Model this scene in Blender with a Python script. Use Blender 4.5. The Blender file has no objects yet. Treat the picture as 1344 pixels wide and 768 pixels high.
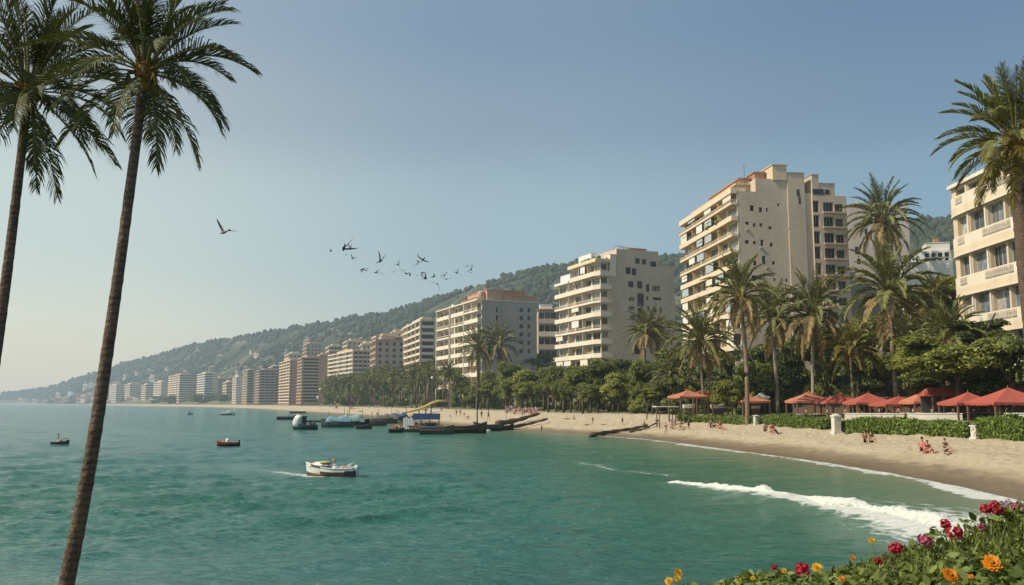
import bpy, bmesh, math, random
import numpy as np
from mathutils import Vector, Matrix, noise as mnoise

random.seed(7)
RNG = np.random.default_rng(11)
SC = bpy.context.scene
COL = SC.collection
PI = math.pi

# ------------------------------------------------------------------ camera
F = 1164.0
CAM_H = 6.0
TH = math.atan(145.0 / F)
FWD = Vector((0, math.cos(TH), math.sin(TH)))
UPV = Vector((0, -math.sin(TH), math.cos(TH)))
CAM = Vector((0, 0, CAM_H))


def ray(px, py):
    return FWD + Vector((1, 0, 0)) * ((px - 672) / F) + UPV * ((384 - py) / F)


def at(px, py, D):
    """point of the place seen at photo position px,py, at ground distance D"""
    r = ray(px, py)
    return CAM + r * (D / r.y)


def on(px, py, z=0.0):
    r = ray(px, py)
    return CAM + r * ((z - CAM_H) / r.z)


cd = bpy.data.cameras.new('camera')
cam = bpy.data.objects.new('camera', cd)
COL.objects.link(cam)
cam.location = CAM
cam.rotation_euler = (PI / 2 + TH, 0, 0)
cd.sensor_width = 36.0
cd.lens = 36.0 * F / 1344.0
cd.clip_start = 0.1
cd.clip_end = 60000
SC.camera = cam

# ------------------------------------------------------------------ light and sky
SUN_EL = math.radians(44)
SUN_AZ = math.radians(-105)          # clockwise from +Y, seen from above
w = bpy.data.worlds.new('World')
SC.world = w
w.use_nodes = True
nt = w.node_tree
bg = nt.nodes['Background']
sky = nt.nodes.new('ShaderNodeTexSky')
sky.sky_type = 'NISHITA'
sky.sun_disc = False
sky.sun_elevation = SUN_EL
sky.sun_rotation = SUN_AZ
sky.altitude = 20
sky.air_density = 1.0
sky.dust_density = 1.0
sky.ozone_density = 1.4
hs = nt.nodes.new('ShaderNodeHueSaturation')
hs.inputs['Saturation'].default_value = 1.12
hs.inputs['Hue'].default_value = 0.49
nt.links.new(sky.outputs[0], hs.inputs['Color'])
# pale sea haze low on the horizon
_tc = nt.nodes.new('ShaderNodeTexCoord')
_sx = nt.nodes.new('ShaderNodeSeparateXYZ')
nt.links.new(_tc.outputs['Generated'], _sx.inputs[0])
_cr = nt.nodes.new('ShaderNodeValToRGB')
_cr.color_ramp.interpolation = 'B_SPLINE'
for _e, (_p, _c) in zip((_cr.color_ramp.elements[0], _cr.color_ramp.elements[1], _cr.color_ramp.elements.new(.12), _cr.color_ramp.elements.new(.28)),
                        ((0.0, .93), (0.40, 0.0), (.07, .72), (.18, .26))):
    _e.position = _p; _e.color = (_c, _c, _c, 1)
nt.links.new(_sx.outputs['Z'], _cr.inputs[0])
_mz = nt.nodes.new('ShaderNodeMix'); _mz.data_type = 'RGBA'
nt.links.new(_cr.outputs[0], _mz.inputs[0])
nt.links.new(hs.outputs[0], _mz.inputs[6])
_lr = nt.nodes.new('ShaderNodeMapRange')
_lr.inputs[1].default_value = -0.6; _lr.inputs[2].default_value = 0.6
nt.links.new(_sx.outputs['X'], _lr.inputs[0])
_hz = nt.nodes.new('ShaderNodeMix'); _hz.data_type = 'RGBA'
_hz.inputs[6].default_value = (4.4, 5.0, 5.3, 1)
_hz.inputs[7].default_value = (3.2, 4.1, 4.8, 1)
nt.links.new(_lr.outputs[0], _hz.inputs[0])
nt.links.new(_hz.outputs[2], _mz.inputs[7])


def _wramp(sock, lo, hi, stops):
    mr = nt.nodes.new('ShaderNodeMapRange'); mr.inputs[1].default_value = lo; mr.inputs[2].default_value = hi
    nt.links.new(sock, mr.inputs[0])
    n = nt.nodes.new('ShaderNodeValToRGB'); el = n.color_ramp.elements; n.color_ramp.interpolation = 'EASE'
    while len(el) < len(stops):
        el.new(.5)
    for e, (p_, c_) in zip(el, stops):
        e.position = (p_ - lo) / (hi - lo); e.color = tuple(v * .5 for v in c_) + (1,)
    nt.links.new(mr.outputs[0], n.inputs[0])
    return n.outputs[0]


def _wmul(a_, b_):
    n = nt.nodes.new('ShaderNodeVectorMath'); n.operation = 'MULTIPLY'
    nt.links.new(a_, n.inputs[0]); nt.links.new(b_, n.inputs[1])
    return n.outputs[0]


# clearer blue overhead and away from the sun, brighter towards it
_zt = _wramp(_sx.outputs['Z'], 0.0, 0.8, [(0.0, (.97, .97, .97)), (.10, (1.08, 1.06, 1.0)), (.225, (1.2, 1.17, 1.06)), (.31, (1.0, .99, .97)), (.41, (.82, .89, .96)), (.75, (.66, .78, .90))])
_xt = _wramp(_sx.outputs['X'], -.6, .6, [(-.45, (1.38, 1.24, 1.10)), (0.0, (1, 1, 1)), (.45, (.76, .82, .89))])
_c1 = _wmul(_mz.outputs[2], _wmul(_zt, _xt))
_sc = nt.nodes.new('ShaderNodeVectorMath'); _sc.operation = 'SCALE'; _sc.inputs['Scale'].default_value = 4.0
nt.links.new(_c1, _sc.inputs[0])
nt.links.new(_sc.outputs[0], bg.inputs['Color'])
bg.inputs['Strength'].default_value = 0.108
sl = bpy.data.lights.new('sun', 'SUN')
sun = bpy.data.objects.new('sun', sl)
COL.objects.link(sun)
sl.energy = 4.9
sl.angle = math.radians(0.55)
sl.color = (1.0, 0.89, 0.70)
TO_SUN = Vector((math.cos(SUN_EL) * math.sin(SUN_AZ), math.cos(SUN_EL) * math.cos(SUN_AZ), math.sin(SUN_EL)))
sun.rotation_euler = TO_SUN.to_track_quat('Z', 'Y').to_euler()
sun.location = (-60, 20, 80)

vs = SC.view_settings
vs.view_transform = 'Standard'
vs.look = 'None'
vs.exposure = 0
SC.render.engine = 'CYCLES'
SC.cycles.use_denoising = True
SC.cycles.max_bounces = 5
SC.cycles.diffuse_bounces = 3
SC.cycles.glossy_bounces = 2
SC.cycles.transmission_bounces = 3
SC.cycles.caustics_reflective = False
SC.cycles.caustics_refractive = False
SC.cycles.sample_clamp_indirect = 4

# ------------------------------------------------------------------ materials
HAZE = bpy.data.node_groups.new('haze', 'ShaderNodeTree')  # aerial haze painted into the materials: pale emission mixed in with distance from origin
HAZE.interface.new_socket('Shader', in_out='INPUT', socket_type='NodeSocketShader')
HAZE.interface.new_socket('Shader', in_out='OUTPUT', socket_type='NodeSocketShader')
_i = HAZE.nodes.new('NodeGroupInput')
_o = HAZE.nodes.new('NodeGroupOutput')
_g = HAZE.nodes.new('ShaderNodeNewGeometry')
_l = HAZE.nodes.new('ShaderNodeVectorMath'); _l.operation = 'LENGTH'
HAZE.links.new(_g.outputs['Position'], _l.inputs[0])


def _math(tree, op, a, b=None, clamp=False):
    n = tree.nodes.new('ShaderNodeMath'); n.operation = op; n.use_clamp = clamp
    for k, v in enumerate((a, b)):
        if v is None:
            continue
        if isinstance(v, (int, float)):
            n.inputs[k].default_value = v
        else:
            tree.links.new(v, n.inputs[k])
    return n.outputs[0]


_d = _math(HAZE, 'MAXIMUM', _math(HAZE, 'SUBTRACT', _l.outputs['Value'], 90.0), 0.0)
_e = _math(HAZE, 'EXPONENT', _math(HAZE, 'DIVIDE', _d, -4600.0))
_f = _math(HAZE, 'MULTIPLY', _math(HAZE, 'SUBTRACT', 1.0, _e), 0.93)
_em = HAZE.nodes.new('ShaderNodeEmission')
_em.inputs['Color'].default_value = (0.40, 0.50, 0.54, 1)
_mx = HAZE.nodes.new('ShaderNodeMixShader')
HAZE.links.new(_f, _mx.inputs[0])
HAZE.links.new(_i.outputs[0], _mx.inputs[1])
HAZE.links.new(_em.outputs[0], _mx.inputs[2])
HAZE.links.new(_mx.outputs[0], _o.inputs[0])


def ramp(t, fac, stops):
    n = t.nodes.new('ShaderNodeValToRGB')
    el = n.color_ramp.elements
    while len(el) < len(stops):
        el.new(0.5)
    for e, (p, c) in zip(el, stops):
        e.position = p
        e.color = (*c, 1) if len(c) == 3 else c
    if fac is not None:
        t.links.new(fac, n.inputs[0])
    return n.outputs[0]


def noise_tex(t, scale, detail=4, rough=0.55, vec=None, obj=True):
    n = t.nodes.new('ShaderNodeTexNoise')
    n.inputs['Scale'].default_value = scale
    n.inputs['Detail'].default_value = detail
    n.inputs['Roughness'].default_value = rough
    if vec is None:
        tc = t.nodes.new('ShaderNodeTexCoord')
        vec = tc.outputs['Object' if obj else 'Generated']
    t.links.new(vec, n.inputs['Vector'])
    return n.outputs['Fac']


def mixc(t, fac, a, b, mode='MIX'):
    n = t.nodes.new('ShaderNodeMix'); n.data_type = 'RGBA'; n.blend_type = mode
    for sock, v in ((n.inputs[0], fac), (n.inputs[6], a), (n.inputs[7], b)):
        if isinstance(v, (int, float)):
            sock.default_value = v
        elif isinstance(v, tuple):
            sock.default_value = (*v, 1)
        else:
            t.links.new(v, sock)
    return n.outputs[2]


def dk(c, k):
    return tuple(min(1, x * k) for x in c)


MATS = {}


def mat(name, col, rough=0.8, var=0.18, vs=0.6, bump=0.0, bs=4.0, spec=0.3, rand=0.0, island=0.0, haze=True,
        streak=0.0, metal=0.0, trans=0.0, col2=None, rings=0.0):
    """procedural material: base colour mottled by two noises, optional bump, per-object / per-island variation"""
    if name in MATS:
        return MATS[name]
    m = bpy.data.materials.new(name)
    m.use_nodes = True
    t = m.node_tree
    b = t.nodes['Principled BSDF']
    out = t.nodes['Material Output']
    n1 = noise_tex(t, vs, 5)
    c = ramp(t, n1, [(0.28, dk(col, 1 - var)), (0.72, dk(col2 or col, 1 + var))])
    n2 = noise_tex(t, vs * 9, 3)
    c = mixc(t, 0.35, c, ramp(t, n2, [(0.3, dk(col, 1 - var)), (0.7, dk(col, 1 + var))]))
    if streak:
        tc = t.nodes.new('ShaderNodeTexCoord')
        mp = t.nodes.new('ShaderNodeMapping')
        mp.inputs['Scale'].default_value = (0.4, 0.4, 0.05)
        t.links.new(tc.outputs['Object'], mp.inputs[0])
        n3 = noise_tex(t, 1.1, 5, 0.65, mp.outputs[0])
        c = mixc(t, ramp(t, n3, [(0.48, (0, 0, 0)), (0.82, (streak * .8,) * 3)]), c, dk(col, 0.45))
    if rings:
        tc = t.nodes.new('ShaderNodeTexCoord')
        wv = t.nodes.new('ShaderNodeTexWave'); wv.bands_direction = 'Z'; wv.inputs['Scale'].default_value = rings
        wv.inputs['Distortion'].default_value = 5.0; wv.inputs['Detail'].default_value = 3; wv.inputs['Detail Scale'].default_value = 2.0
        t.links.new(tc.outputs['Object'], wv.inputs['Vector'])
        c = mixc(t, 1.0, c, ramp(t, wv.outputs['Fac'], [(0.05, (0.66,) * 3), (0.35, (1, 1, 1)), (1.0, (1.12, 1.1, 1.06))]), 'MULTIPLY')
    if rand or island:
        src = t.nodes.new('ShaderNodeObjectInfo').outputs['Random'] if rand else \
            t.nodes.new('ShaderNodeNewGeometry').outputs['Random Per Island']
        k = rand or island
        c = mixc(t, 1.0, c, ramp(t, src, [(0, (1 - k,) * 3), (1, (1 + k * .0 + 0.0,) * 3)]), 'MULTIPLY')
    t.links.new(c, b.inputs['Base Color'])
    b.inputs['Roughness'].default_value = rough
    b.inputs['Specular IOR Level'].default_value = spec
    b.inputs['Metallic'].default_value = metal
    if bump:
        bn = t.nodes.new('ShaderNodeBump')
        bn.inputs['Strength'].default_value = bump
        bn.inputs['Distance'].default_value = 0.1
        t.links.new(noise_tex(t, bs, 5), bn.inputs['Height'])
        t.links.new(bn.outputs[0], b.inputs['Normal'])
    sh = b.outputs[0]
    if trans:
        tr = t.nodes.new('ShaderNodeBsdfTranslucent')
        t.links.new(mixc(t, 1.0, c, (1.0, 1.0, 0.55), 'MULTIPLY'), tr.inputs['Color'])
        ms = t.nodes.new('ShaderNodeMixShader')
        ms.inputs[0].default_value = trans
        t.links.new(sh, ms.inputs[1]); t.links.new(tr.outputs[0], ms.inputs[2])
        sh = ms.outputs[0]
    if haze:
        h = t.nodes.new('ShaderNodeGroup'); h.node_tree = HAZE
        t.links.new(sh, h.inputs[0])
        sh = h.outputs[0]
    t.links.new(sh, out.inputs['Surface'])
    MATS[name] = m
    return m


def glass_mat(name, stops, rough=0.12):
    m = bpy.data.materials.new(name)
    m.use_nodes = True
    t = m.node_tree
    b = t.nodes['Principled BSDF']
    oi = t.nodes.new('ShaderNodeObjectInfo')
    c = ramp(t, oi.outputs['Random'], stops)
    n = noise_tex(t, 0.7, 2)
    c = mixc(t, 1.0, c, ramp(t, n, [(0.35, (0.55,) * 3), (0.65, (1,) * 3)]), 'MULTIPLY')
    t.links.new(c, b.inputs['Base Color'])
    b.inputs['Roughness'].default_value = rough
    b.inputs['Specular IOR Level'].default_value = 0.5
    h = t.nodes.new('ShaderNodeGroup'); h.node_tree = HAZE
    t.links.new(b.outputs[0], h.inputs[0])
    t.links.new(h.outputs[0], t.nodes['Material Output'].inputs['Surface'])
    return m


M = {}
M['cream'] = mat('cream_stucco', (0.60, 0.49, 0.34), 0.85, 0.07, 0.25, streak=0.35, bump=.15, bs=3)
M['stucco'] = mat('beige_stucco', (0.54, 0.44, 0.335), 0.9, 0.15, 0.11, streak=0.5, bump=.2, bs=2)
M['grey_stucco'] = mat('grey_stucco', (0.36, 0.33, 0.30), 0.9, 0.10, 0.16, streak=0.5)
M['parapet'] = mat('parapet_cream', (0.68, 0.56, 0.40), 0.8, 0.08, 0.3, streak=0.4)
M['parapet_white'] = mat('parapet_white', (0.70, 0.62, 0.50), 0.8, 0.08, 0.3, streak=0.35)
M['ochre'] = mat('ochre_bounce_soffit', (0.55, 0.40, 0.23), 0.85, 0.1, 0.3)  # warm bounce on balcony undersides painted as ochre; eaves and awnings share it
M['tan'] = mat('tan_concrete', (0.48, 0.375, 0.28), 0.9, 0.12, 0.12, streak=0.4)
M['white'] = mat('white_paint', (0.70, 0.67, 0.62), 0.7, 0.06, 0.5, streak=0.25)
M['terracotta'] = mat('terracotta', (0.38, 0.215, 0.14), 0.9, 0.2, 0.5)
M['pinkwall'] = mat('pink_wall', (0.48, 0.30, 0.21), 0.9, 0.1, 0.3)
M['roofgrey'] = mat('roof_grey', (0.30, 0.28, 0.26), 0.95, 0.2, 0.3)
M['frame'] = mat('window_frame_paint', (0.46, 0.43, 0.38), 0.6, 0.05)
M['darkframe'] = mat('dark_frame', (0.10, 0.095, 0.085), 0.6, 0.1)
M['glass'] = glass_mat('window_glass', [(0, (0.02, 0.028, 0.03)), (0.55, (0.06, 0.07, 0.07)), (0.8, (0.22, 0.21, 0.18)), (1, (0.42, 0.40, 0.35))])
M['glass_dark'] = glass_mat('dark_window_glass', [(0, (0.012, 0.018, 0.022)), (0.7, (0.035, 0.045, 0.05)), (1, (0.12, 0.12, 0.11))], 0.08)
M['glass_light'] = glass_mat('curtained_glass', [(0, (0.05, 0.06, 0.065)), (0.35, (0.14, 0.16, 0.17)), (0.6, (0.40, 0.40, 0.36)), (1, (0.6, 0.58, 0.52))], 0.15)
M['sash'] = M['frame']

# foliage
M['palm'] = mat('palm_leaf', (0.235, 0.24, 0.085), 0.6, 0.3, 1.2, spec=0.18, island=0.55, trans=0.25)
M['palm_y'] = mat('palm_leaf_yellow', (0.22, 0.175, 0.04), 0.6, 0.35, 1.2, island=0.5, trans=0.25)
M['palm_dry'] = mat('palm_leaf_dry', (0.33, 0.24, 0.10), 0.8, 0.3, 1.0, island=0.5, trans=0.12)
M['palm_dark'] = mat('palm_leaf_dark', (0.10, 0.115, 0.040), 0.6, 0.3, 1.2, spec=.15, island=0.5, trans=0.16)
M['rachis'] = mat('palm_rachis', (0.16, 0.14, 0.045), 0.6, 0.2, 3)
M['bark'] = mat('palm_bark', (0.125, 0.09, 0.066), 0.95, 0.45, 2.0, bump=1.0, bs=9, rings=1.9)
M['bark_pale'] = mat('palm_bark_pale', (0.30, 0.26, 0.21), 0.95, 0.25, 1.0, bump=0.5, bs=4, rings=.9)
M['bark_mid'] = mat('palm_bark_mid', (0.21, 0.155, 0.11), 0.95, 0.3, 1.0, bump=0.5, bs=4, rings=.9)
M['boot'] = mat('palm_boot', (0.20, 0.12, 0.035), 0.9, 0.4, 3.0, bump=.5, bs=9)
M['leaf'] = mat('tree_leaf', (0.30, 0.335, 0.10), 0.6, 0.35, 0.35, island=0.6, spec=.12, trans=0.4)
M['leaf_l'] = mat('tree_leaf_light', (0.37, 0.39, 0.11), 0.6, 0.35, 0.35, island=0.55, spec=.12, trans=0.42)
M['leaf_d'] = mat('tree_leaf_dark', (0.20, 0.24, 0.08), 0.6, 0.35, 0.35, island=0.6, spec=.12, trans=0.22)
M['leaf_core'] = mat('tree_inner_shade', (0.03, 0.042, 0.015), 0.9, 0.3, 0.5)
M['hedge_leaf'] = mat('hedge_leaf', (0.19, 0.265, 0.065), 0.6, 0.3, 0.3, island=0.6, spec=.12, trans=0.2)
M['tree_bark'] = mat('tree_bark', (0.10, 0.075, 0.055), 0.95, 0.3, 1.5, bump=.4, bs=5)


# ------------------------------------------------------------------ mesh builder
def link(o, parent=None):
    COL.objects.link(o)
    if parent is not None:
        o.parent = parent
    return o


def npmesh(name, V, faces_list, mats=(), mi=None, smooth=False):
    """V (n,3); faces_list: list of integer arrays (m,k), each of one face size"""
    me = bpy.data.meshes.new(name)
    V = np.asarray(V, dtype=np.float32)
    me.vertices.add(len(V))
    me.vertices.foreach_set('co', V.ravel())
    loops = np.concatenate([np.asarray(f, dtype=np.int32).ravel() for f in faces_list])
    sizes = np.concatenate([np.full(len(f), np.asarray(f).shape[1], dtype=np.int32) for f in faces_list])
    me.loops.add(len(loops))
    me.loops.foreach_set('vertex_index', loops)
    me.polygons.add(len(sizes))
    st = np.zeros(len(sizes), dtype=np.int32); st[1:] = np.cumsum(sizes)[:-1]
    me.polygons.foreach_set('loop_start', st)
    if mi is not None:
        me.polygons.foreach_set('material_index', np.asarray(mi, dtype=np.int32))
    if smooth:
        me.polygons.foreach_set('use_smooth', np.ones(len(sizes), dtype=bool))
    for m in mats:
        me.materials.append(m)
    me.update(calc_edges=True)
    me.validate()
    return me


class MB:
    def __init__(s):
        s.v = []; s.f = []; s.mi = []; s.sm = []

    def add(s, vs, fs, mi=0, sm=False):
        o = len(s.v)
        s.v.extend([tuple(p) for p in vs])
        for f in fs:
            s.f.append(tuple(i + o for i in f)); s.mi.append(mi); s.sm.append(sm)
        return s

    def box(s, x0, x1, y0, y1, z0, z1, mi=0):
        vs = [(x, y, z) for z in (z0, z1) for y in (y0, y1) for x in (x0, x1)]
        return s.add(vs, [(0, 2, 3, 1), (4, 5, 7, 6), (0, 1, 5, 4), (2, 6, 7, 3), (0, 4, 6, 2), (1, 3, 7, 5)], mi)

    def prism(s, poly, z0, z1, mi=0):
        n = len(poly)
        vs = [(x, y, z0) for x, y in poly] + [(x, y, z1) for x, y in poly]
        fs = [tuple(reversed(range(n))), tuple(range(n, 2 * n))]
        fs += [(i, (i + 1) % n, n + (i + 1) % n, n + i) for i in range(n)]
        return s.add(vs, fs, mi)

    def tube(s, path, rad, n=8, mi=0, cap=True, sm=True, flat=1.0):
        path = [Vector(p) for p in path]
        if not hasattr(rad, '__len__'):
            rad = [rad] * len(path)
        vs = []; up = Vector((0, 0, 1))
        for i, p in enumerate(path):
            t = (path[min(i + 1, len(path) - 1)] - path[max(i - 1, 0)]).normalized()
            a = t.cross(up)
            if a.length < 1e-3:
                a = t.cross(Vector((0, 1, 0)))
            a.normalize(); b = t.cross(a)
            for k in range(n):
                an = 2 * PI * k / n
                vs.append(p + a * (math.cos(an) * rad[i]) + b * (math.sin(an) * rad[i] * flat))
        fs = []
        for i in range(len(path) - 1):
            for k in range(n):
                fs.append((i * n + k, i * n + (k + 1) % n, (i + 1) * n + (k + 1) % n, (i + 1) * n + k))
        if cap:
            fs.append(tuple(range(n))[::-1]); fs.append(tuple((len(path) - 1) * n + k for k in range(n)))
        return s.add(vs, fs, mi, sm)

    def lathe(s, prof, n=12, mi=0, c=(0, 0, 0), sm=True):
        vs = []
        for r, z in prof:
            for k in range(n):
                a = 2 * PI * k / n
                vs.append((c[0] + r * math.cos(a), c[1] + r * math.sin(a), c[2] + z))
        fs = []
        for i in range(len(prof) - 1):
            for k in range(n):
                fs.append((i * n + k, i * n + (k + 1) % n, (i + 1) * n + (k + 1) % n, (i + 1) * n + k))
        fs.append(tuple(range(n))[::-1]); fs.append(tuple((len(prof) - 1) * n + k for k in range(n)))
        return s.add(vs, fs, mi, sm)

    def blob(s, c, r, seed=0, sub=2, amp=0.25, freq=1.4, mi=0, sm=True):
        bm = bmesh.new()
        bmesh.ops.create_icosphere(bm, subdivisions=sub, radius=1.0)
        rr = r if hasattr(r, '__len__') else (r, r, r)
        vs = []
        for v in bm.verts:
            k = 1 + amp * mnoise.noise(v.co * freq + Vector((seed * 7.3, seed * 3.1, seed)))
            vs.append((c[0] + v.co.x * rr[0] * k, c[1] + v.co.y * rr[1] * k, c[2] + v.co.z * rr[2] * k))
        fs = [tuple(v.index for v in f.verts) for f in bm.faces]
        bm.free()
        return s.add(vs, fs, mi, sm)

    def mesh(s, name, mats):
        me = bpy.data.meshes.new(name)
        me.from_pydata(s.v, [], s.f)
        for m in (mats if isinstance(mats, (list, tuple)) else [mats]):
            me.materials.append(m)
        me.polygons.foreach_set('material_index', s.mi)
        me.polygons.foreach_set('use_smooth', s.sm)
        me.update()
        return me

    def build(s, name, mats, parent=None):
        return link(bpy.data.objects.new(name, s.mesh(name, mats)), parent)


def obj(name, me, parent=None, loc=(0, 0, 0), rot=(0, 0, 0), sc=(1, 1, 1)):
    o = bpy.data.objects.new(name, me)
    o.location = loc; o.rotation_euler = rot
    o.scale = sc if hasattr(sc, '__len__') else (sc, sc, sc)
    return link(o, parent)


def tag(o, label, cat, group=None, kind=None):
    o['label'] = label; o['category'] = cat
    if group: o['group'] = group
    if kind: o['kind'] = kind
    return o


def structure(o):
    o['kind'] = 'structure'
    return o


def thing(name, label, cat, loc=(0, 0, 0), rz=0.0, group=None):
    o = bpy.data.objects.new(name, None)
    o.empty_display_size = 0.5
    o.location = loc; o.rotation_euler = (0, 0, rz)
    COL.objects.link(o)
    return tag(o, label, cat, group)


def copy_tree(o, parent=None):
    c = o.copy(); COL.objects.link(c); c.parent = parent
    for ch in list(o.children):
        copy_tree(ch, c)
    return c


_U = ['first', 'second', 'third', 'fourth', 'fifth', 'sixth', 'seventh', 'eighth', 'ninth']
ORD = _U + ['tenth', 'eleventh', 'twelfth', 'thirteenth', 'fourteenth', 'fifteenth', 'sixteenth', 'seventeenth', 'eighteenth', 'nineteenth']
for _t, _tt in (('twenty', 'twentieth'), ('thirty', 'thirtieth'), ('forty', 'fortieth'), ('fifty', 'fiftieth')):
    ORD += [_tt] + [_t + '-' + q for q in _U]

# ------------------------------------------------------------------ coast and terrain
COAST = np.array([(-260, 4), (-120, 18), (-50, 25.5), (0, 27.5), (12, 28.5), (21, 32), (28, 41), (31.2, 52), (32.4, 66), (32.6, 78),
                  (31.8, 92), (29.8, 106), (28, 118), (25.8, 132), (22.6, 150), (17.4, 163), (7.6, 183), (-5.6, 205),
                  (-14, 226), (-27, 268), (-43, 330), (-66, 400), (-104, 500), (-170, 660), (-252, 875), (-400, 1180),
                  (-640, 1560), (-900, 2000), (-1300, 2700), (-1840, 3500), (-2500, 4300), (-3100, 4900), (-3600, 6200), (-3800, 9000)], dtype=float)


def inland(x, y):
    """signed distance to the waterline, positive on land"""
    x = np.asarray(x, float); y = np.asarray(y, float)
    best = np.full(x.shape, 1e18); sg = np.ones(x.shape)
    for (ax, ay), (bx, by) in zip(COAST[:-1], COAST[1:]):
        dx, dy = bx - ax, by - ay
        L2 = dx * dx + dy * dy
        t = np.clip(((x - ax) * dx + (y - ay) * dy) / L2, 0, 1)
        qx, qy = ax + t * dx, ay + t * dy
        d = (x - qx) ** 2 + (y - qy) ** 2
        cr = dx * (y - qy) - dy * (x - qx)
        m = d < best - 1e-9
        best = np.where(m, d, best); sg = np.where(m, np.where(cr <= 0, 1.0, -1.0), sg)
    return np.sqrt(best) * sg


PS = [-60, -10, -3, 0, 3, 7, 18, 24, 30, 46, 62, 90, 140, 240, 4000]
PZ = [-4, -1.0, -0.35, 0, 0.22, 0.62, 2.6, 3.3, 3.6, 4.4, 8.5, 14, 20, 26, 30]


def ground_z(x, y, s=None):
    x = np.asarray(x, float); y = np.asarray(y, float)
    if s is None:
        s = inland(x, y)
    z = np.interp(s, PS, PZ)
    z = np.where((s < 0) & (y < 46) & (x < 22), z + s * 0.8 * np.clip((46 - y) / 8, 0, 1), z)
    g = np.exp(-(((x - 112) / 34) ** 2 + ((y - 232) / 38) ** 2))
    z = z + 16 * g * np.clip((s - 34) / 15, 0, 1)
    # the low bank the camera stands on
    lim = 5.2 - 0.205 * np.maximum(np.hypot(x, y), 3.0) - 0.25
    near = (np.hypot(x, y) < 36) & (s > 0)
    z = np.where(near & (y < 36), np.minimum(np.where(s > 0, s * 0.16, z), np.maximum(lim, -0.2)), z)
    return z


def gz(x, y):
    return float(ground_z(np.array([x]), np.array([y]))[0])


def D_at(px, s):
    """distance along the view at photo column px where the land is s metres inland of the water"""
    D = np.geomspace(45, 5000, 3000)
    X = (px - 672) / F * D * math.cos(TH) * (1 + 0)
    v = inland(X, D)
    k = np.where(v > s)[0]
    # first crossing beyond the water
    for i in k:
        if i > 0 and v[i - 1] <= s:
            return float(D[i])
    return float(D[k[0]]) if len(k) else 300.0


def ground_at(px, D):
    x = at(px, 529, D).x
    return Vector((x, D, gz(x, D)))
# ------------------------------------------------------------------ polar grids
def vnoise(x, y, scale, seed=0, octaves=4):
    """cheap vectorised value noise, roughly -1..1"""
    out = np.zeros_like(x, dtype=float); amp = 1.0; tot = 0
    for o in range(octaves):
        xs = x * scale * 2 ** o + seed * 17.13 + o * 5.7; ys = y * scale * 2 ** o - seed * 9.31 + o * 3.3
        xi = np.floor(xs); yi = np.floor(ys); fx = xs - xi; fy = ys - yi
        fx = fx * fx * (3 - 2 * fx); fy = fy * fy * (3 - 2 * fy)

        def h(a, b):
            n = np.sin(a * 127.1 + b * 311.7 + o * 74.7 + seed) * 43758.5453
            return (n - np.floor(n)) * 2 - 1
        out += amp * ((h(xi, yi) * (1 - fx) + h(xi + 1, yi) * fx) * (1 - fy) + (h(xi, yi + 1) * (1 - fx) + h(xi + 1, yi + 1) * fx) * fy)
        tot += amp; amp *= 0.5
    return out / tot * 1.4


def grid_faces(nr, nc):
    i = np.arange(nr - 1)[:, None] * nc + np.arange(nc - 1)[None, :]
    i = i.ravel()
    return np.stack([i, i + 1, i + nc + 1, i + nc], 1)


def set_attr(me, name, arr):
    a = me.attributes.new(name, 'FLOAT', 'POINT')
    a.data.foreach_set('value', np.asarray(arr, dtype=np.float32).ravel())


def attr(t, name):
    n = t.nodes.new('ShaderNodeAttribute'); n.attribute_name = name
    return n.outputs['Fac']


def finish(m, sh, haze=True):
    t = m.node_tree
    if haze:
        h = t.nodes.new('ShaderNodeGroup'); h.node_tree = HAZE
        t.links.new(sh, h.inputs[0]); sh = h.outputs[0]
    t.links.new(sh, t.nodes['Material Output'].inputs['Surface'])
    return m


# ------------------------------------------------------------------ beach and ground sheet
ang = np.radians(np.linspace(-46, 46, 620))
dist = np.concatenate([np.geomspace(2.5, 40, 70), np.geomspace(40.4, 420, 330)[0:], np.geomspace(424, 9000, 200)])
A, Dg = np.meshgrid(ang, dist)
X = np.tan(A) * Dg; Y = Dg * 1.0
S = inland(X, Y)
Z = ground_z(X, Y, S)
sandy = np.clip(S / 5, 0, 1) * np.clip((34 - S) / 8, 0, 1) * (Y > 40)
Z += sandy * (0.15 * vnoise(X, Y, 0.5, 3, 4) + 0.12 * vnoise(X, Y, 0.13, 5, 2) + .11 * vnoise(X, Y, 1.3, 8, 2))
Z += np.clip((S - 30) / 20, 0, 1) * (Y > 40) * 0.6 * vnoise(X, Y, 0.06, 9, 3)
Vg = np.stack([X, Y, Z], -1).reshape(-1, 3)
fc = grid_faces(*A.shape)
sf = S.ravel()[fc].mean(1)
yf = Vg[fc, 1].mean(1)
keep = sf > -14
beachf = keep & (sf < 29) & (yf > 40)
groundf = keep & ~beachf


def sub_mesh(name, V, faces, mats):
    used = np.unique(faces)
    remap = np.full(len(V), -1); remap[used] = np.arange(len(used))
    me = npmesh(name, V[used], [remap[faces]], mats, smooth=True)
    return me, used


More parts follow.
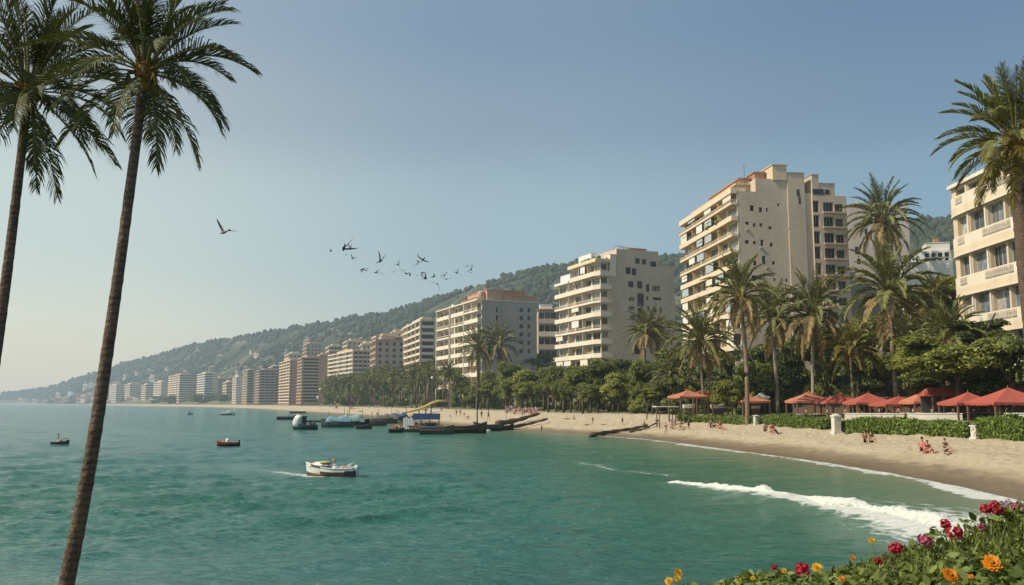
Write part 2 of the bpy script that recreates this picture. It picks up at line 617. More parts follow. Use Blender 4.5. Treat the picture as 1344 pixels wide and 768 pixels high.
def sand_material():
    m = bpy.data.materials.new('beach_sand'); m.use_nodes = True
    t = m.node_tree; b = t.nodes['Principled BSDF']
    s = attr(t, 'shore')
    n = noise_tex(t, 0.22, 5)
    s2 = _math(t, 'ADD', s, _math(t, 'MULTIPLY', _math(t, 'SUBTRACT', n, 0.5), 5.0))
    k = _math(t, 'DIVIDE', s2, 30.0, True)
    base = ramp(t, k, [(0.0, (0.16, 0.115, 0.07)), (0.13, (0.22, 0.165, 0.10)), (0.20, (0.33, 0.265, 0.175)), (0.28, (0.43, 0.36, 0.25)), (0.8, (0.49, 0.41, 0.29)), (1.0, (0.42, 0.35, 0.24))])
    n2 = noise_tex(t, 2.2, 6, 0.7)
    base = mixc(t, 0.5, base, ramp(t, n2, [(0.3, (0.70, 0.68, 0.64)), (0.6, (1, 1, 1))]), 'MULTIPLY')
    n3 = noise_tex(t, 0.6, 3)
    base = mixc(t, ramp(t, n3, [(0.60, (0, 0, 0)), (0.72, (0.25,) * 3)]), base, (0.22, 0.17, 0.11))
    t.links.new(base, b.inputs['Base Color'])
    rr = ramp(t, k, [(0.02, (0.35,) * 3), (0.25, (0.9,) * 3)])
    t.links.new(rr, b.inputs['Roughness'])
    b.inputs['Specular IOR Level'].default_value = 0.25
    bn = t.nodes.new('ShaderNodeBump'); bn.inputs['Strength'].default_value = 1.0; bn.inputs['Distance'].default_value = 0.4
    vor = t.nodes.new('ShaderNodeTexVoronoi'); vor.inputs['Scale'].default_value = 0.7
    tc = t.nodes.new('ShaderNodeTexCoord'); t.links.new(tc.outputs['Object'], vor.inputs['Vector'])
    hgt = _math(t, 'ADD', noise_tex(t, 1.3, 6, 0.65), _math(t, 'MULTIPLY', _math(t, 'MINIMUM', vor.outputs['Distance'], 0.32), 1.3))
    dry = ramp(t, k, [(0.2, (0, 0, 0)), (0.35, (1, 1, 1))])
    t.links.new(_math(t, 'MULTIPLY', hgt, dry), bn.inputs['Height'])
    t.links.new(bn.outputs[0], b.inputs['Normal'])
    return finish(m, b.outputs[0])


M['sand'] = sand_material()
M['soil'] = mat('garden_soil', (0.12, 0.115, 0.06), 0.95, 0.4, 0.05, bump=.4, bs=.7, col2=(0.16, 0.15, 0.075))
me, used = sub_mesh('beach', Vg, fc[beachf], [M['sand']])
set_attr(me, 'shore', S.ravel()[used])
structure(link(bpy.data.objects.new('beach', me)))
me, used = sub_mesh('ground', Vg, fc[groundf], [M['soil']])
structure(link(bpy.data.objects.new('ground', me)))

# ------------------------------------------------------------------ sea
rows_px = np.concatenate([np.linspace(900, 770, 30), np.linspace(769.5, 532.5, 470)])
sd = []
for p in rows_px:
    r = ray(672, p)
    sd.append(-CAM_H / r.z * r.y)
sd = np.array(sd)
sd = np.concatenate([sd, np.geomspace(sd[-1] * 1.25, 42000, 22)])
angs = np.radians(np.linspace(-47, 40, 640))
A, Dw = np.meshgrid(angs, sd)
X = np.tan(A) * Dw; Y = Dw.copy()
Ssea = inland(X, Y)
row_gap = np.gradient(sd)[:, None] * np.ones_like(X)
row_gap = np.maximum(row_gap, Dw * (angs[1] - angs[0]))
H = np.zeros_like(X); DX = np.zeros_like(X); DY = np.zeros_like(X)
rs = np.random.default_rng(4)
lam = np.geomspace(0.5, 11, 48)
for L in lam:
    for q in range(2):
        th = math.radians(rs.normal(-78, 25))             # travel direction, mostly along the view
        k = 2 * PI / L
        amp = 0.0088 * L ** 0.58
        ph = rs.uniform(0, 2 * PI)
        fade = np.clip(L / (2.6 * row_gap) - 0.35, 0, 1)
        px_, py_ = math.cos(th), math.sin(th)
        arg = k * (X * px_ + Y * py_) + ph + 0.9 * vnoise(X, Y, 0.35 / L, int(L * 10) + q, 1)
        H += amp * fade * np.sin(arg)
        DX += -0.75 * amp * fade * px_ * np.cos(arg) * -1
        DY += -0.75 * amp * fade * py_ * np.cos(arg) * -1
gust = 0.75 + 0.45 * vnoise(X, Y, 0.02, 21, 3)
calm = np.clip((-Ssea - 0.5) / 16, 0.06, 1) * np.clip(gust, 0.3, 1.3)
# the bay on the beach side lies calmer than the open water
calm *= np.clip(1.0 - 0.62 * np.clip((X + 6) / 22, 0, 1), 0.2, 1)
def line_dist(x, y, pts):
    best = np.full(x.shape, 1e9); tt = np.zeros(x.shape); sg = np.zeros(x.shape)
    n = len(pts) - 1
    for i in range(n):
        ax, ay = pts[i][0], pts[i][1]; bx, by = pts[i + 1][0], pts[i + 1][1]
        dx, dy = bx - ax, by - ay
        t = np.clip(((x - ax) * dx + (y - ay) * dy) / (dx * dx + dy * dy), 0, 1)
        d = np.hypot(x - ax - t * dx, y - ay - t * dy)
        m = d < best
        best = np.where(m, d, best); tt = np.where(m, (i + t) / n, tt)
        sg = np.where(m, np.sign(dx * (y - ay) - dy * (x - ax)), sg)
    return best, tt, sg


# wake behind the white motor boat flattens the chop
WK = [on(px, py, 0.0) for px, py in [(410, 624.5), (398, 623.5), (385, 622.5), (368, 620.5), (348, 618), (322, 614), (290, 610)]]
wd, wt, _ = line_dist(X, Y, WK)
calm *= 1 - .85 * np.exp(-(wd / 2.6) ** 2)
_bp = on(434, 625, 0.0)
_be = np.hypot((X - _bp.x) / 2.3, (Y - _bp.y) / 1.3)
calm *= 1 - .8 * np.exp(-np.maximum(_be - 1, 0) / .5)
# breaking wave
BR = [on(px, py, 0.0) for px, py in [(868, 634), (900, 638), (950, 645), (1000, 652), (1050, 661), (1100, 670), (1150, 680), (1200, 691), (1245, 699), (1300, 706), (1350, 712)]]


bd, bt, bs_ = line_dist(X, Y, BR)
swell = np.exp(-(bd / 2.2) ** 2) * np.clip(0.15 + bt * 2.5, 0, 1) * 0.42
H = H * calm + swell
DXc, DYc = DX * calm, DY * calm
# foam amount
wig = vnoise(X, Y, 0.25, 31, 4)
fo = np.zeros_like(X)
shore_on = np.clip((220 - Y) / 60, 0, 1) * np.clip((Y - 36) / 8, 0, 1)
edge = -Ssea + 1.1 * wig + 0.9 * vnoise(X, Y, 0.06, 77, 2)
fo += shore_on * np.exp(-(np.maximum(edge - 0.6, 0) / 1.2) ** 2) * 0.95
# wash between the breaker and the beach, stronger near the bank
wash = np.clip((-Ssea) / 1.5, 0, 1) * np.clip((15 - (-Ssea)) / 6, 0, 1) * np.clip((92 - Y) / 45, 0, 1) * np.clip((X - 13) / 8, 0, 1)
fo += wash * (0.36 + 0.28 * np.clip((64 - Y) / 20, 0, 1))
# trailing foam seaward of the breaker
trail = np.exp(-np.maximum(bd - 0.3, 0) / 6.0) * np.clip(bt * 3, 0, 1)
fo += trail * 0.56
fo += np.exp(-(bd / 1.3) ** 2) * .8 * np.clip(bt * 6 + .3, 0, 1)
fo += np.exp(-((np.hypot(X - 25, Y - 38) / 9) ** 2)) * 0.35
# faint older streak beyond the breaker
OLD = [on(px, py, 0.0) for px, py in [(762, 607), (790, 613), (820, 618), (858, 622), (880, 624)]]
od, ot, _ = line_dist(X, Y, OLD)
fo += np.exp(-(od / .8) ** 2) * 0.74
fo += np.exp(-(wd / (.8 + .9 * wt)) ** 2) * 1.3 * (1 - wt) ** 0.6
_bp = on(434, 625, 0.0)
_be = np.hypot((X - _bp.x) / 2.5, (Y - _bp.y) / 1.35)
fo += np.exp(-np.maximum(_be - .85, 0) / .13) * .8 * (_be < 2.5)
for _bx, _by, _r in [(299, 586, 1.7), (79, 584, 1.3)]:
    _bp = on(_bx, _by, 0.0); _be = np.hypot((X - _bp.x) / _r, (Y - _bp.y) / (_r * .6)); fo += np.exp(-np.maximum(_be - .8, 0) / .2) * .7 * (_be < 3)
WK2 = [on(px, py, 0.0) for px, py in [(310, 586), (330, 588), (345, 588)]]
fo = np.clip(fo, 0, 1.4)
Vw = np.stack([X + DXc, Y + DYc, H], -1).reshape(-1, 3)
fc = grid_faces(*A.shape)
sf = Ssea.ravel()[fc].max(1)
fc = fc[sf < 5]
me, used = sub_mesh('sea', Vw, fc, [])
shore_c = -Ssea + 60 * np.clip((62 - Y) / 34, 0, 1) ** 1.5 * np.clip((24 - X) / 22, 0, 1)
set_attr(me, 'shore', shore_c.ravel()[used])
set_attr(me, 'foam', fo.ravel()[used])


def sea_material():
    m = bpy.data.materials.new('sea_water'); m.use_nodes = True
    t = m.node_tree; b = t.nodes['Principled BSDF']
    tc = t.nodes.new('ShaderNodeTexCoord'); P_ = tc.outputs['Object']
    s = attr(t, 'shore')
    n = noise_tex(t, 0.05, 4, .6, P_)
    s2 = _math(t, 'ADD', s, _math(t, 'MULTIPLY', _math(t, 'SUBTRACT', n, 0.5), 16.0))
    k = _math(t, 'POWER', _math(t, 'DIVIDE', _math(t, 'MAXIMUM', s2, 0.0), 160.0, True), 0.5)
    body = ramp(t, k, [(0.0, (0.20, 0.19, 0.105)), (0.15, (0.12, 0.165, 0.088)), (0.26, (0.06, 0.150, 0.085)), (0.40, (0.032, 0.137, 0.092)), (0.58, (0.036, 0.152, 0.136)), (1.0, (0.052, 0.168, 0.185))])
    n2 = noise_tex(t, 0.014, 3, .6, P_)
    body = mixc(t, 1.0, body, ramp(t, n2, [(0.3, (0.86, 0.9, 0.92)), (0.7, (1.08, 1.06, 1.05))]), 'MULTIPLY')
    f = attr(t, 'foam')
    mp = t.nodes.new('ShaderNodeMapping'); mp.inputs['Scale'].default_value = (1.0, 0.75, 1)
    mp.inputs['Rotation'].default_value = (0, 0, 0.35)
    t.links.new(P_, mp.inputs[0])
    nz = noise_tex(t, 1.15, 7, 0.68, mp.outputs[0])
    v = t.nodes.new('ShaderNodeTexVoronoi'); v.feature = 'DISTANCE_TO_EDGE'; v.inputs['Scale'].default_value = 0.9
    wv = t.nodes.new('ShaderNodeVectorMath'); wv.operation = 'ADD'
    nn = t.nodes.new('ShaderNodeTexNoise'); nn.inputs['Scale'].default_value = 0.8; nn.inputs['Detail'].default_value = 3
    t.links.new(P_, nn.inputs['Vector'])
    t.links.new(mp.outputs[0], wv.inputs[0]); t.links.new(nn.outputs['Color'], wv.inputs[1])
    t.links.new(wv.outputs[0], v.inputs['Vector'])
    lace = _math(t, 'SUBTRACT', 0.34, _math(t, 'MULTIPLY', v.outputs['Distance'], 1.6))
    val = _math(t, 'ADD', _math(t, 'MULTIPLY', nz, 0.75), _math(t, 'MULTIPLY', _math(t, 'MAXIMUM', lace, 0.0), 0.55))
    thr = _math(t, 'SUBTRACT', 0.98, _math(t, 'MULTIPLY', f, 0.72))
    fm = _math(t, 'MULTIPLY', _math(t, 'SUBTRACT', val, thr), 5.0, True)
    fm = _math(t, 'MULTIPLY', fm, _math(t, 'MULTIPLY', f, 3.0, True))
    soft = _math(t, 'MULTIPLY', f, 0.30, True)
    fm = _math(t, 'MAXIMUM', fm, _math(t, 'MULTIPLY', soft, nz))
    col = mixc(t, fm, body, (0.60, 0.61, 0.57))
    t.links.new(col, b.inputs['Base Color'])
    t.links.new(_math(t, 'ADD', 0.16, _math(t, 'MULTIPLY', fm, 0.6)), b.inputs['Roughness'])
    b.inputs['IOR'].default_value = 1.33
    b.inputs['Specular IOR Level'].default_value = 0.5
    # ripples: two stretched noises, fading into the distance by themselves
    mp2 = t.nodes.new('ShaderNodeMapping'); mp2.inputs['Scale'].default_value = (0.34, 1.0, 1); mp2.inputs['Rotation'].default_value = (0, 0, 0.12)
    t.links.new(P_, mp2.inputs[0])
    r1 = noise_tex(t, 2.3, 5, 0.65, mp2.outputs[0])
    r2 = noise_tex(t, 0.33, 3, 0.55, mp2.outputs[0])
    hh = _math(t, 'ADD', _math(t, 'MULTIPLY', r1, 0.52), _math(t, 'MULTIPLY', r2, 0.75))
    hh = _math(t, 'MULTIPLY', hh, _math(t, 'ADD', 0.30, _math(t, 'MULTIPLY', k, 1.2)))
    bn = t.nodes.new('ShaderNodeBump'); bn.inputs['Strength'].default_value = 1.0; bn.inputs['Distance'].default_value = 1.15
    t.links.new(hh, bn.inputs['Height'])
    t.links.new(bn.outputs[0], b.inputs['Normal'])
    return finish(m, b.outputs[0])


M['sea'] = sea_material()
me.materials.append(M['sea'])
structure(link(bpy.data.objects.new('sea', me)))

# breaking crest: a lumpy roll of foam
M['foam'] = mat('sea_foam', (0.72, 0.73, 0.70), 0.95, 0.08, 0.9, bump=0.35, bs=9, spec=.1, trans=.25)
nu, nv = 2600, 54
us = np.linspace(0, 0.86, nu)
bx = np.interp(us, np.linspace(0, 1, len(BR)), [p.x for p in BR]); by = np.interp(us, np.linspace(0, 1, len(BR)), [p.y for p in BR])
tx = np.gradient(bx); ty = np.gradient(by); ln = np.hypot(tx, ty); tx /= ln; ty /= ln
nx_, ny_ = ty, -tx
V = []
acc = np.cumsum(ln)
arc = acc * 1.0
for j in range(nv):
    a = PI * j / (nv - 1)
    q = np.full(nu, j / (nv - 1) * 2.2)
    rad = (0.22 + 0.27 * us) * (0.78 + 0.50 * vnoise(arc, arc * 0 + 1.0, 0.5, 3, 4)) * np.clip(us * 14, 0.10, 1) * np.clip((0.88 - us) * 8, 0.0, 1)
    lump = 1 + 0.40 * vnoise(arc, q, 1.2, 12, 3) + 0.16 * np.abs(vnoise(arc, q * 1.3, 4.0, 22, 4)) + .07 * vnoise(arc, q * 2, 16.0, 32, 3)
    ca, sa = math.cos(a), math.sin(a)
    ragged = 1 + .55 * abs(ca) ** 3 * vnoise(arc, arc * 0 + np.sign(ca) * 5, 1.3, 44, 5)
    off = ca * rad * 1.6 * lump * ragged
    V.append(np.stack([bx + nx_ * off, by + ny_ * off, np.maximum(sa, 0) ** .85 * rad * lump * 1.15 + 0.04 * us + (0.30 * np.clip(.15 + us * 2.5, 0, 1) - .06) * np.exp(-(off / 2.0) ** 2)], 1))
V = np.array(V).reshape(-1, 3)
me = npmesh('surf_foam', V, [grid_faces(nv, nu)], [M['foam']], smooth=True)
o = link(bpy.data.objects.new('surf_foam', me)); o['kind'] = 'stuff'
tag(o, 'white crest of the small wave breaking just off the beach', 'wave foam')

# ------------------------------------------------------------------ far hill
RP = [-260, -120, 0, 30, 60, 100, 160, 205, 250, 290, 330, 375, 420, 460, 500, 530, 560, 590, 620, 650, 680, 720, 760, 800, 840, 880, 930, 1000, 1100, 1210, 1280, 1344, 1500, 1700]
RY = [528, 524, 517.5, 514, 510, 497, 478, 467, 454, 446, 440, 432, 426, 418, 412, 404, 394, 386, 377, 367, 359, 351, 347, 343, 339, 337, 332, 322, 306, 287, 283, 280, 272, 262]
DPX = [-260, -100, 0, 100, 150, 250, 340, 430, 520, 620, 760, 900, 1344, 1700]
DF = [5600, 5000, 4500, 2900, 2330, 1750, 1270, 820, 640, 560, 500, 440, 330, 330]
DR = [6200, 5900, 5300, 4100, 3600, 2900, 2400, 2050, 1750, 1480, 1250, 1080, 820, 760]


def hill_point(px, t, jitter=True):
    px = np.asarray(px, float); t = np.asarray(t, float)
    yr = np.interp(px, RP, RY); df = np.interp(px, DPX, DF); dr = np.interp(px, DPX, DR)
    slope = (529.3 - yr) / F                               # tangent of the ridge's elevation
    zr = CAM_H + slope * dr * 0.992
    D = df + (dr - df) * t
    x = (px - 672) / F * D * 0.992
    zf = np.where(px < 60, -3, 4.0)
    tt = np.clip(t, 0, 1)
    z = zf + (zr - zf) * (0.30 * tt + 0.70 * tt ** 1.35)
    z = np.where(t > 1, zr - (t - 1) * (dr - df) * 0.45, z)
    amp = np.minimum((zr - zf) * 0.085, 16)
    n = vnoise(x, D, 1 / 330.0, 41, 4) * amp * np.clip(tt * 4, 0, 1) * np.clip(1.25 - tt, 0.12, 1)
    gul = -np.abs(vnoise(x, D, 1 / 210.0, 52, 3)) * amp * 0.6 * np.sin(PI * tt)
    return x, D, z + n + gul


pxs = np.linspace(-250, 1690, 420); ts = np.concatenate([np.linspace(-0.03, 1, 70), np.linspace(1.03, 1.5, 12)])
PX, T = np.meshgrid(pxs, ts)
hx, hy, hz = hill_point(PX, T)
V = np.stack([hx, hy, hz], -1).reshape(-1, 3)
m = bpy.data.materials.new('hillside'); m.use_nodes = True
t = m.node_tree; b = t.nodes['Principled BSDF']
n1 = noise_tex(t, 0.006, 6, 0.65)
n2 = noise_tex(t, 0.05, 5, 0.7)
c = ramp(t, n1, [(0.36, (0.036, 0.050, 0.03)), (0.50, (0.065, 0.075, 0.045)), (0.62, (0.19, 0.165, 0.115))])
c = mixc(t, 0.6, c, ramp(t, n2, [(0.35, (0.35, 0.38, 0.3)), (0.65, (1, 1, 1))]), 'MULTIPLY')
t.links.new(c, b.inputs['Base Color']); b.inputs['Roughness'].default_value = 1.0; b.inputs['Specular IOR Level'].default_value = 0.0
bn = t.nodes.new('ShaderNodeBump'); bn.inputs['Distance'].default_value = 6.0; bn.inputs['Strength'].default_value = 0.6
t.links.new(n2, bn.inputs['Height']); t.links.new(bn.outputs[0], b.inputs['Normal'])
finish(m, b.outputs[0])
structure(link(bpy.data.objects.new('hill', npmesh('hill', V, [grid_faces(*PX.shape)], [m], smooth=True))))

# woods on the hill: one mass of small tree crowns
protos = []
for s_ in range(5):
    mb = MB().blob((0, 0, 0), (1, 1, 0.85), s_, 1, 0.7, 1.9)
    protos.append((np.array(mb.v), np.array(mb.f)))
N = 17000
tpx = RNG.uniform(-150, 1500, N * 3); tt = RNG.uniform(0.02, 1.03, N * 3) ** 0.85
tx_, ty_, tz_ = hill_point(tpx, tt)
mask = (vnoise(tx_, ty_, 1 / 95.0, 60, 3) + 0.5 * vnoise(tx_, ty_, 1 / 40.0, 66, 2) + 0.22 + 0.4 * (tt > .93) > RNG.uniform(-0.25, 0.6, N * 3))
idx = np.where(mask)[0][:N]
VV = []; FF = []; off = 0
for i in idx:
    pv, pf = protos[i % 5]
    d = ty_[i]
    r = RNG.uniform(1.8, 4.6) * (1 + 0.00022 * d)
    h = r * RNG.uniform(0.7, 1.35)
    a = RNG.uniform(0, 6.28); ca, sa = math.cos(a), math.sin(a)
    q = pv @ np.array([[ca, sa, 0], [-sa, ca, 0], [0, 0, 1]])
    VV.append(q * (r, r, h) + (tx_[i], ty_[i], tz_[i] + h * 0.45)); FF.append(pf + off); off += len(pv)
M['wood'] = mat('hill_wood', (0.058, 0.076, 0.042), 0.95, 0.4, 0.03, island=0.55, spec=.1, bump=.6, bs=.5)
o = link(bpy.data.objects.new('hillside_wood', npmesh('hillside_wood', np.concatenate(VV), [np.concatenate(FF)], [M['wood']])))
o['kind'] = 'stuff'; tag(o, 'hazy green woodland covering the long hill behind the town', 'woodland')
# ------------------------------------------------------------------ palms
def frond_mesh(name, e0, curl, n, leaf_len, leaf_w, seed, mats, vee=0.35, petiole=0.16, ragged=0.15, drop=0.0):
    """one feather frond of length 1 growing along +X, curving down; mats = (leaf, rachis)"""
    r = random.Random(seed)
    NP = 22
    pts = [Vector((0, 0, 0))]
    side = r.uniform(-0.12, 0.12)
    for i in range(NP):
        s = (i + .5) / NP
        e = e0 - curl * (s ** 1.25)
        e = max(e, -1.50)
        pts.append(pts[-1] + Vector((math.cos(e), side * s, math.sin(e))).normalized() / NP)

    def pos(s):
        f = min(s, 0.9999) * NP; i = int(f)
        return pts[i].lerp(pts[i + 1], f - i), (pts[i + 1] - pts[i]).normalized()
    mb = MB()
    mb.tube([pts[i] for i in range(0, NP + 1, 2)], [0.014 * (1 - 0.85 * i / NP) + 0.0015 for i in range(0, NP + 1, 2)], 4, 1, sm=True, flat=.7)
    V = []; Fq = []; Ft = []
    for i in range(n):
        s = petiole + (1 - petiole) * (i + r.uniform(0, .6)) / n
        p, t = pos(s)
        sd = Vector((0, 1, 0)); up = t.cross(sd) * -1
        if up.z < 0 and abs(t.z) < 0.95:
            up = -up
        q = (s - petiole) / (1 - petiole)
        prof = (0.45 + 0.55 * min(1, q * 4.5)) * (1 - 0.62 * q ** 2.2)
        for sg in (-1, 1):
            if r.random() < ragged * 0.25:
                continue
            a = math.radians(62 - 38 * q + r.uniform(-7, 7))
            v = vee + r.uniform(-0.22, 0.22)
            d = (t * math.cos(a) + (sd * sg * math.cos(v) + up * math.sin(v)) * math.sin(a)).normalized()
            L = leaf_len * prof * (1 + r.uniform(-ragged, ragged))
            wv = (t - d * t.dot(d)).normalized()
            nrm = d.cross(wv)
            wv = (wv * math.cos(0.5) + nrm * math.sin(0.5) * sg)
            w_ = leaf_w * (0.7 + 0.5 * prof)
            mid = p + d * L * 0.55
            dd = (d + Vector((0, 0, -0.30 - drop - 0.3 * r.random()))).normalized()
            tip = mid + dd * L * 0.45
            o = len(mb.v)
            mb.add([p - wv * w_ * .35, p + wv * w_ * .35, mid + wv * w_ * .5, mid - wv * w_ * .5, tip],
                   [(0, 1, 2, 3), (3, 2, 4)], 0)
    return mb.mesh(name, mats)


FR = {}


def frond_set(key, n, ll, lw, leaf, dry, seed):
    """classes of fronds by the angle they leave the crown at"""
    out = []
    for ci, (e0, curl) in enumerate([(84, 38), (72, 62), (58, 82), (42, 92), (26, 92), (8, 85), (-12, 70), (-38, 50), (-62, 28)]):
        vs = []
        for v in range(2):
            low = ci >= (7 if key == 'near' else 6)
            mt = (M[dry] if low else M[leaf], M['rachis'])
            vs.append(frond_mesh('frond', math.radians(e0), math.radians((curl + (v * 14 - 7)) * (.72 if key in ('near', 'right') else .82)), n, ll, lw, seed + ci * 10 + v, mt, vee=0.45 if ci < 5 else 0.15,
                                 ragged=0.15 + 0.08 * ci / 4, drop=0.05 * ci))
        out.append(vs)
    FR[key] = out


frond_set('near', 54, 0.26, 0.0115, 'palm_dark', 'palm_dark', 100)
frond_set('right', 54, 0.22, 0.014, 'palm', 'palm_y', 200)
frond_set('mid', 30, 0.20, 0.021, 'palm', 'palm_dry', 300)
frond_set('small', 14, 0.24, 0.045, 'palm', 'palm_dry', 400)
frond_set('gold', 22, 0.24, 0.036, 'palm_y', 'palm_y', 500)


def boots_mesh(seed, n=70, mats=None):
    """the knob of old leaf bases under a crown (radius about 1, height about 2, top at z=0.6)"""
    r = random.Random(seed)
    mb = MB().lathe([(0.45, -1.5), (0.62, -1.0), (0.95, -0.4), (1.0, 0.1), (0.75, 0.5), (0.3, 0.75)], 14, 0)
    for i in range(n):
        z = -1.25 + 1.8 * i / n
        rad = np.interp(z, [-1.5, -1, -.4, .1, .5, .75], [.45, .62, .95, 1.0, .75, .3])
        a = i * 2.39996 + r.uniform(-.2, .2)
        c, s = math.cos(a), math.sin(a)
        l = r.uniform(0.35, 0.75)
        p0 = Vector((c * rad * .8, s * rad * .8, z)); p1 = p0 + Vector((c * l * .6, s * l * .6, l * 0.75))
        mb.tube([p0, p0.lerp(p1, .6) + Vector((c * .06, s * .06, 0)), p1], [0.16, 0.13, 0.05], 5, 0, sm=False, flat=.5)
    return mb.mesh('leaf_bases', mats or [M['boot']])


BOOTS = boots_mesh(3)


def trunk_tube(path, r0, r1, parent, m, n=14, seg=26, lump=0.05, seed=0, name='trunk'):
    """smooth tapered trunk along a few way points (parent space), with ring scars"""
    path = [Vector(p) for p in path]
    k = len(path) - 1
    pts = []; rad = []
    def cr(i): return path[max(0, min(k, i))]
    for j in range(seg + 1):
        f = j / seg * k; i = min(int(f), k - 1); u = f - i
        a, b_, c, d = cr(i - 1), cr(i), cr(i + 1), cr(i + 2)
        pts.append(0.5 * ((2 * b_) + (c - a) * u + (2 * a - 5 * b_ + 4 * c - d) * u * u + (3 * b_ - a - 3 * c + d) * u ** 3))
        q = j / seg
        rad.append((r0 + (r1 - r0) * q ** 0.8) * (1 + lump * math.sin(j * 2.1 + seed) * (0.5 + 0.5 * math.sin(j * 5.7))))
    return MB().tube(pts, rad, n, 0).build(name, [m], parent)


def palm(label, crown, base, r0, r1, L, key, counts, group=None, way=(), bark='bark', seed=0, boots=True, name='palm_tree',
         scale_boot=1.0, dates=0):
    """crown and base are points of the place; way = extra points of the trunk between them, base first"""
    crown = Vector(crown); base = Vector(base)
    t = thing(name, label, 'palm tree', base, 0, group)
    r = random.Random(seed * 31 + 5)
    top = crown - base
    pth = [Vector((0, 0, -0.5))] + [Vector(p) - base for p in way] + [top]
    if len(pth) == 2:
        pth.insert(1, top * 0.5 + Vector((r.uniform(-.02, .02) * top.z, 0, 0)))
    seg = max(24, int(8 * len(pth)))
    trunk_tube(pth, r0, r1, t, M[bark], 12, seg if r0 * F / base.y < 8 else 90, 0.05, seed)
    br = r1 * 1.75 * scale_boot
    if boots:
        obj('leaf_bases', BOOTS, t, top, (0, 0, r.uniform(0, 6)), (br, br, br * 1.25))
    a = r.uniform(0, 6)
    for ci, cnt in enumerate(counts):
        for i in range(cnt):
            a += 2.39996 + r.uniform(-.25, .25)
            me_ = FR[key][ci][r.randrange(2)]
            k = L * r.uniform(0.88, 1.08)
            off = Vector((math.cos(a) * br * .55, math.sin(a) * br * .55, br * (0.75 - 0.18 * ci)))
            obj('frond', me_, t, top + off, (r.uniform(-.12, .12), r.uniform(-.09, .09), a), (k, k, k))
    if dates:
        mb = MB()
        for i in range(dates):
            an = r.uniform(0, 6.28)
            p0 = Vector((math.cos(an) * br * .8, math.sin(an) * br * .8, -br * .2)); p1 = p0 + Vector((math.cos(an) * .3, math.sin(an) * .3, -.15)) * L * .3
            for q in range(14):
                e = p1 + Vector((r.uniform(-.09, .09), r.uniform(-.09, .09), r.uniform(-.30, -.08))) * L * .62
                mb.tube([p0, p1, e], [.012 * L, .01 * L, .004 * L], 4, 0, sm=False)
        o = mb.build('date_cluster', [M['palm_y']], t); o.location = top
    return t


# the two tall palms by the camera
D1 = 20.0
w1 = [at(px, py, D1) for px, py in [(62, 860), (95, 728), (121, 590), (144, 440), (165, 290), (186, 135)]]
palm('tallest dark palm, its long curved trunk rising from the bottom edge across the sea',
     at(191, 93, D1), w1[0], 0.19, 0.10, 2.42, 'near', (6, 6, 6, 6, 5, 5, 4, 3, 1), way=w1[1:-1], bark='bark', seed=1, scale_boot=1.45, dates=3)
D2 = 22.5
w2 = [at(px, py, D2) for px, py in [(-62, 830), (-38, 660), (-14, 520), (5, 390), (20, 270), (33, 175)]]
palm('dark palm beside the tallest one, its trunk leaving the picture at the left edge',
     at(38, 118, D2), w2[0], 0.175, 0.10, 2.68, 'near', (6, 7, 6, 6, 6, 5, 4, 4, 2), way=w2[1:-1], bark='bark', seed=2, scale_boot=1.7, dates=4)

# the big one at the other edge of the frame
D9 = 62.0
w9 = [at(px, py, D9) for px, py in [(1372, 560), (1354, 430), (1342, 310), (1335, 215)]]
b9 = Vector(w9[0]); b9.z = gz(b9.x, b9.y)
palm('big green date palm standing in front of the cream balcony building with golden hanging fronds',
     at(1333, 186, D9), b9, 0.56, 0.5, 5.0, 'right', (8, 8, 8, 8, 7, 6, 6, 4, 2), way=w9[1:-1], bark='bark', seed=9, dates=3)

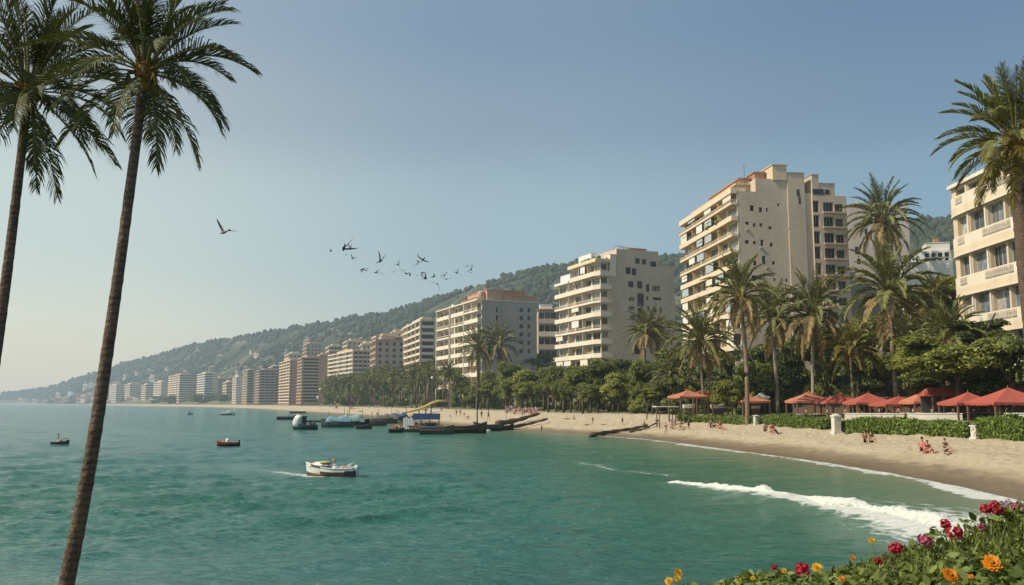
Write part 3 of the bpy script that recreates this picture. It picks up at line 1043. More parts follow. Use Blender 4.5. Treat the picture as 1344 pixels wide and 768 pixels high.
# date palms along the beach terrace: crown px, py, D, frond px, trunk foot px, half trunk px, label, bark
for i, (px, py, D, fr, fx, hw, key, bark, lab) in enumerate([
        (971, 388, 150, 50, 980, 5.0, 'mid', 'bark_mid', 'tall date palm at the hedge, its slim trunk in front of the tallest block'),
        (1013, 415, 175, 46, 1021, 4.6, 'mid', 'bark_pale', 'pale trunked date palm between the tall hedge palm and the first red canopy'),
        (1067, 411, 168, 52, 1067, 4.2, 'mid', 'bark_pale', 'date palm whose pale trunk goes down into the red canopy nearest the white pillar'),
        (1168, 384, 150, 66, 1178, 5.4, 'mid', 'bark_mid', 'largest terrace date palm, broad shaggy crown, trunk in front of the red canopies'),
        (1158, 289, 205, 50, 1160, 6.0, 'mid', 'bark_pale', 'palm high on the slope with a thick white trunk against the grey rounded wing'),
        (919, 447, 172, 47, 926, 3.6, 'mid', 'bark_mid', 'shaggy date palm beside the small red parasol at the end of the hedge'),
        (848, 436, 236, 30, 846, 3.2, 'mid', 'bark_pale', 'smaller palm with pale trunk growing against the shaded wall of the stepped block'),
        (862, 437, 242, 24, 857, 3.2, 'mid', 'bark_pale', 'ragged twin palm just beside the smaller pale trunked palm at the stepped block'),
        (1116, 461, 150, 40, 1122, 3.0, 'gold', 'bark_mid', 'yellowish arching palm in the shade behind the red canopies'),
        (628, 458, 335, 27, 626, 3.6, 'mid', 'bark', 'dark palm in front of the grey end wall, nearer to the balconies'),
        (654, 452, 335, 30, 656, 3.6, 'mid', 'bark', 'dark palm in front of the grey end wall, the taller and bushier of the pair'),
        (1246, 440, 137, 44, 1246, 5.0, 'mid', 'bark_mid', 'short bright palm with upright fronds poking out above the big rounded tree'),
        (1186, 446, 170, 36, 1188, 4.0, 'mid', 'bark_mid', 'low shaggy palm tucked behind the largest terrace palm'),
        (876, 492, 205, 26, 878, 2.6, 'small', 'bark_mid', 'small drooping palm near the flat white shelter on the sand'),
        (1226, 395, 182, 34, 1228, 3.5, 'gold', 'bark_mid', 'golden green palm below the white terraced villa'),
]):
    c = at(px, py, D)
    fx_ = ground_at(fx, D)
    k = D / F
    palm(lab, c, fx_, hw * k * .62, hw * k * .50, fr * k * 1.1, key,
         (5, 6, 7, 7, 7, 7, 6, 5, 3) if key == 'mid' else (3, 4, 5, 6, 6, 5, 4, 2, 0), bark=bark, seed=20 + i, scale_boot=1.7,
         dates=3 if key == 'mid' and fr > 44 else 0)


# small beach palms: one mesh per part
def crown_mesh(seed, key='small'):
    r = random.Random(seed)
    mb = MB(); a = 0
    for ci, cnt in enumerate((2, 3, 4, 5, 5, 4, 3, 2, 1)):
        for i in range(cnt):
            a += 2.4 + r.uniform(-.3, .3)
            me_ = FR[key][ci][r.randrange(2)]
            R = Matrix.Rotation(a, 4, 'Z') @ Matrix.Rotation(r.uniform(-.15, .15), 4, 'Y') @ Matrix.Scale(r.uniform(.8, 1.1), 4)
            vs = [R @ v.co for v in me_.vertices]
            mb.add(vs, [tuple(p.vertices) for p in me_.polygons], 0)
    return mb


CROWNS = [crown_mesh(900 + i).mesh('crown', [M[k]]) for i, k in enumerate(['palm', 'palm', 'palm_dark', 'palm'])]
THIN = MB().tube([(0, 0, -.12), (.01, .0, .3), (-.008, .01, .7), (0, 0, 1)], [.035, .028, .024, .024], 7).mesh('trunk', [M['bark']])
THIN_P = MB().tube([(0, 0, -.12), (-.012, .0, .3), (.008, .01, .7), (0, 0, 1)], [.035, .028, .024, .024], 7).mesh('trunk', [M['bark_mid']])
rp = random.Random(77)
row = []
for i in range(42):
    px = 432 + i * 4.15 + rp.uniform(-1.6, 1.6)
    s_in = rp.uniform(27, 46)
    D = D_at(px, s_in)
    top = np.interp(px, [430, 470, 500, 540, 580, 606], [503, 500, 492, 486, 482, 492]) + rp.uniform(-7, 14)
    row.append((px, top, D))
row += [(px, py, D_at(px, 44)) for px, py in [(573, 477), (560, 480), (548, 484), (585, 484)]]
row += [(px, py, D_at(px, 34)) for px, py in [(607, 498), (619, 507), (648, 499), (733, 501), (757, 507), (815, 494), (858, 503), (880, 490), (902, 497)]]
row.sort()
for i, (px, top, D) in enumerate(row):
    g = ground_at(px, D); c = at(px + rp.uniform(-2, 2), top + 5, D)
    h = c.z - g.z
    fr = rp.uniform(11, 17) * D / F
    t = thing('palm_tree', f'slim beach palm, {ORD[i]} from the far end of the palm row behind the moored boats', 'palm tree', g, 0, 'row of slim palms along the beach')
    obj('trunk', THIN if i % 3 else THIN_P, t, (0, 0, 0), (0, (c.x - g.x) / max(h, 1), 0), (h * .8, h * .8, h))
    obj('crown', CROWNS[i % 4], t, c - g, (0, 0, rp.uniform(0, 6)), (fr, fr, fr))


# ------------------------------------------------------------------ broadleaf trees
def leaf_cloud(rs_, blobs, n, size, out_bias=0.5, flat=1.0):
    """n leaf quads on the shells of the blobs; returns V, faces"""
    cs = np.array([b_[0] for b_ in blobs]); rr = np.array([b_[1] for b_ in blobs])
    w_ = (rr[:, 0] * rr[:, 2]); w_ = w_ / w_.sum()
    k = rs_.choice(len(blobs), n, p=w_)
    d = rs_.normal(size=(n, 3)); d /= np.linalg.norm(d, axis=1, keepdims=True)
    d[:, 2] = np.where((d[:, 2] < -0.3), -d[:, 2], d[:, 2])
    rad = rs_.uniform(0.70, 1.10, (n, 1)) * (1 + .25 * (rs_.random((n, 1)) < .12))
    p = cs[k] + d * rr[k] * rad
    nrm = d * out_bias + rs_.normal(size=(n, 3)) * 0.55
    nrm /= np.linalg.norm(nrm, axis=1, keepdims=True)
    a = np.cross(nrm, rs_.normal(size=(n, 3))); a /= np.linalg.norm(a, axis=1, keepdims=True)
    b_ = np.cross(nrm, a)
    sz = size * rs_.uniform(0.55, 1.35, (n, 1))
    V = np.stack([p - a * sz, p + b_ * sz * .5, p + a * sz, p - b_ * sz * .5], 1).reshape(-1, 3)
    return V, np.arange(4 * n).reshape(n, 4)


def tree_crown(seed, n=7000, size=0.062, lobes=18, leaf='leaf', spread=0.62, zs=0.8):
    rs_ = np.random.default_rng(seed)
    blobs = []
    for i in range(lobes):
        a = rs_.uniform(0, 2 * PI); q = rs_.uniform(0.1, 1.25) ** .7 * spread; zz = rs_.uniform(-.55, .72) * zs
        r = rs_.uniform(0.16, 0.40) * (1.15 - .35 * q)
        blobs.append((np.array([math.cos(a) * q, math.sin(a) * q, zz * (1 - 0.3 * q)]), np.array([r, r, r * rs_.uniform(.65, .95)])))
    V, Fq = leaf_cloud(rs_, blobs, n, size)
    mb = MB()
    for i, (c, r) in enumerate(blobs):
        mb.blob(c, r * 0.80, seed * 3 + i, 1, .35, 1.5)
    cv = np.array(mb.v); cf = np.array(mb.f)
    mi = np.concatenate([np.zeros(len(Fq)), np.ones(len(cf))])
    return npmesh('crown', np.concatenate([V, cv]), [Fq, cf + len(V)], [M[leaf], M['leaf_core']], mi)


TC = {'m': [tree_crown(s, leaf='leaf') for s in (1, 2, 3)], 'l': [tree_crown(s, leaf='leaf_l') for s in (4, 5)],
      'd': [tree_crown(s, leaf='leaf_d') for s in (6, 7)], 'big': [tree_crown(8, 16000, 0.040, 26, 'leaf_l', .72, .75)]}


def limb_mesh(seed):
    r = random.Random(seed)
    mb = MB().tube([(0, 0, -.15), (.02, 0, .35), (0, .02, .7)], [.075, .06, .045], 8)
    for i in range(5):
        a = i * 1.3 + r.uniform(-.3, .3); z = r.uniform(.45, .7)
        c, s = math.cos(a), math.sin(a)
        mb.tube([(0, 0, z), (c * .15, s * .15, z + .18), (c * .36, s * .36, z + .42)], [.035, .026, .01], 6)
    return mb.mesh('trunk', [M['tree_bark']])


LIMBS = [limb_mesh(i) for i in range(3)]


def tree(px, py, rx, ry, D, kind, label, seed, name='tree', group=None, cat='tree', squash=1.0):
    k = D / F
    g = ground_at(px, D); c = at(px, py, D)
    t = thing(name, label, cat, g, 0, group)
    r = random.Random(seed)
    h = max(c.z - g.z, ry * k * .5)
    obj('trunk', LIMBS[seed % 3], t, (0, 0, 0), (0, 0, r.uniform(0, 6)), (max(h, rx * k) * .8, max(h, rx * k) * .8, h * 1.15))
    obj('crown', TC[kind][seed % len(TC[kind])], t, (c.x - g.x, 0, h), (0, 0, r.uniform(0, 6)), (rx * k * 1.36, rx * k * 1.2, ry * k * 1.42))
    return t


TREES = [
    # along the beach between the moored boats and the stepped block
    (438, 512, 18, 16, None, 44, 'd', 'dark round tree at the far end of the beach palms'),
    (472, 510, 20, 16, None, 58, 'm', 'leafy tree behind the palms under the banded tan tower'),
    (512, 512, 22, 17, None, 56, 'm', 'bushy tree behind the palms below the plain tan block'),
    (548, 512, 22, 18, None, 54, 'l', 'yellow green tree behind the palms left of the yellow slide'),
    (585, 512, 22, 18, None, 46, 'd', 'dark leafy tree behind the yellow slide'),
    (607, 503, 17, 20, None, 42, 'l', 'yellow green tree at the foot of the orange roofed block'),
    (640, 505, 17, 18, None, 36, 'l', 'light tree on the sand below the pair of dark palms'),
    (640, 484, 24, 14, None, 60, 'd', 'dark spreading tree at the foot of the grey end wall'),
    (690, 478, 30, 14, None, 68, 'd', 'dark low tree line bush under the small windows of the grey end wall'),
    (672, 497, 22, 20, None, 40, 'm', 'rounded green tree left of the largest beach tree'),
    (700, 510, 27, 24, None, 36, 'l', 'largest bright rounded tree on the beach edge above the crowd'),
    (726, 497, 19, 20, None, 40, 'm', 'green tree in front of the lowest balconies of the stepped block'),
    (741, 514, 16, 18, None, 33, 'l', 'light green tree with thin trunks beside the crowd'),
    (762, 503, 22, 22, None, 36, 'm', 'dense green tree below the stepped block, first past the balconies'),
    (772, 522, 12, 13, None, 31, 'l', 'small pale green tree on the sand edge under the stepped block'),
    (792, 496, 24, 22, None, 42, 'm', 'leafy tree in front of the shaded wall of the stepped block'),
    (812, 512, 22, 22, None, 33, 'l', 'bright rounded tree with a dark trunk near the driftwood logs'),
    (826, 486, 30, 16, None, 54, 'd', 'dark spreading tree hugging the shaded wall of the stepped block'),
    (842, 500, 22, 24, None, 40, 'm', 'tall green tree between the stepped block and the flat white shelter'),
    (862, 520, 17, 18, None, 33, 'm', 'low leafy tree behind the flat white shelter'),
    (838, 536, 13, 13, None, 31, 'l', 'pale bush like tree on the sand left of the flat white shelter'),
    (884, 478, 26, 22, None, 54, 'd', 'dark tree between the ragged twin palm and the shaggy date palm'),
    (892, 512, 22, 18, None, 36, 'm', 'green tree just above the small red parasol'),
    (930, 505, 24, 24, None, 46, 'd', 'dark tree filling the gap behind the shaggy date palm'),
    (950, 492, 30, 28, None, 58, 'm', 'green tree behind the slim hedge palm'),
    (955, 520, 18, 18, 168, 0, 'l', 'light green bush tree between the small parasol and the red and white awning'),
    (998, 500, 26, 28, 178, 0, 'm', 'green tree behind the red and white awning'),
    (1000, 478, 34, 26, 196, 0, 'd', 'dark tall tree at the foot of the plain stucco wall'),
    (1040, 486, 26, 30, 182, 0, 'd', 'very dark tree above the first red canopy'),
    (1050, 462, 36, 24, 200, 0, 'm', 'green tree at the foot of the plain wall between two date palms'),
    (1085, 480, 32, 30, 172, 0, 'd', 'dark tree between the pale trunked palm and the yellowish palm'),
    (1100, 450, 36, 26, 190, 0, 'd', 'dark tree under the large glazed bays'),
    (1128, 488, 30, 26, 160, 0, 'd', 'dark shrub like tree behind the middle red canopies'),
    (1150, 440, 32, 30, 182, 0, 'm', 'green tree on the slope behind the largest date palm'),
    (1160, 492, 30, 26, 158, 0, 'd', 'dark tree behind the trunk of the largest date palm'),
    (1196, 470, 26, 30, 150, 0, 'd', 'dark tree in the gap left of the big rounded tree'),
    (1200, 405, 32, 26, 196, 0, 'm', 'green tree on the slope under the white villa'),
    (1240, 392, 26, 26, 186, 0, 'l', 'yellowish tree directly under the white villa'),
    (1222, 432, 26, 24, 168, 0, 'd', 'dark tree on the slope below the yellowish tree'),
    (1258, 474, 66, 38, 128, 0, 'big', 'biggest rounded tree spreading over the red canopies below the cream building'),
    (1330, 478, 48, 36, 124, 0, 'd', 'dark tree at the edge of the frame over the largest red canopy'),
    (1284, 436, 34, 18, 136, 0, 'd', 'dark leafy tree hiding the foot of the cream building'),
    (1212, 505, 28, 18, 140, 0, 'd', 'dark shrub tree behind the red tiled pavilion'),
    (1290, 505, 40, 18, 131, 0, 'd', 'dark shrub tree behind the two nearest red canopies'),
]
for i, (px, py, rx, ry, D, s_in, kind, lab) in enumerate(TREES):
    if D is None:
        D = D_at(px, s_in)
    tree(px, py, rx, ry, D, kind, lab, i + 3)

# bushes filling the foot of the trees
BUSH = {'m': tree_crown(21, 1500, .12, 9, 'leaf', .6, .7), 'l': tree_crown(22, 1500, .12, 9, 'leaf_l', .6, .7), 'd': tree_crown(23, 1500, .12, 9, 'leaf_d', .6, .7)}


def bush(px, D, w_px, h_px, kind, label, group):
    g = ground_at(px, D); k = D / F
    o = obj('bush', BUSH[kind], None, (g.x, g.y, g.z + h_px * k * .32), (0, 0, rp.uniform(0, 6)), (w_px * k, w_px * k * .8, h_px * k))
    return tag(o, label, 'bush', group)


nbu = 0
for i in range(34):
    px = 436 + i * 13.6 + rp.uniform(-4, 4)
    bush(px, D_at(px, rp.uniform(40, 52) if px < 600 else rp.uniform(37, 46)), rp.uniform(11, 18), rp.uniform(12, 19), rp.choice('mmld'),
         f'leafy bush under the beach trees, {ORD[i]} from the far end', 'bushes under the beach trees')
for i in range(46):
    px = 895 + (i % 23) * 20.5 + rp.uniform(-6, 6)
    D = (np.interp(px, [890, 1344], [196, 136]) if i < 23 else np.interp(px, [890, 1344], [212, 150])) + rp.uniform(-4, 6)
    bush(px, float(D), rp.uniform(20, 32), rp.uniform(22, 34) * (1 if i < 23 else 1.35), rp.choice('mdddl'),
         ('leafy bush right behind the terrace, ' if i < 23 else 'tall bush on the slope above the terrace, ') + f'{ORD[i % 23]} from the small red parasol', 'bushes behind the terrace')

# thin young trees with bare pale stems along the back of the beach
for i, px in enumerate(sorted(607 + q * 9.6 + rp.uniform(-6, 6) for q in range(30))):
    D = D_at(px, rp.uniform(27.5, 36))
    tree(px, rp.uniform(506, 528), rp.uniform(6, 15), rp.uniform(6, 16), D, 'lm'[i % 2], f'thin young tree, {ORD[i]} from the boats in the line at the back of the sand', 60 + i,
         group='thin young trees at the back of the sand')

# far shore trees: small dark clumps before the distant towers
for i in range(26):
    px = 208 + i * 8.9 + rp.uniform(-3, 3)
    D = D_at(px, rp.uniform(40, 70))
    tree(px, np.interp(px, [200, 300, 430], [526, 522, 518]) + rp.uniform(-2, 3), rp.uniform(6, 10), rp.uniform(4, 7), D, 'dm'[i % 2],
         f'small hazy tree, {ORD[i]} along the far shore below the distant towers', 100 + i, group='hazy trees along the far shore')


# ------------------------------------------------------------------ hedges
def hedge(label, p0, p1, w_, z0, h, n, seed):
    """clipped hedge between two plan points"""
    p0 = Vector(p0); p1 = Vector(p1)
    L = (p1 - p0).length; d = (p1 - p0) / L; nr = Vector((-d.y, d.x))
    rs_ = np.random.default_rng(seed)
    u = rs_.uniform(0, 1, n); face = rs_.choice(3, n, p=[.42, .42, .16])
    top = h * (.97 + 0.26 * vnoise(u * L, u * 0 + seed, .30, seed, 4))
    v = np.where(face == 0, -w_ / 2, np.where(face == 1, w_ / 2, rs_.uniform(-w_ / 2, w_ / 2)))
    z = np.where(face == 2, top, rs_.uniform(0, 1, n) * top)
    nx = np.stack([np.where(face == 0, -1, np.where(face == 1, 1, 0)) * nr.x, np.where(face == 0, -1, np.where(face == 1, 1, 0)) * nr.y, (face == 2) * 1.0], 1)
    p = np.stack([p0.x + d.x * L * u + nr.x * v, p0.y + d.y * L * u + nr.y * v, z], 1)
    zl = np.array([gz(*q) for q in np.stack([np.linspace(p0.x, p1.x, 12), np.linspace(p0.y, p1.y, 12)], 1)])
    base = np.interp(u, np.linspace(0, 1, 12), zl)
    p[:, 2] += base
    p += rs_.normal(size=(n, 3)) * np.array([.17, .17, .13])
    nrm = nx + rs_.normal(size=(n, 3)) * .6; nrm /= np.linalg.norm(nrm, axis=1, keepdims=True)
    a = np.cross(nrm, rs_.normal(size=(n, 3))); a /= np.linalg.norm(a, axis=1, keepdims=True); b_ = np.cross(nrm, a)
    sz = rs_.uniform(.10, .24, (n, 1))
    V = np.stack([p - a * sz, p + b_ * sz * .5, p + a * sz, p - b_ * sz * .5], 1).reshape(-1, 3)
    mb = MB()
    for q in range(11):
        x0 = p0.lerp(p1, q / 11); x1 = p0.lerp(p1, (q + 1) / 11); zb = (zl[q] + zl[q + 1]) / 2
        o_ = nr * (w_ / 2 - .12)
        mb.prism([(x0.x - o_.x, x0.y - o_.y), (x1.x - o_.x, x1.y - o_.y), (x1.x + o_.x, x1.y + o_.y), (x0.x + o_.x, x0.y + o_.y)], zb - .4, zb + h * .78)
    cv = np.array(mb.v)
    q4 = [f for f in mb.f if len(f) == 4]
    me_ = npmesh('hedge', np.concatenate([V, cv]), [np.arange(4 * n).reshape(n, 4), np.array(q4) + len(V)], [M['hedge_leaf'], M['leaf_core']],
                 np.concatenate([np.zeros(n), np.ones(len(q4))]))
    return tag(link(bpy.data.objects.new('hedge', me_)), label, 'hedge')


def hp(px, z_py):     # hedge foot in plan from a photo pixel, on the sand there
    for D in np.geomspace(45, 600, 900):
        q = at(px, z_py, float(D))
        if q.z <= gz(q.x, q.y):
            break
    return (q.x, q.y)


PIL1 = hp(1098, 569); PIL2 = hp(1283, 574)
hedge('low stepped green hedge between the small red parasol and the small white pillar', hp(893, 552), hp(1003, 556), 1.4, 0, 1.1, 9000, 3)
hedge('clipped green hedge under the first red canopy, ending at the white pillar with the lantern', hp(1010, 557), hp(1091, 564), 1.5, 0, 1.45, 9000, 4)
hedge('long clipped green hedge between the two white pillars', hp(1104, 566), hp(1276, 573), 1.5, 0, 1.5, 16000, 5)
hedge('clipped green hedge past the second white pillar running out of the frame', hp(1290, 575), hp(1420, 580), 1.7, 0, 1.85, 12000, 6)
# ------------------------------------------------------------------ buildings
M['glass_blue_refl'] = glass_mat('blue_reflection_glass', [(0, (0.05, 0.07, 0.085)), (.5, (0.12, 0.16, 0.19)), (1, (0.24, 0.28, 0.31))], .1)  # blue reflection painted into the pane colour


M['blue_blind'] = mat('blue_grey_blind', (.38, .42, .44), .8, .08, 1)


class Block:
    """a building seen corner-on: pixel columns of its far end, near corner and side end, plan from depth and ratio.
    local frame: corner at 0,0; +x along the shaded side wall, +y along the sunlit seaward front (wall at x=0)"""

    def __init__(s, name, label, pL, pC, pR, D, ratio, base=None, cat='building', group=None, ytop=None):
        s.D = D
        C = at(pC, 529, D); E = at(pL, 529, D / ratio)
        d = Vector((E.x - C.x, E.y - C.y)); s.L = d.length; d.normalize()
        s.dy = d; s.dx = Vector((d.y, -d.x))
        s.C = Vector((C.x, C.y))
        s.rz = math.atan2(s.dx.y, s.dx.x)
        s.W = s.rx(pR)
        cx = s.C + s.dx * s.W / 2 + s.dy * s.L / 2
        s.z0 = base if base is not None else max(gz(C.x, C.y), 1.0)
        s.root = thing(name, label, cat, (C.x, C.y, s.z0), s.rz, group)
        s.H = s.zc(ytop) if ytop else None
        s.cache = {}

    def _solve(s, px, d):
        t = (px - 672) / F / 1.0077
        # (C.x + d.x l) = t (C.y + d.y l)
        return (t * s.C.y - s.C.x) / (d.x - t * d.y)

    def rx(s, px): return s._solve(px, s.dx)

    def ly(s, px): return s._solve(px, s.dy)

    def zc(s, py, l=0, d=None):
        """local height of photo row py at distance l along the wall d"""
        Y = s.C.y + (d.y * l if d is not None else 0)
        r = ray(672, py)
        return CAM_H + r.z / r.y * Y - s.z0

    def zr(s, px, py): return s.zc(py, s.rx(px), s.dx)

    def zl(s, px, py): return s.zc(py, s.ly(px), s.dy)


def face_pt(face, a, z, depth, off=0.0):
    """point on a face: 'R' wall at y=off (a along x), 'L' wall at x=off (a along y); depth goes into the building"""
    return (a, off + depth, z) if face == 'R' else (off + depth, a, z)


def wall(B, name, face, a0, a1, z0, z1, holes, m, depth=0.4, off=0.0, parent=None):
    """a facade sheet with real openings and reveals"""
    xs = sorted({round(v, 3) for v in [a0, a1] + [h[0] for h in holes] + [h[1] for h in holes] if a0 - 1e-6 <= v <= a1 + 1e-6})
    zs = sorted({round(v, 3) for v in [z0, z1] + [h[2] for h in holes] + [h[3] for h in holes] if z0 - 1e-6 <= v <= z1 + 1e-6})
    mb = MB()
    for i in range(len(xs) - 1):
        run = None
        for j in range(len(zs) - 1):
            cx, cz = (xs[i] + xs[i + 1]) / 2, (zs[j] + zs[j + 1]) / 2
            hole = any(h[0] < cx < h[1] and h[2] < cz < h[3] for h in holes)
            if not hole:
                if run is None: run = zs[j]
            if run is not None and (hole or j == len(zs) - 2):
                top = zs[j] if hole else zs[j + 1]
                mb.add([face_pt(face, xs[i], run, 0, off), face_pt(face, xs[i + 1], run, 0, off), face_pt(face, xs[i + 1], top, 0, off), face_pt(face, xs[i], top, 0, off)],
                       [(0, 1, 2, 3) if face == 'R' else (3, 2, 1, 0)])
                run = None
    for h in holes:
        p = [(h[0], h[2]), (h[1], h[2]), (h[1], h[3]), (h[0], h[3])]
        vs = [face_pt(face, a, z, 0, off) for a, z in p] + [face_pt(face, a, z, depth, off) for a, z in p]
        fs = [(i, 4 + i, 4 + (i + 1) % 4, (i + 1) % 4) for i in range(4)]
        mb.add(vs, fs)
    return mb.build(name, m if isinstance(m, list) else [m], parent or B.root)


WCACHE = {}


def window(B, face, h, depth=0.32, glass='glass', frame='frame', mull=1, off=0.0, name='window', parent=None, thick=0.09, rail=True):
    """frame with its pane as a sub-part, set into the opening h"""
    wd, ht = round(h[1] - h[0], 2), round(h[3] - h[2], 2)
    key = (face, wd, ht, mull, glass, frame, rail)
    if key not in WCACHE:
        f = MB(); g = MB(); t = min(thick, wd * .12)
        bars = [(0, t, 0, ht), (wd - t, wd, 0, ht), (t, wd - t, 0, t), (t, wd - t, ht - t, ht)]
        bars += [(wd * (k + 1) / (mull + 1) - t * .4, wd * (k + 1) / (mull + 1) + t * .4, t, ht - t) for k in range(mull)]
        for a0, a1, z0, z1 in bars:
            f.box(a0, a1, 0, .1, z0, z1) if face == 'R' else f.box(0, .1, a0, a1, z0, z1)
        g.add([face_pt(face, a, z, .06) for a, z in [(t * .5, t * .5), (wd - t * .5, t * .5), (wd - t * .5, ht - t * .5), (t * .5, ht - t * .5)]], [(0, 1, 2, 3) if face == 'R' else (3, 2, 1, 0)])
        WCACHE[key] = (f.mesh('window', [M[frame]]), g.mesh('pane', [M[glass]]))
    fm, gm = WCACHE[key]
    o = obj(name, fm, parent or B.root, face_pt(face, h[0], h[2], depth, off))
    obj('pane', gm, o)
    return o


def shell(B, x0, x1, y0, y1, z0, z1, m, name='wall', open_l=False, open_r=False):
    """box walls and flat roof, leaving out the two seen faces where a facade sheet goes"""
    mb = MB()
    mb.add([(x0, y0, z1), (x1, y0, z1), (x1, y1, z1), (x0, y1, z1)], [(0, 1, 2, 3)])
    mb.add([(x1, y0, z0), (x1, y1, z0), (x1, y1, z1), (x1, y0, z1)], [(0, 1, 2, 3)])
    mb.add([(x1, y1, z0), (x0, y1, z0), (x0, y1, z1), (x1, y1, z1)], [(0, 1, 2, 3)])
    if not open_l:
        mb.add([(x0, y1, z0), (x0, y0, z0), (x0, y0, z1), (x0, y1, z1)], [(0, 1, 2, 3)])
    if not open_r:
        mb.add([(x0, y0, z0), (x1, y0, z0), (x1, y0, z1), (x0, y0, z1)], [(0, 1, 2, 3)])
    return mb.build(name, [m], B.root)


def roof_box(B, x0, x1, y0, y1, z0, z1, m, name='penthouse', lip=0.0):
    mb = MB().box(x0, x1, y0, y1, z0, z1)
    if lip:
        mb.box(x0 - lip, x1 + lip, y0 - lip, y1 + lip, z1, z1 + lip * .8)
    return mb.build(name, [m] if not isinstance(m, list) else m, B.root)


def balcony(B, y0, y1, z, proj, fh, mp, ms, wrap=0.0, fins=0, cham=0.0, solid=True, par=0.30, xs=0.0):
    """balcony along the seaward front: slab, parapet, fins up to the next slab; wrap = run round the corner along x"""
    mb = MB(); th = 0.10 * fh; ph = par * fh; t = 0.12
    c = min(cham, proj + wrap)
    poly = [(xs - proj, y1), (xs - proj, y0 + c)] + ([(xs - proj + c * .8, y0 - (wrap > 0) * proj * .55)] if c > 0 else [(xs - proj, y0 - (wrap > 0) * proj * .55)])
    poly += [(xs + wrap, y0 - (wrap > 0) * proj * .55), (xs + wrap, y0 + (0.02 if wrap else 0)), (xs + 0.03, y0 + 0.02), (xs + 0.03, y1)]
    if wrap <= 0:
        poly = [(xs - proj, y1), (xs - proj, y0), (xs + .03, y0), (xs + .03, y1)]
    mb.prism(poly, z - th, z, 1)
    edge = poly[:4] if wrap > 0 else poly[:3]
    if wrap > 0:
        edge = [poly[0], poly[1], poly[2], poly[3]]
    else:
        edge = [(xs, y1 - .01), (xs - proj, y1 - .01), (xs - proj, y0), (xs, y0)]
    for (ax, ay), (bx, by) in zip(edge[:-1], edge[1:]):
        d = Vector((bx - ax, by - ay))
        if d.length < .05: continue
        d.normalize(); n = Vector((-d.y, d.x)) * t
        e = 0.004
        q = [(ax - n.x * .3, ay - n.y * .3), (bx - n.x * .3, by - n.y * .3), (bx + n.x * .7, by + n.y * .7), (ax + n.x * .7, ay + n.y * .7)]
        if solid:
            mb.prism(q, z - th * 1.25, z + ph, 0)
        else:
            mb.prism(q, z - th * 1.2, z + ph * .12, 0)
            mb.prism(q, z + ph * .88, z + ph, 0)
            k = max(2, int((Vector((bx, by)) - Vector((ax, ay))).length / (0.16 * fh)))
            for i in range(k + 1):
                cx, cy = ax + (bx - ax) * i / k, ay + (by - ay) * i / k
                mb.box(cx - .05, cx + .05, cy - .05, cy + .05, z + ph * .12, z + ph * .88, 0)
    for i in range(fins):
        yy = y0 + (y1 - y0) * (i + 1) / (fins + 1)
        mb.box(xs - proj * .82, xs - .05, yy - .1, yy + .1, z, z + fh * .9 - th, 1)
    return mb.build('balcony', [mp, ms], B.root)


def dish(B, x, y, z, r):
    """little satellite dish or vent on a roof"""
    return MB().tube([(x, y, z), (x, y, z + r * 1.4)], r * .12, 5).lathe([(r * .1, r * 1.2), (r, r * 1.7), (r * .9, r * 1.75), (r * .05, r * 1.3)], 10, 0, (x, y, z)).build('dish', [M['white']], B.root)


rb = random.Random(5)

# ---- B3, the tallest stucco block -------------------------------------------------
B = Block('apartment_building', 'tallest beige apartment block with yellow edged balconies and a bare stucco side wall', 904, 976, 1122, 214, 0.835, 9.0)
Wm = B.rx(1076)                        # plain wall, then the glazed bays
zt = B.zr(978, 251)
fh = (B.zc(264) - B.zc(369)) / 5.0
# side wall with its scattered small windows (photo rows and columns)
wins = [(993, 998.5, 269.5, 277), (1005, 1009.5, 272, 278.5), (1014.5, 1017, 273, 278), (1030, 1033, 267, 270.5),
        (986, 991, 291, 295), (996, 1000, 293, 298), (1005, 1009, 293, 297.5), (1017, 1021.5, 297, 301),
        (985, 990, 315, 320), (995.5, 999.5, 316.5, 320.5), (1005.5, 1009.5, 314.5, 323), (1018, 1022, 319, 324),
        (988, 991.5, 341, 349), (995, 999.5, 342, 348.5), (1007, 1011.5, 336, 347), (1020, 1024, 343, 347.5),
        (992, 999, 361.5, 365.5), (1002, 1008, 363, 367), (1021.5, 1024, 365, 369), (1037, 1040, 366, 370),
        (1003, 1007, 388, 393), (1020, 1023, 390, 394)]
holes = [(B.rx(a), B.rx(b_), B.zr(a, d), B.zr(a, c)) for a, b_, c, d in wins]
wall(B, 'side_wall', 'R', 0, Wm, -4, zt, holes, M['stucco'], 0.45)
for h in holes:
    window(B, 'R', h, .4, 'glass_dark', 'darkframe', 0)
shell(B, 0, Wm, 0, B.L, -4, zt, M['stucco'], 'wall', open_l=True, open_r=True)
# the taller mid part of the side wall stands slightly proud, stepping up to the chimney block
z2 = B.zr(1010, 234.5); x2 = B.rx(1001.5)
roof_box(B, x2, B.rx(1044), 0.003, B.L * .55, zt - .3, z2, M['stucco'], 'upper_storey')
roof_box(B, B.rx(1024.5), B.rx(1043.5), -0.35, 6, z2 - .3, B.zr(1034, 217.5), M['cream'], 'chimney_block', .25)
roof_box(B, B.rx(1008), B.rx(1022), 3.5, 9.5, z2, z2 + 2.4, M['terracotta'], 'roof_shed', .3)
roof_box(B, B.rx(1044), B.rx(1067), -0.28, B.L * .5, -4, B.zr(1056, 227.5), M['stucco'], 'stair_tower', .2)
wall_t = MB().box(B.rx(1056), B.rx(1060), -.32, -.29, B.zr(1058, 258), B.zr(1058, 249)).box(B.rx(1058), B.rx(1061), -.32, -.29, B.zr(1058, 268), B.zr(1058, 259)).build('slot_window', [M['glass_dark']], B.root)
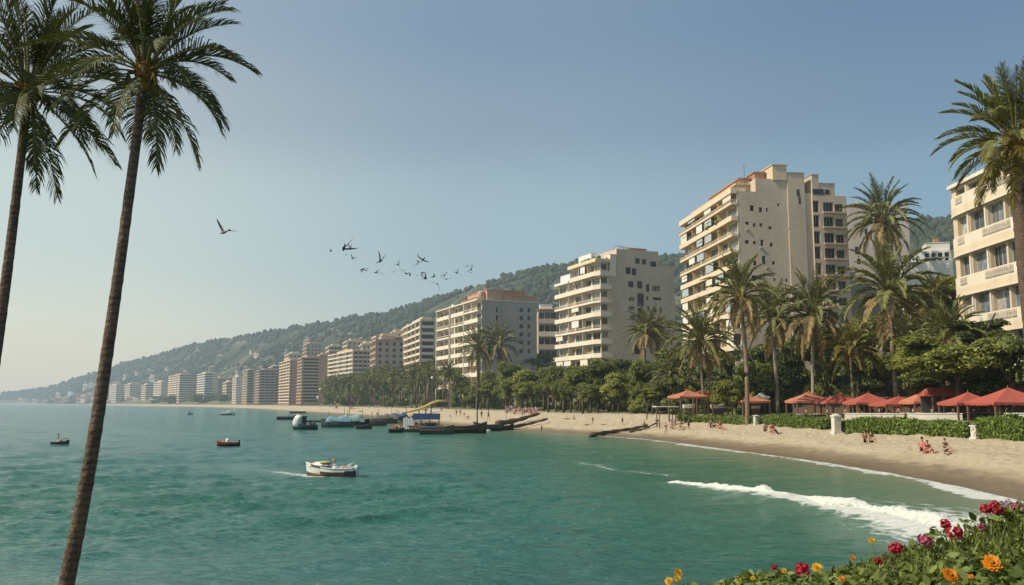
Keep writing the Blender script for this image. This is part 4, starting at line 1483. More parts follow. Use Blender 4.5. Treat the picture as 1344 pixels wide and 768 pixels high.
# glazed bays on the side
xb0, xb1 = Wm, B.W
zb = B.zr(1098, 241.5)
rows = [(264, 279), (283, 298.5), (304, 320), (324, 340), (345.5, 361), (365, 381), (387, 402), (408, 424)]
holes = []; hk = []
for i, (a, c) in enumerate(rows):
    za, zc_ = B.zr(1078, c), B.zr(1078, a)
    holes.append((B.rx(1076.8), B.rx(1085), za, zc_)); hk.append(1)
    holes.append((B.rx(1090.5), B.rx(1104.5), za - .1, zc_ - .3)); hk.append(2)
    holes.append((B.rx(1106), B.rx(1117.5), za - .1, zc_ - .7)); hk.append(2 if i < 4 else 1)
wall(B, 'bay_wall', 'R', xb0 + .02, xb1, -4, B.zr(1112, 258), holes, M['stucco'], 0.8, off=-0.55)
for h, k in zip(holes, hk):
    window(B, 'R', h, .62, 'glass_light' if (k == 1 and rb.random() < .45) else 'glass_dark', 'frame', k, off=-0.55)
for i, (a, c) in enumerate(rows):
    if i < 7:
        MB().box(B.rx(1089), B.rx(1120), -1.15, -.56, B.zr(1098, c + 1.9), B.zr(1098, c - .3)).build('bay_sill', [M['tan']], B.root)
shell(B, xb0 + .02, xb1, -.55, B.L * .8, -4, B.zr(1112, 258), M['stucco'], 'wall', open_r=True)
roof_box(B, xb0 + .1, B.rx(1086), -.5, 12, B.zr(1112, 258) - .05, B.zr(1076, 230), M['stucco'], 'penthouse', .15)
pz = B.zr(1098, 241.5)
roof_box(B, B.rx(1086), B.rx(1107.5), -.4, 14, B.zr(1112, 258) - .05, pz, M['stucco'], 'penthouse', .15)
o = MB().box(B.rx(1077), B.rx(1092), -.62, -.53, B.zr(1084, 256), B.zr(1084, 249)).box(B.rx(1094), B.rx(1100), -.47, -.41, B.zr(1098, 256), B.zr(1098, 249.5)).build('slot_window', [M['glass_dark']], B.root)
# seaward front: ten balcony floors
nf = 12
y_front = B.L
for k in range(nf):
    z = B.zc(266) - (nf - 2 - k) * fh
    hs = []
    nb = 6
    for b_ in range(nb):
        yy0 = y_front * (b_ + .07) / nb; yy1 = y_front * (b_ + .93) / nb
        hs.append((yy0, yy1, z + .05, z + fh * .84))
    if k < nf - 1:
        wall(B, 'front_wall', 'L', 0, y_front, z - .1 * fh, z + .9 * fh, hs, M['cream'], .5)
        for b_, h in enumerate(hs):
            window(B, 'L', h, .3, 'glass_light' if rb.random() < .85 else 'glass_blue_refl', 'frame', 1 + (b_ % 2))
    if 0 < k < nf - 1:
        for b_ in range(nb):
            if rb.random() < .42:
                lo = z + fh * rb.uniform(.2, .42)
                MB().box(-1.35, -1.28, y_front * (b_ + .08 + .2 * rb.random()) / nb, y_front * (b_ + .92) / nb, lo, z + fh * .88).build('blind', [M[rb.choice(['white', 'parapet_white', 'white', 'blue_blind'])]], B.root)
    if k < nf - 1:
        balcony(B, -0.05, y_front, z, 1.6, fh, M['parapet'], M['ochre'], wrap=B.rx(975.2) if B.rx(975.2) > .1 else 0, fins=3, cham=1.4, par=.19, solid=rb.random() < .5)
ztop = z
MB().box(-.02, -.0, 0, y_front, -6, B.zc(266) - 10.1 * fh).build('front_base', [M['cream']], B.root)
# set-back attic with sloping eaves
balcony(B, -0.05, y_front, B.zc(251), 1.6, fh, M['parapet'], M['ochre'], fins=0, par=.22)
ztop = B.zc(251)
roof_box(B, .6, 3.2, 2.5, y_front * .9, ztop, ztop + fh * .38, M['cream'], 'attic', .0)
roof_box(B, 1.6, x2, 4, y_front * .9, zt, zt + fh * .62, M['cream'], 'attic', .0)
roof_box(B, .9, x2, 3.2, y_front * .92, zt + fh * .62, zt + fh * .74, M['ochre'], 'attic_eave', .0)
roof_box(B, 3.0, x2 + 1, 6, y_front * .62, zt + fh * .7, zt + fh * 1.12, M['cream'], 'attic', .0)
roof_box(B, 2.4, x2 + 1.2, 5.4, y_front * .66, zt + fh * 1.12, zt + fh * 1.22, M['terracotta'], 'attic_eave', .0)
for i in range(7):
    roof_box(B, .3 + rb.random(), 1.2 + rb.random(), y_front * (.1 + .12 * i), y_front * (.1 + .12 * i) + 1.0, ztop, ztop + fh * (.35 + .3 * rb.random()), M[rb.choice(['terracotta', 'white', 'tan'])], 'roof_planter')
MB().tube([(B.rx(997), 5, z2 - 3), (B.rx(997), 5, z2 + 5)], .07, 5).build('antenna', [M['darkframe']], B.root)
BIG = B
for i in range(14):
    k_ = rb.randrange(2, nf - 2); z = B.zc(266) - (nf - 2 - k_) * fh; y = B.L * (rb.randrange(6) + .5) / 6
    if i < 8:
        MB().add([(-.05, y - 1.6, z + fh * .84), (-.05, y + 1.6, z + fh * .84), (-1.5, y + 1.6, z + fh * .62), (-1.5, y - 1.6, z + fh * .62)], [(0, 1, 2, 3), (3, 2, 1, 0)]).build('awning', [M[rb.choice(['white', 'ochre', 'parapet'])]], B.root)
    else:
        MB().blob((-1.7, y, z + fh * .30), (.5, .9, .55), i, 2, .5, 2.5).build('balcony_plant', [M['leaf_d']], B.root)

def air_units(B, spots):
    for px, py in spots:
        x = B.rx(px); z = B.zr(px, py)
        MB().box(x - .36, x + .36, -.24, -.004, z - .22, z + .25).lathe([(.17, 0), (.17, .4)], 10, 1, (x, -.12, z - .15)).build('air_conditioner', [M['tan'], M['roofgrey']], B.root)


air_units(B, [(988, 302), (1006, 326), (1013, 352), (1024, 377), (1045, 300), (1046, 345), (1050, 390), (999, 377)])

# ---- rounded grey wing behind it --------------------------------------------------------
B = Block('apartment_building', 'grey rounded apartment wing rising behind the tallest palms on the slope', 1119, 1124, 1206, 246, 0.9, 14.0)
zt = B.zr(1140, 270)
holes = [(B.rx(a), B.rx(b_), B.zr(a, d), B.zr(a, c)) for a, b_, c, d in [(1132, 1136.5, 324, 334), (1134, 1139, 340, 347), (1180, 1183.5, 322, 334), (1186, 1189.5, 321, 333), (1171, 1175, 288, 293), (1180, 1185, 281, 286), (1146, 1150, 300, 308), (1166, 1170, 345, 353)]]
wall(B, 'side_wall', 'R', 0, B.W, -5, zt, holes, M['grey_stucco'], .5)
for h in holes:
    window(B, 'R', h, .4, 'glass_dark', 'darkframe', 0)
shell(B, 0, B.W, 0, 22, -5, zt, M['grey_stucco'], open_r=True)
mb = MB()
pts = [(B.rx(px), B.zr(px, py)) for px, py in [(1138, 271), (1146, 266), (1160, 264), (1176, 266), (1190, 272), (1198, 280), (1204, 292)]]
vs = [(a, .3, zt - 4) for a, z in pts] + [(a, .3, z) for a, z in pts] + [(a, 16, zt - 4) for a, z in pts] + [(a, 16, z) for a, z in pts]
n = len(pts)
fs = []
for i in range(n - 1):
    fs += [(i, i + 1, n + i + 1, n + i), (n + i, n + i + 1, 3 * n + i + 1, 3 * n + i), (2 * n + i + 1, 2 * n + i, 3 * n + i, 3 * n + i + 1)]
fs += [(0, n, 3 * n, 2 * n), (n - 1, 3 * n - 1, 4 * n - 1, 2 * n - 1)]
mb.add(vs, fs).build('rounded_roof', [M['grey_stucco']], B.root)
for i in range(3):
    roof_box(B, B.rx(1126 + i * 5), B.rx(1129 + i * 5), 2, 4, zt, zt + 1.2 + i * .3, M['tan'], 'vent_box')

# ---- B2, the stepped block ---------------------------------------------------------------
B = Block('apartment_building', 'stepped beige apartment block with white balcony bands and an arched roof terrace', 731, 786, 889, 300, 0.905, 6.0)
fh = (B.zc(371) - B.zc(449)) / 4.35
xr = B.rx(806)
zmain = B.zr(815, 362)
wins = [(827, 834.5, 369, 377), (839, 846, 369, 378.5), (851, 855.5, 373, 383), (859, 869.5, 375, 382),
        (827, 835, 390, 395), (839, 848, 385, 402), (851, 854, 389, 394), (859.5, 871, 390, 394),
        (827, 835, 402, 407), (852, 855, 402, 408), (839, 847, 404, 420), (860, 864, 403, 409), (868, 872, 404, 411),
        (829, 836, 414, 420), (852, 855, 418, 424), (829, 837, 429, 434), (860, 865, 421, 427), (870, 874, 423, 430), (834, 843, 452, 465), (852, 858, 440, 446)]
holes = [(B.rx(a), B.rx(b_), B.zr(a, d), B.zr(a, c)) for a, b_, c, d in wins]
wall(B, 'side_wall', 'R', B.rx(800), B.W, -5, zmain, holes, M['stucco'], .6)
for h in holes:
    window(B, 'R', h, .45, 'glass_dark' if rb.random() < .6 else 'glass', 'darkframe', 1 if h[1] - h[0] > 1.5 else 0)
shell(B, 1.2, B.W, 0, B.L, -5, zmain, M['stucco'], open_l=True, open_r=True)
# upper set-back storeys of the side
u0, u1 = B.rx(812), B.rx(868)
zu = B.zr(840, 328.5)
wins = [(837, 843.5, 339, 346), (846, 852, 340, 347), (857, 865.5, 343, 350), (824, 831, 350.5, 359.5), (832, 838.5, 352, 361), (844, 848, 357.5, 365), (857.5, 865.5, 358.5, 367)]
holes = [(B.rx(a), B.rx(b_), B.zr(a, d), B.zr(a, c)) for a, b_, c, d in wins]
holes = [h for h in holes if h[2] > zmain + .05]
wall(B, 'upper_wall', 'R', u0, u1, zmain, zu, holes, M['stucco'], .6, off=.02)
for h in holes:
    window(B, 'R', h, .45, 'glass_dark', 'darkframe', 1, off=.02)
shell(B, u0, u1, .02, B.L * .55, zmain - .05, zu, M['stucco'], 'upper_storey', open_r=True)
roof_box(B, B.rx(868), B.rx(888.5), .05, B.L * .5, zmain - .05, B.zr(878, 349), M['stucco'], 'upper_storey', .12)
roof_box(B, B.rx(803), B.rx(811), -.3, 4, B.zr(806, 363), B.zr(806, 334), M['parapet_white'], 'chimney_block', .1)
roof_box(B, B.rx(800), u0, 1.5, B.L * .4, zmain, B.zr(805, 337), M['white'], 'roof_room', .1)
# arched shade and lumps on the top
mb = MB()
for k in range(3):
    c0 = B.rx(818 + k * 9); pts_ = [(c0 + 2.4 * math.cos(a), 2 + k, zu + 1.5 * math.sin(a)) for a in np.linspace(PI, 0, 9)]
    mb.tube(pts_, .16, 6)
mb.build('roof_arch', [M['tan']], B.root)
roof_box(B, B.rx(836), B.rx(858), 3, 8, zu, zu + 1.1, M['terracotta'], 'roof_shed', .2)
# balcony front
nb = 5
for k in range(8):
    z = B.zc(449) + (k - 2) * fh
    if k == 7:
        y0_, y1_ = 0, B.L * .62
    else:
        y0_, y1_ = 0, B.L
    hs = [(y0_ + (y1_ - y0_) * (b_ + .08) / nb, y0_ + (y1_ - y0_) * (b_ + .92) / nb, z + .05, z + fh * .76) for b_ in range(nb)]
    wall(B, 'front_wall', 'L', y0_, y1_, z - .1 * fh, z + .9 * fh, hs, M['cream'], .5, off=1.2)
    for b_, h in enumerate(hs):
        window(B, 'L', h, .3, 'glass_light' if rb.random() < .35 else 'glass', 'frame', 1, off=1.2)
    for b_ in range(nb):
        if rb.random() < .25:
            MB().box(-.45, -.38, hs[b_][0], hs[b_][1], z + fh * rb.uniform(.3, .55), z + fh * .88).build('blind', [M[rb.choice(['white', 'parapet_white', 'ochre'])]], B.root)
    # corner bay with dark glazing round the corner
    cw = [(1.4, B.rx(800) - .2, z + .32 * fh, z + .8 * fh)]
    wall(B, 'corner_wall', 'R', 1.2, B.rx(800), z - .1 * fh, z + .9 * fh, cw, M['cream'], .5, off=.01)
    window(B, 'R', cw[0], .3, 'glass', 'frame', 3, off=.01)
    balcony(B, 0, y1_, z, 1.9, fh, M['parapet_white'], M['parapet'], wrap=B.rx(803) - 1.2, fins=2, cham=1.7, par=.20, xs=1.2, solid=(k * 7) % 5 > 1)
zt2 = z + .9 * fh
roof_box(B, -1.0, B.rx(802), -.6, B.L * .64, zt2, zt2 + .25 * fh, M['parapet'], 'roof_slab')
roof_box(B, 2.0, B.rx(800), B.L * .25, B.L * .55, zt2 + .25 * fh, zt2 + .95 * fh, M['white'], 'roof_room', .1)
roof_box(B, -.8, 5, B.L * .64, B.L, zt2 - .9 * fh - .1 * fh, zt2 - .9 * fh + .08 * fh, M['white'], 'roof_slab')
roof_box(B, 1.0, 4, B.L * .70, B.L * .95, zt2 - .82 * fh, zt2 - .2 * fh, M['white'], 'roof_room', .15)
for i in range(6):
    MB().blob((1.0 + rb.random(), B.L * (.05 + .1 * i), zt2 + .4 * fh), (.9, .9, .8), i, 1, .5, 2).build('roof_shrub', [M['leaf_d']], B.root)

air_units(B, [(842, 412), (832, 425), (857, 431), (866, 420), (845, 382), (863, 398), (876, 404), (872, 440)])

# ---- B1, the orange roofed block -----------------------------------------------------------
B = Block('apartment_building', 'long balconied apartment block with pink and orange penthouses above a grey end wall', 577, 632, 705, 380, 0.878, 4.0)
z8 = B.zc(394)
fh = (B.zc(394) - B.zc(494)) / 7.0
wins = []
for r_ in range(6):
    y_ = 404 + r_ * 10.8
    wins += [(682, 687, y_, y_ + 5.5), (692.5, 696.5, y_ + .3, y_ + 5.8)]
    if r_ in (0, 1):
        wins.append((650.5, 654, y_ - 1, y_ + 6))
wins += [(645, 648, 470, 476), (660, 664, 455, 460)]
holes = [(B.rx(a), B.rx(b_), B.zr(a, d), B.zr(a, c)) for a, b_, c, d in wins]
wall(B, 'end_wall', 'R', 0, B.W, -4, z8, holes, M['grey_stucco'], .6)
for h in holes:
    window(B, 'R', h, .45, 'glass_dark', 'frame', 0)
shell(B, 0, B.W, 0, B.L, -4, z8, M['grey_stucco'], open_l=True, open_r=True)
MB().box(B.rx(657), B.rx(658.2), -.12, -.0, 2, z8 - .5).build('drain_pipe', [M['roofgrey']], B.root)
nb = 8
for k in range(8):
    z = z8 - (k + 1) * fh + .1 * fh
    hs = [(B.L * (b_ + .1) / nb, B.L * (b_ + .9) / nb, z + .05, z + fh * .74) for b_ in range(nb)]
    wall(B, 'front_wall', 'L', 0, B.L, z - .1 * fh, z + .9 * fh, hs, M['parapet_white'], .5)
    for b_, h in enumerate(hs):
        window(B, 'L', h, .3, 'glass_light' if rb.random() < .3 else 'glass', 'frame', 1)
    for q, (a, b_) in enumerate([(0, .30), (.31, .62), (.68, .99)]):
        balcony(B, B.L * a, B.L * b_, z, 2.0, fh, M['parapet_white'], M['parapet'], fins=1, par=.24, solid=rb.random() < .6)
for a in (.305, .65, .995):
    MB().box(-2.3, -.05, B.L * a - .25, B.L * a + .25, -3, z8 - .2).build('pier', [M['parapet_white']], B.root)
mb = MB().box(-2.4, .0, -.2, B.L, z8, z8 + .5).box(0.02, B.W + .2, -.3, B.L, z8, z8 + .35)
mb.build('roof_slab', [M['parapet_white']], B.root)
rx_ = B.rx
roof_box(B, rx_(640), rx_(662), 1.0, B.L * .45, z8 + .35, B.zr(650, 380.5), M['pinkwall'], 'penthouse', .3)
roof_box(B, rx_(662.5), rx_(673), .4, B.L * .35, z8 + .35, B.zr(668, 386), M['pinkwall'], 'penthouse', .3)
roof_box(B, rx_(673.5), rx_(706), .3, B.L * .4, z8 + .35 - 1.2, B.zr(690, 389.5), M['pinkwall'], 'penthouse', .3)
roof_box(B, rx_(655), rx_(696), 4, B.L * .35, B.zr(690, 389.5), B.zr(690, 382), M['terracotta'], 'penthouse', .35)
roof_box(B, rx_(634), rx_(640), 3, B.L * .5, z8 + .35, z8 + 2.2, M['terracotta'], 'roof_shed', .2)
MB().lathe([(1.6, 0), (1.6, 3.2), (1.3, 3.9), (.2, 4.1)], 14, 0, (1.2, 4.0, z8 + .5)).build('water_tank', [M['pinkwall']], B.root)
for i in range(12):
    x = rb.uniform(.3, 3); y = B.L * (.15 + .07 * i)
    roof_box(B, x, x + rb.uniform(.8, 1.8), y, y + rb.uniform(1, 2), z8 + .5, z8 + .5 + rb.uniform(.8, 2.2), M[rb.choice(['white', 'parapet_white', 'tan', 'terracotta'])], 'roof_shed')

air_units(B, [(690, 413), (690, 424), (679, 446), (699, 456), (653, 420), (653, 440)])

# ---- low balcony house between the two ---------------------------------------------------------
B = Block('apartment_building', 'small dark balconied house squeezed between the orange roofed block and the stepped block', 704, 707, 731, 440, 0.96, 6.0)
z8 = B.zr(716, 407)
fh = z8 / 7.2
shell(B, 0, B.W, 0, 12, -4, z8, M['tan'], 'wall', open_r=True)
for k in range(7):
    z = z8 - (k + 1) * fh
    hs = [(B.W * (b_ + .06) / 3, B.W * (b_ + .94) / 3, z + .1, z + fh * .8) for b_ in range(3)]
    wall(B, 'front_wall', 'R', 0, B.W, z, z + fh, hs, M['tan'], .8)
    for h in hs:
        window(B, 'R', h, .6, 'glass_dark', 'darkframe', 1)
    MB().box(-.3, B.W + .2, -1.6, -.02, z - .08 * fh, z + .02).box(-.3, B.W + .2, -1.6, -1.45, z + .02, z + .30 * fh).build('balcony', [M['parapet' if k % 2 else 'tan']], B.root)
roof_box(B, -.4, B.W + .4, -1.2, 12, z8, z8 + .5, M['terracotta'], 'roof')
roof_box(B, 1, B.W * .8, 2, 9, z8 + .5, z8 + 3, M['white'], 'roof_room', .2)

# ---- B5, cream balcony building at the frame edge --------------------------------------------------
B = Block('apartment_building', 'sunlit cream building with white balustrades at the edge of the frame', 1266, 1360, 1428, 142, 0.862, 9.0)
# balcony bottoms measured on the photo at its far end: rows
fh = (B.zc(295) - B.zc(355)) * 1.0
zf = [B.zc(418 + 60), B.zc(418), B.zc(358), B.zc(298), B.zc(238)]
fh = zf[1] - zf[0]
shell(B, 0, B.W, 0, B.L, -8, zf[4] + fh * .55, M['cream'], 'wall', open_l=True)
wall(B, 'base_wall', 'L', 0, B.L, -8, zf[0] - .1 * fh, [], M['cream'])
for k, z in enumerate(zf):
    hs = []
    for a, b_ in [(.04, .215), (.24, .465), (.50, .725), (.76, .93)]:
        hs.append((B.L * a, B.L * b_, z + .02, z + fh * (.80 if k < 4 else .48)))
    wall(B, 'front_wall', 'L', 0, B.L, z - .1 * fh, z + (.9 if k < 4 else .55) * fh, hs, M['cream'], 1.0)
    for q, h in enumerate(hs):
        if q == 1:
            hm = (h[0], h[0] + (h[1] - h[0]) * .5, h[2], h[3]); window(B, 'L', hm, .75, 'glass_blue_refl', 'sash', 1)
            hm = (h[0] + (h[1] - h[0]) * .52, h[1], h[2], h[3]); window(B, 'L', hm, .75, 'glass_light', 'sash', 1)
        else:
            window(B, 'L', h, .75, 'glass_light' if q % 2 else 'glass_blue_refl', 'sash', 2)
    # curved balcony: solid in the middle with balustrades near its far end
    mb = MB(); pr = .65
    ys = np.linspace(-.1, B.L, 19)
    out = [pr * (0.82 + .30 * math.sin(PI * min(1, max(0, (y / B.L)))) ** .5) * (1 if y < B.L * .9 else 1 - (y - B.L * .9) / (B.L * .1) * .55) for y in ys]
    poly = [(-o_, y) for o_, y in zip(out, ys)][::-1] + [(-.01, -.1), (-.01, B.L)]
    mb.prism(poly, z - .16 * fh, z, 1)
    poly2 = [(-o_ - .12, y) for o_, y in zip(out, ys)][::-1] + [(-.012, -.2), (-.012, B.L + .1)]
    mb.prism(poly2, z - .20 * fh, z - .165 * fh, 0)
    for i in range(18):
        ya, yb = ys[i], ys[i + 1]; oa, ob = out[i], out[i + 1]
        q4 = [(-oa, ya), (-ob, yb), (-ob + .14, yb), (-oa + .14, ya)]
        if i in (2, 3, 4, 5, 6, 7, 8, 14, 15):
            mb.prism(q4, z, z + .06 * fh, 0); mb.prism(q4, z + .25 * fh, z + .29 * fh, 0)
            for e in np.linspace(.1, .9, 4):
                cx, cy = -(oa + (ob - oa) * e) + .07, ya + (yb - ya) * e
                mb.lathe([(.05, .06 * fh), (.085, .12 * fh), (.05, .2 * fh), (.07, .27 * fh)], 6, 0, (cx, cy, z))
        else:
            mb.prism(q4, z, z + .29 * fh, 0)
    mb.build('balcony', [M['parapet_white'], M['parapet']], B.root)
    for a in (.48, .745):
        MB().box(-.32, -.01, B.L * a - .22, B.L * a + .22, z, z + fh * (.82 if k < 4 else .5)).build('pilaster', [M['parapet_white']], B.root)
roof_box(B, -.75, B.W, -.2, B.L + .2, zf[4] + fh * .55, zf[4] + fh * .64, M['parapet_white'], 'cornice')
CREAM = B

# ---- B4, white terraced villa -------------------------------------------------------------------------
B = Block('villa', 'white terraced villa with arches on the slope beside the cream building', 1192, 1196, 1262, 214, .98, None, 'villa')
zb = B.zr(1225, 358); z1 = B.zr(1225, 343); z2 = B.zr(1240, 328); z3 = B.zr(1240, 317)
mb = MB()
x0 = B.rx(1196)
hs = []
for i in range(4):
    a = B.rx(1226 + i * 9)
    hs.append((a, a + 1.05, z1 + .05, z2 - .5))
wall(B, 'lower_wall', 'R', 0, B.W, -3, z1, [], M['white'])
shell(B, 0, B.W, 0, 9, -3, z1, M['white'], 'terrace', open_r=True)
wall(B, 'upper_wall', 'R', B.rx(1214), B.W, z1, z2, hs, M['white'], .5, off=1.2)
for h in hs:
    window(B, 'R', h, .4, 'glass_dark', 'darkframe', 0, off=1.2)
shell(B, B.rx(1214), B.W, 1.2, 8, z1, z2, M['white'], 'upper_storey', open_r=True)
roof_box(B, B.rx(1230), B.W, 2.2, 8, z2, z3, M['white'], 'roof_room', .15)
mb = MB()
for i in range(14):
    x = B.W * i / 13
    mb.box(x - .07, x + .07, -.12, .02, z1, z1 + .75)
mb.box(-.1, B.W, -.14, .04, z1 + .75, z1 + .9)
mb.build('balustrade', [M['white']], B.root)
for i in range(4):
    x = B.rx(1200 + i * 5); MB().blob((x, .7, z1 + .9), (.5, .5, .7), i, 1, .4).build('terrace_shrub', [M['leaf_d']], B.root)
roof_box(B, B.rx(1242), B.rx(1248), 3, 5, z3, z3 + 1.4, M['terracotta'], 'chimney_block', .1)

# ---- distant towers ------------------------------------------------------------------------------------------
def tower(label, pL, pC, pR, ytop, D, ratio=.93, floors=14, style=0, wallm='tan', bandm='parapet', base=3.0, group='distant towers along the far shore'):
    B = Block('tower_block', label, pL, pC, pR, D, ratio, base, 'tower block', group)
    H = B.zc(ytop); fh = H / floors
    shell(B, 0, B.W, 0, B.L, -4, H, M[wallm], 'wall')
    for k in range(1, floors):
        z = k * fh
        mb = MB()
        if style in (0, 2):        # bands on both faces
            mb.box(-.10 * fh - .4, B.W * (.62 if style == 2 else 1), -.45, -.01, z - .1 * fh, z + .32 * fh)
        mb.box(-.8, -.01, -.45 if style in (0, 2) else 0, B.L, z - .08 * fh, z + .26 * fh)
        mb.build('balcony', [M[bandm]], B.root)
        # recessed window rows
        wm = MB().box(-.02, -.005, B.L * .03, B.L * .97, z + .34 * fh, z + .88 * fh)
        if style in (0, 2):
            wm.box(B.W * .03, B.W * (.60 if style == 2 else .97), -.02, -.005, z + .34 * fh, z + .88 * fh)
        else:
            nn = 4
            for q in range(nn):
                a = B.W * (q + .3) / nn
                wm.box(a, a + B.W * .4 / nn, -.03, -.005, z + .2 * fh, z + .7 * fh)
        wm.build('window_row', [M['glass_dark']], B.root)
    for q in range(5):
        y = B.L * q / 4
        MB().box(-.95, -.01, y - .35, y + .35, 0, H).build('pier', [M[wallm]], B.root)
    if style == 0:
        for q in range(1, 4):
            MB().box(B.W * q / 4 - .4, B.W * q / 4 + .4, -.6, -.01, 0, H).build('pier', [M[wallm]], B.root)
    roof_box(B, B.W * .2, B.W * .7, B.L * .2, B.L * .8, H, H + fh * .9, M[wallm], 'roof_room', .0)
    MB().box(-.9, B.W + .2, -.6, B.L, H, H + .25 * fh).build('roof_slab', [M[bandm]], B.root)
    return B


tower('pale hazy slab block, farthest of the towers along the bay', 143, 152, 160, 505.5, 2350, .95, 9, 1)
tower('pale hazy slab block, second from the far end of the shore', 162, 170, 184, 504.5, 2250, .95, 9, 1)
tower('narrow pale hazy block, third from the far end of the shore', 185, 191, 201, 505, 2100, .95, 9, 0)
tower('pale hazy block with twin slabs just before the widest far tower', 201, 211, 221, 501.5, 1900, .95, 10, 1, 'cream')
tower('wide beige far tower with a dark side, flat roof above the shoreline', 220, 235, 258, 492, 1560, .93, 13, 0, 'pinkwall', 'parapet')
tower('beige far tower beside the wide one, slightly taller at its roof', 258, 268, 285, 490, 1440, .94, 13, 2, 'cream', 'white')
tower('slim pale tower, first of the tight cluster in the middle of the bay', 305, 310, 319, 495, 1180, .95, 12, 1, 'white')
tower('slim pale tower, tallest in the tight cluster in the middle of the bay', 318, 324, 336, 486, 1090, .94, 14, 2, 'cream', 'tan')
tower('dark banded tower closing the tight cluster in the middle of the bay', 335, 340, 366, 486, 1020, .95, 13, 0, 'grey_stucco', 'tan')
tower('tan ribbed tower left of the dark banded slab', 366, 380, 394, 473, 900, .93, 15, 1, 'pinkwall', 'parapet')
tower('wide tower with dark horizontal balcony bands and a pink pier', 390, 396, 431, 470, 800, .96, 15, 2, 'pinkwall', 'tan')
tower('tan tower ringed by thin pale balcony bands over the beach palms', 430, 463, 487, 461, 690, .90, 13, 0, 'tan', 'parapet')
tower('plain tan block with a pink cornice between two taller buildings', 486, 493, 530, 447, 600, .95, 11, 1, 'tan', 'pinkwall')
tower('tall cream block with round corner piers next to the orange roofed block', 530, 552, 579, 421, 520, .90, 13, 2, 'stucco', 'parapet')
tower('grey hazy mid slope tower block standing above the ribbed tower', 396, 401, 420, 452, 1050, .96, 15, 1, 'tan', 'tan', base=10)
tower('hazy mid slope tower block above the plain tan block', 449, 455, 478, 448, 900, .96, 14, 1, 'tan', 'parapet', base=10)
tower('wide hazy block on the slope behind the plain tan block', 487, 493, 536, 442, 780, .96, 12, 0, 'tan', 'parapet', base=12)

for pL, pC, pR, yt, D, fl, st, wm, lab in [
        (150, 156, 168, 508, 2500, 8, 1, 'tan', 'low faint block filling the first gap of the far shore'), (176, 181, 192, 507, 2400, 8, 0, 'tan', 'low faint block filling the second gap of the far shore'),
        (197, 203, 214, 506, 2200, 8, 1, 'tan', 'low faint block before the twin slabs'), (212, 217, 228, 504, 2000, 9, 1, 'tan', 'low hazy block between the twin slabs and the wide far tower'),
        (250, 255, 266, 497, 1700, 10, 0, 'pinkwall', 'low pinkish block between the two beige far towers'), (280, 286, 300, 497, 1500, 9, 1, 'tan', 'low hazy block just past the two beige far towers'),
        (292, 297, 310, 502, 1350, 7, 0, 'cream', 'pale low hotel block before the tight tower cluster'), (326, 331, 345, 492, 1300, 10, 1, 'tan', 'hazy block behind the tight tower cluster'),
        (352, 357, 372, 481, 1100, 11, 0, 'tan', 'hazy block between the tight cluster and the ribbed tower'), (372, 378, 398, 465, 1120, 12, 1, 'cream', 'pale slope block rising behind the ribbed tower'),
        (414, 419, 436, 466, 960, 12, 1, 'pinkwall', 'pinkish slope block behind the wide banded tower'), (426, 431, 452, 455, 980, 12, 0, 'tan', 'tan slope block standing left of the hazy mid slope tower'),
        (470, 475, 494, 452, 860, 11, 1, 'cream', 'pale slope block between the ringed tower and the plain block'), (508, 514, 536, 437, 820, 12, 1, 'tan', 'tan slope block above the plain tan block'),
        (556, 562, 585, 428, 640, 11, 0, 'tan', 'tan block behind the cream block with corner piers'), (526, 531, 552, 430, 760, 12, 1, 'pinkwall', 'pinkish slope block peeking over the cream block')]:
    tower(lab, pL, pC, pR, yt, D, .95, fl, st, wm, 'parapet', base=6 if D > 1200 else 12)

# ---- low houses in the town behind and on the hill --------------------------------------------------------
def house_mesh(seed):
    r = random.Random(seed)
    w_, d_, h_ = r.uniform(.8, 1.5), r.uniform(.7, 1.1), r.uniform(.5, .95)
    wl = MB().box(-w_ / 2, w_ / 2, -d_ / 2, d_ / 2, -1.2, h_)
    if r.random() < .5:
        wl.box(-w_ / 2, 0, -d_ / 2 + .1, d_ / 2, h_, h_ + .3)
    rf = MB()
    if seed % 2:
        rf.add([(-w_ / 2 - .07, -d_ / 2 - .07, h_), (w_ / 2 + .07, -d_ / 2 - .07, h_), (w_ / 2 + .07, d_ / 2 + .07, h_), (-w_ / 2 - .07, d_ / 2 + .07, h_), (-w_ / 4, 0, h_ + .28), (w_ / 4, 0, h_ + .28)],
               [(0, 1, 5, 4), (1, 2, 5), (2, 3, 4, 5), (3, 0, 4), (3, 2, 1, 0)])
    else:
        rf.box(-w_ / 2 - .05, w_ / 2 + .05, -d_ / 2 - .05, d_ / 2 + .05, h_ + .002, h_ + .07)
    wn = MB()
    for k in range(3):
        x = -w_ / 2 + w_ * (k + .5) / 3
        wn.box(x - .09, x + .09, -d_ / 2 - .012, -d_ / 2 + .02, h_ * .35, h_ * .75)
        y = -d_ / 2 + d_ * (k + .5) / 3
        wn.box(-w_ / 2 - .012, -w_ / 2 + .02, y - .08, y + .08, h_ * .35, h_ * .75)
    return wl, rf, wn


HM = []
for i in range(6):
    a, b_, c = house_mesh(i)
    HM.append((a.mesh('wall', [M[['white', 'parapet', 'cream', 'parapet_white', 'tan', 'pinkwall'][i]]]), b_.mesh('roof', [M[['parapet_white', 'terracotta'][i % 2]]]), c.mesh('window_row', [M['glass_dark']])))


def house(px, t_, size_px, i, label, group, turn=0.0):
    x, y, z = hill_point(np.array([px]), np.array([t_]))
    x, y, z = float(x[0]), float(y[0]), float(z[0])
    s_ = size_px * y / F
    r = thing('hillside_house', label, 'house', (x, y, z + .25 * s_), turn, group)
    a, b_, c = HM[i % 6]
    obj('wall', a, r, sc=s_); obj('roof', b_, r, sc=s_)
    if size_px > 4:
        obj('window_row', c, r, sc=s_)
    return r


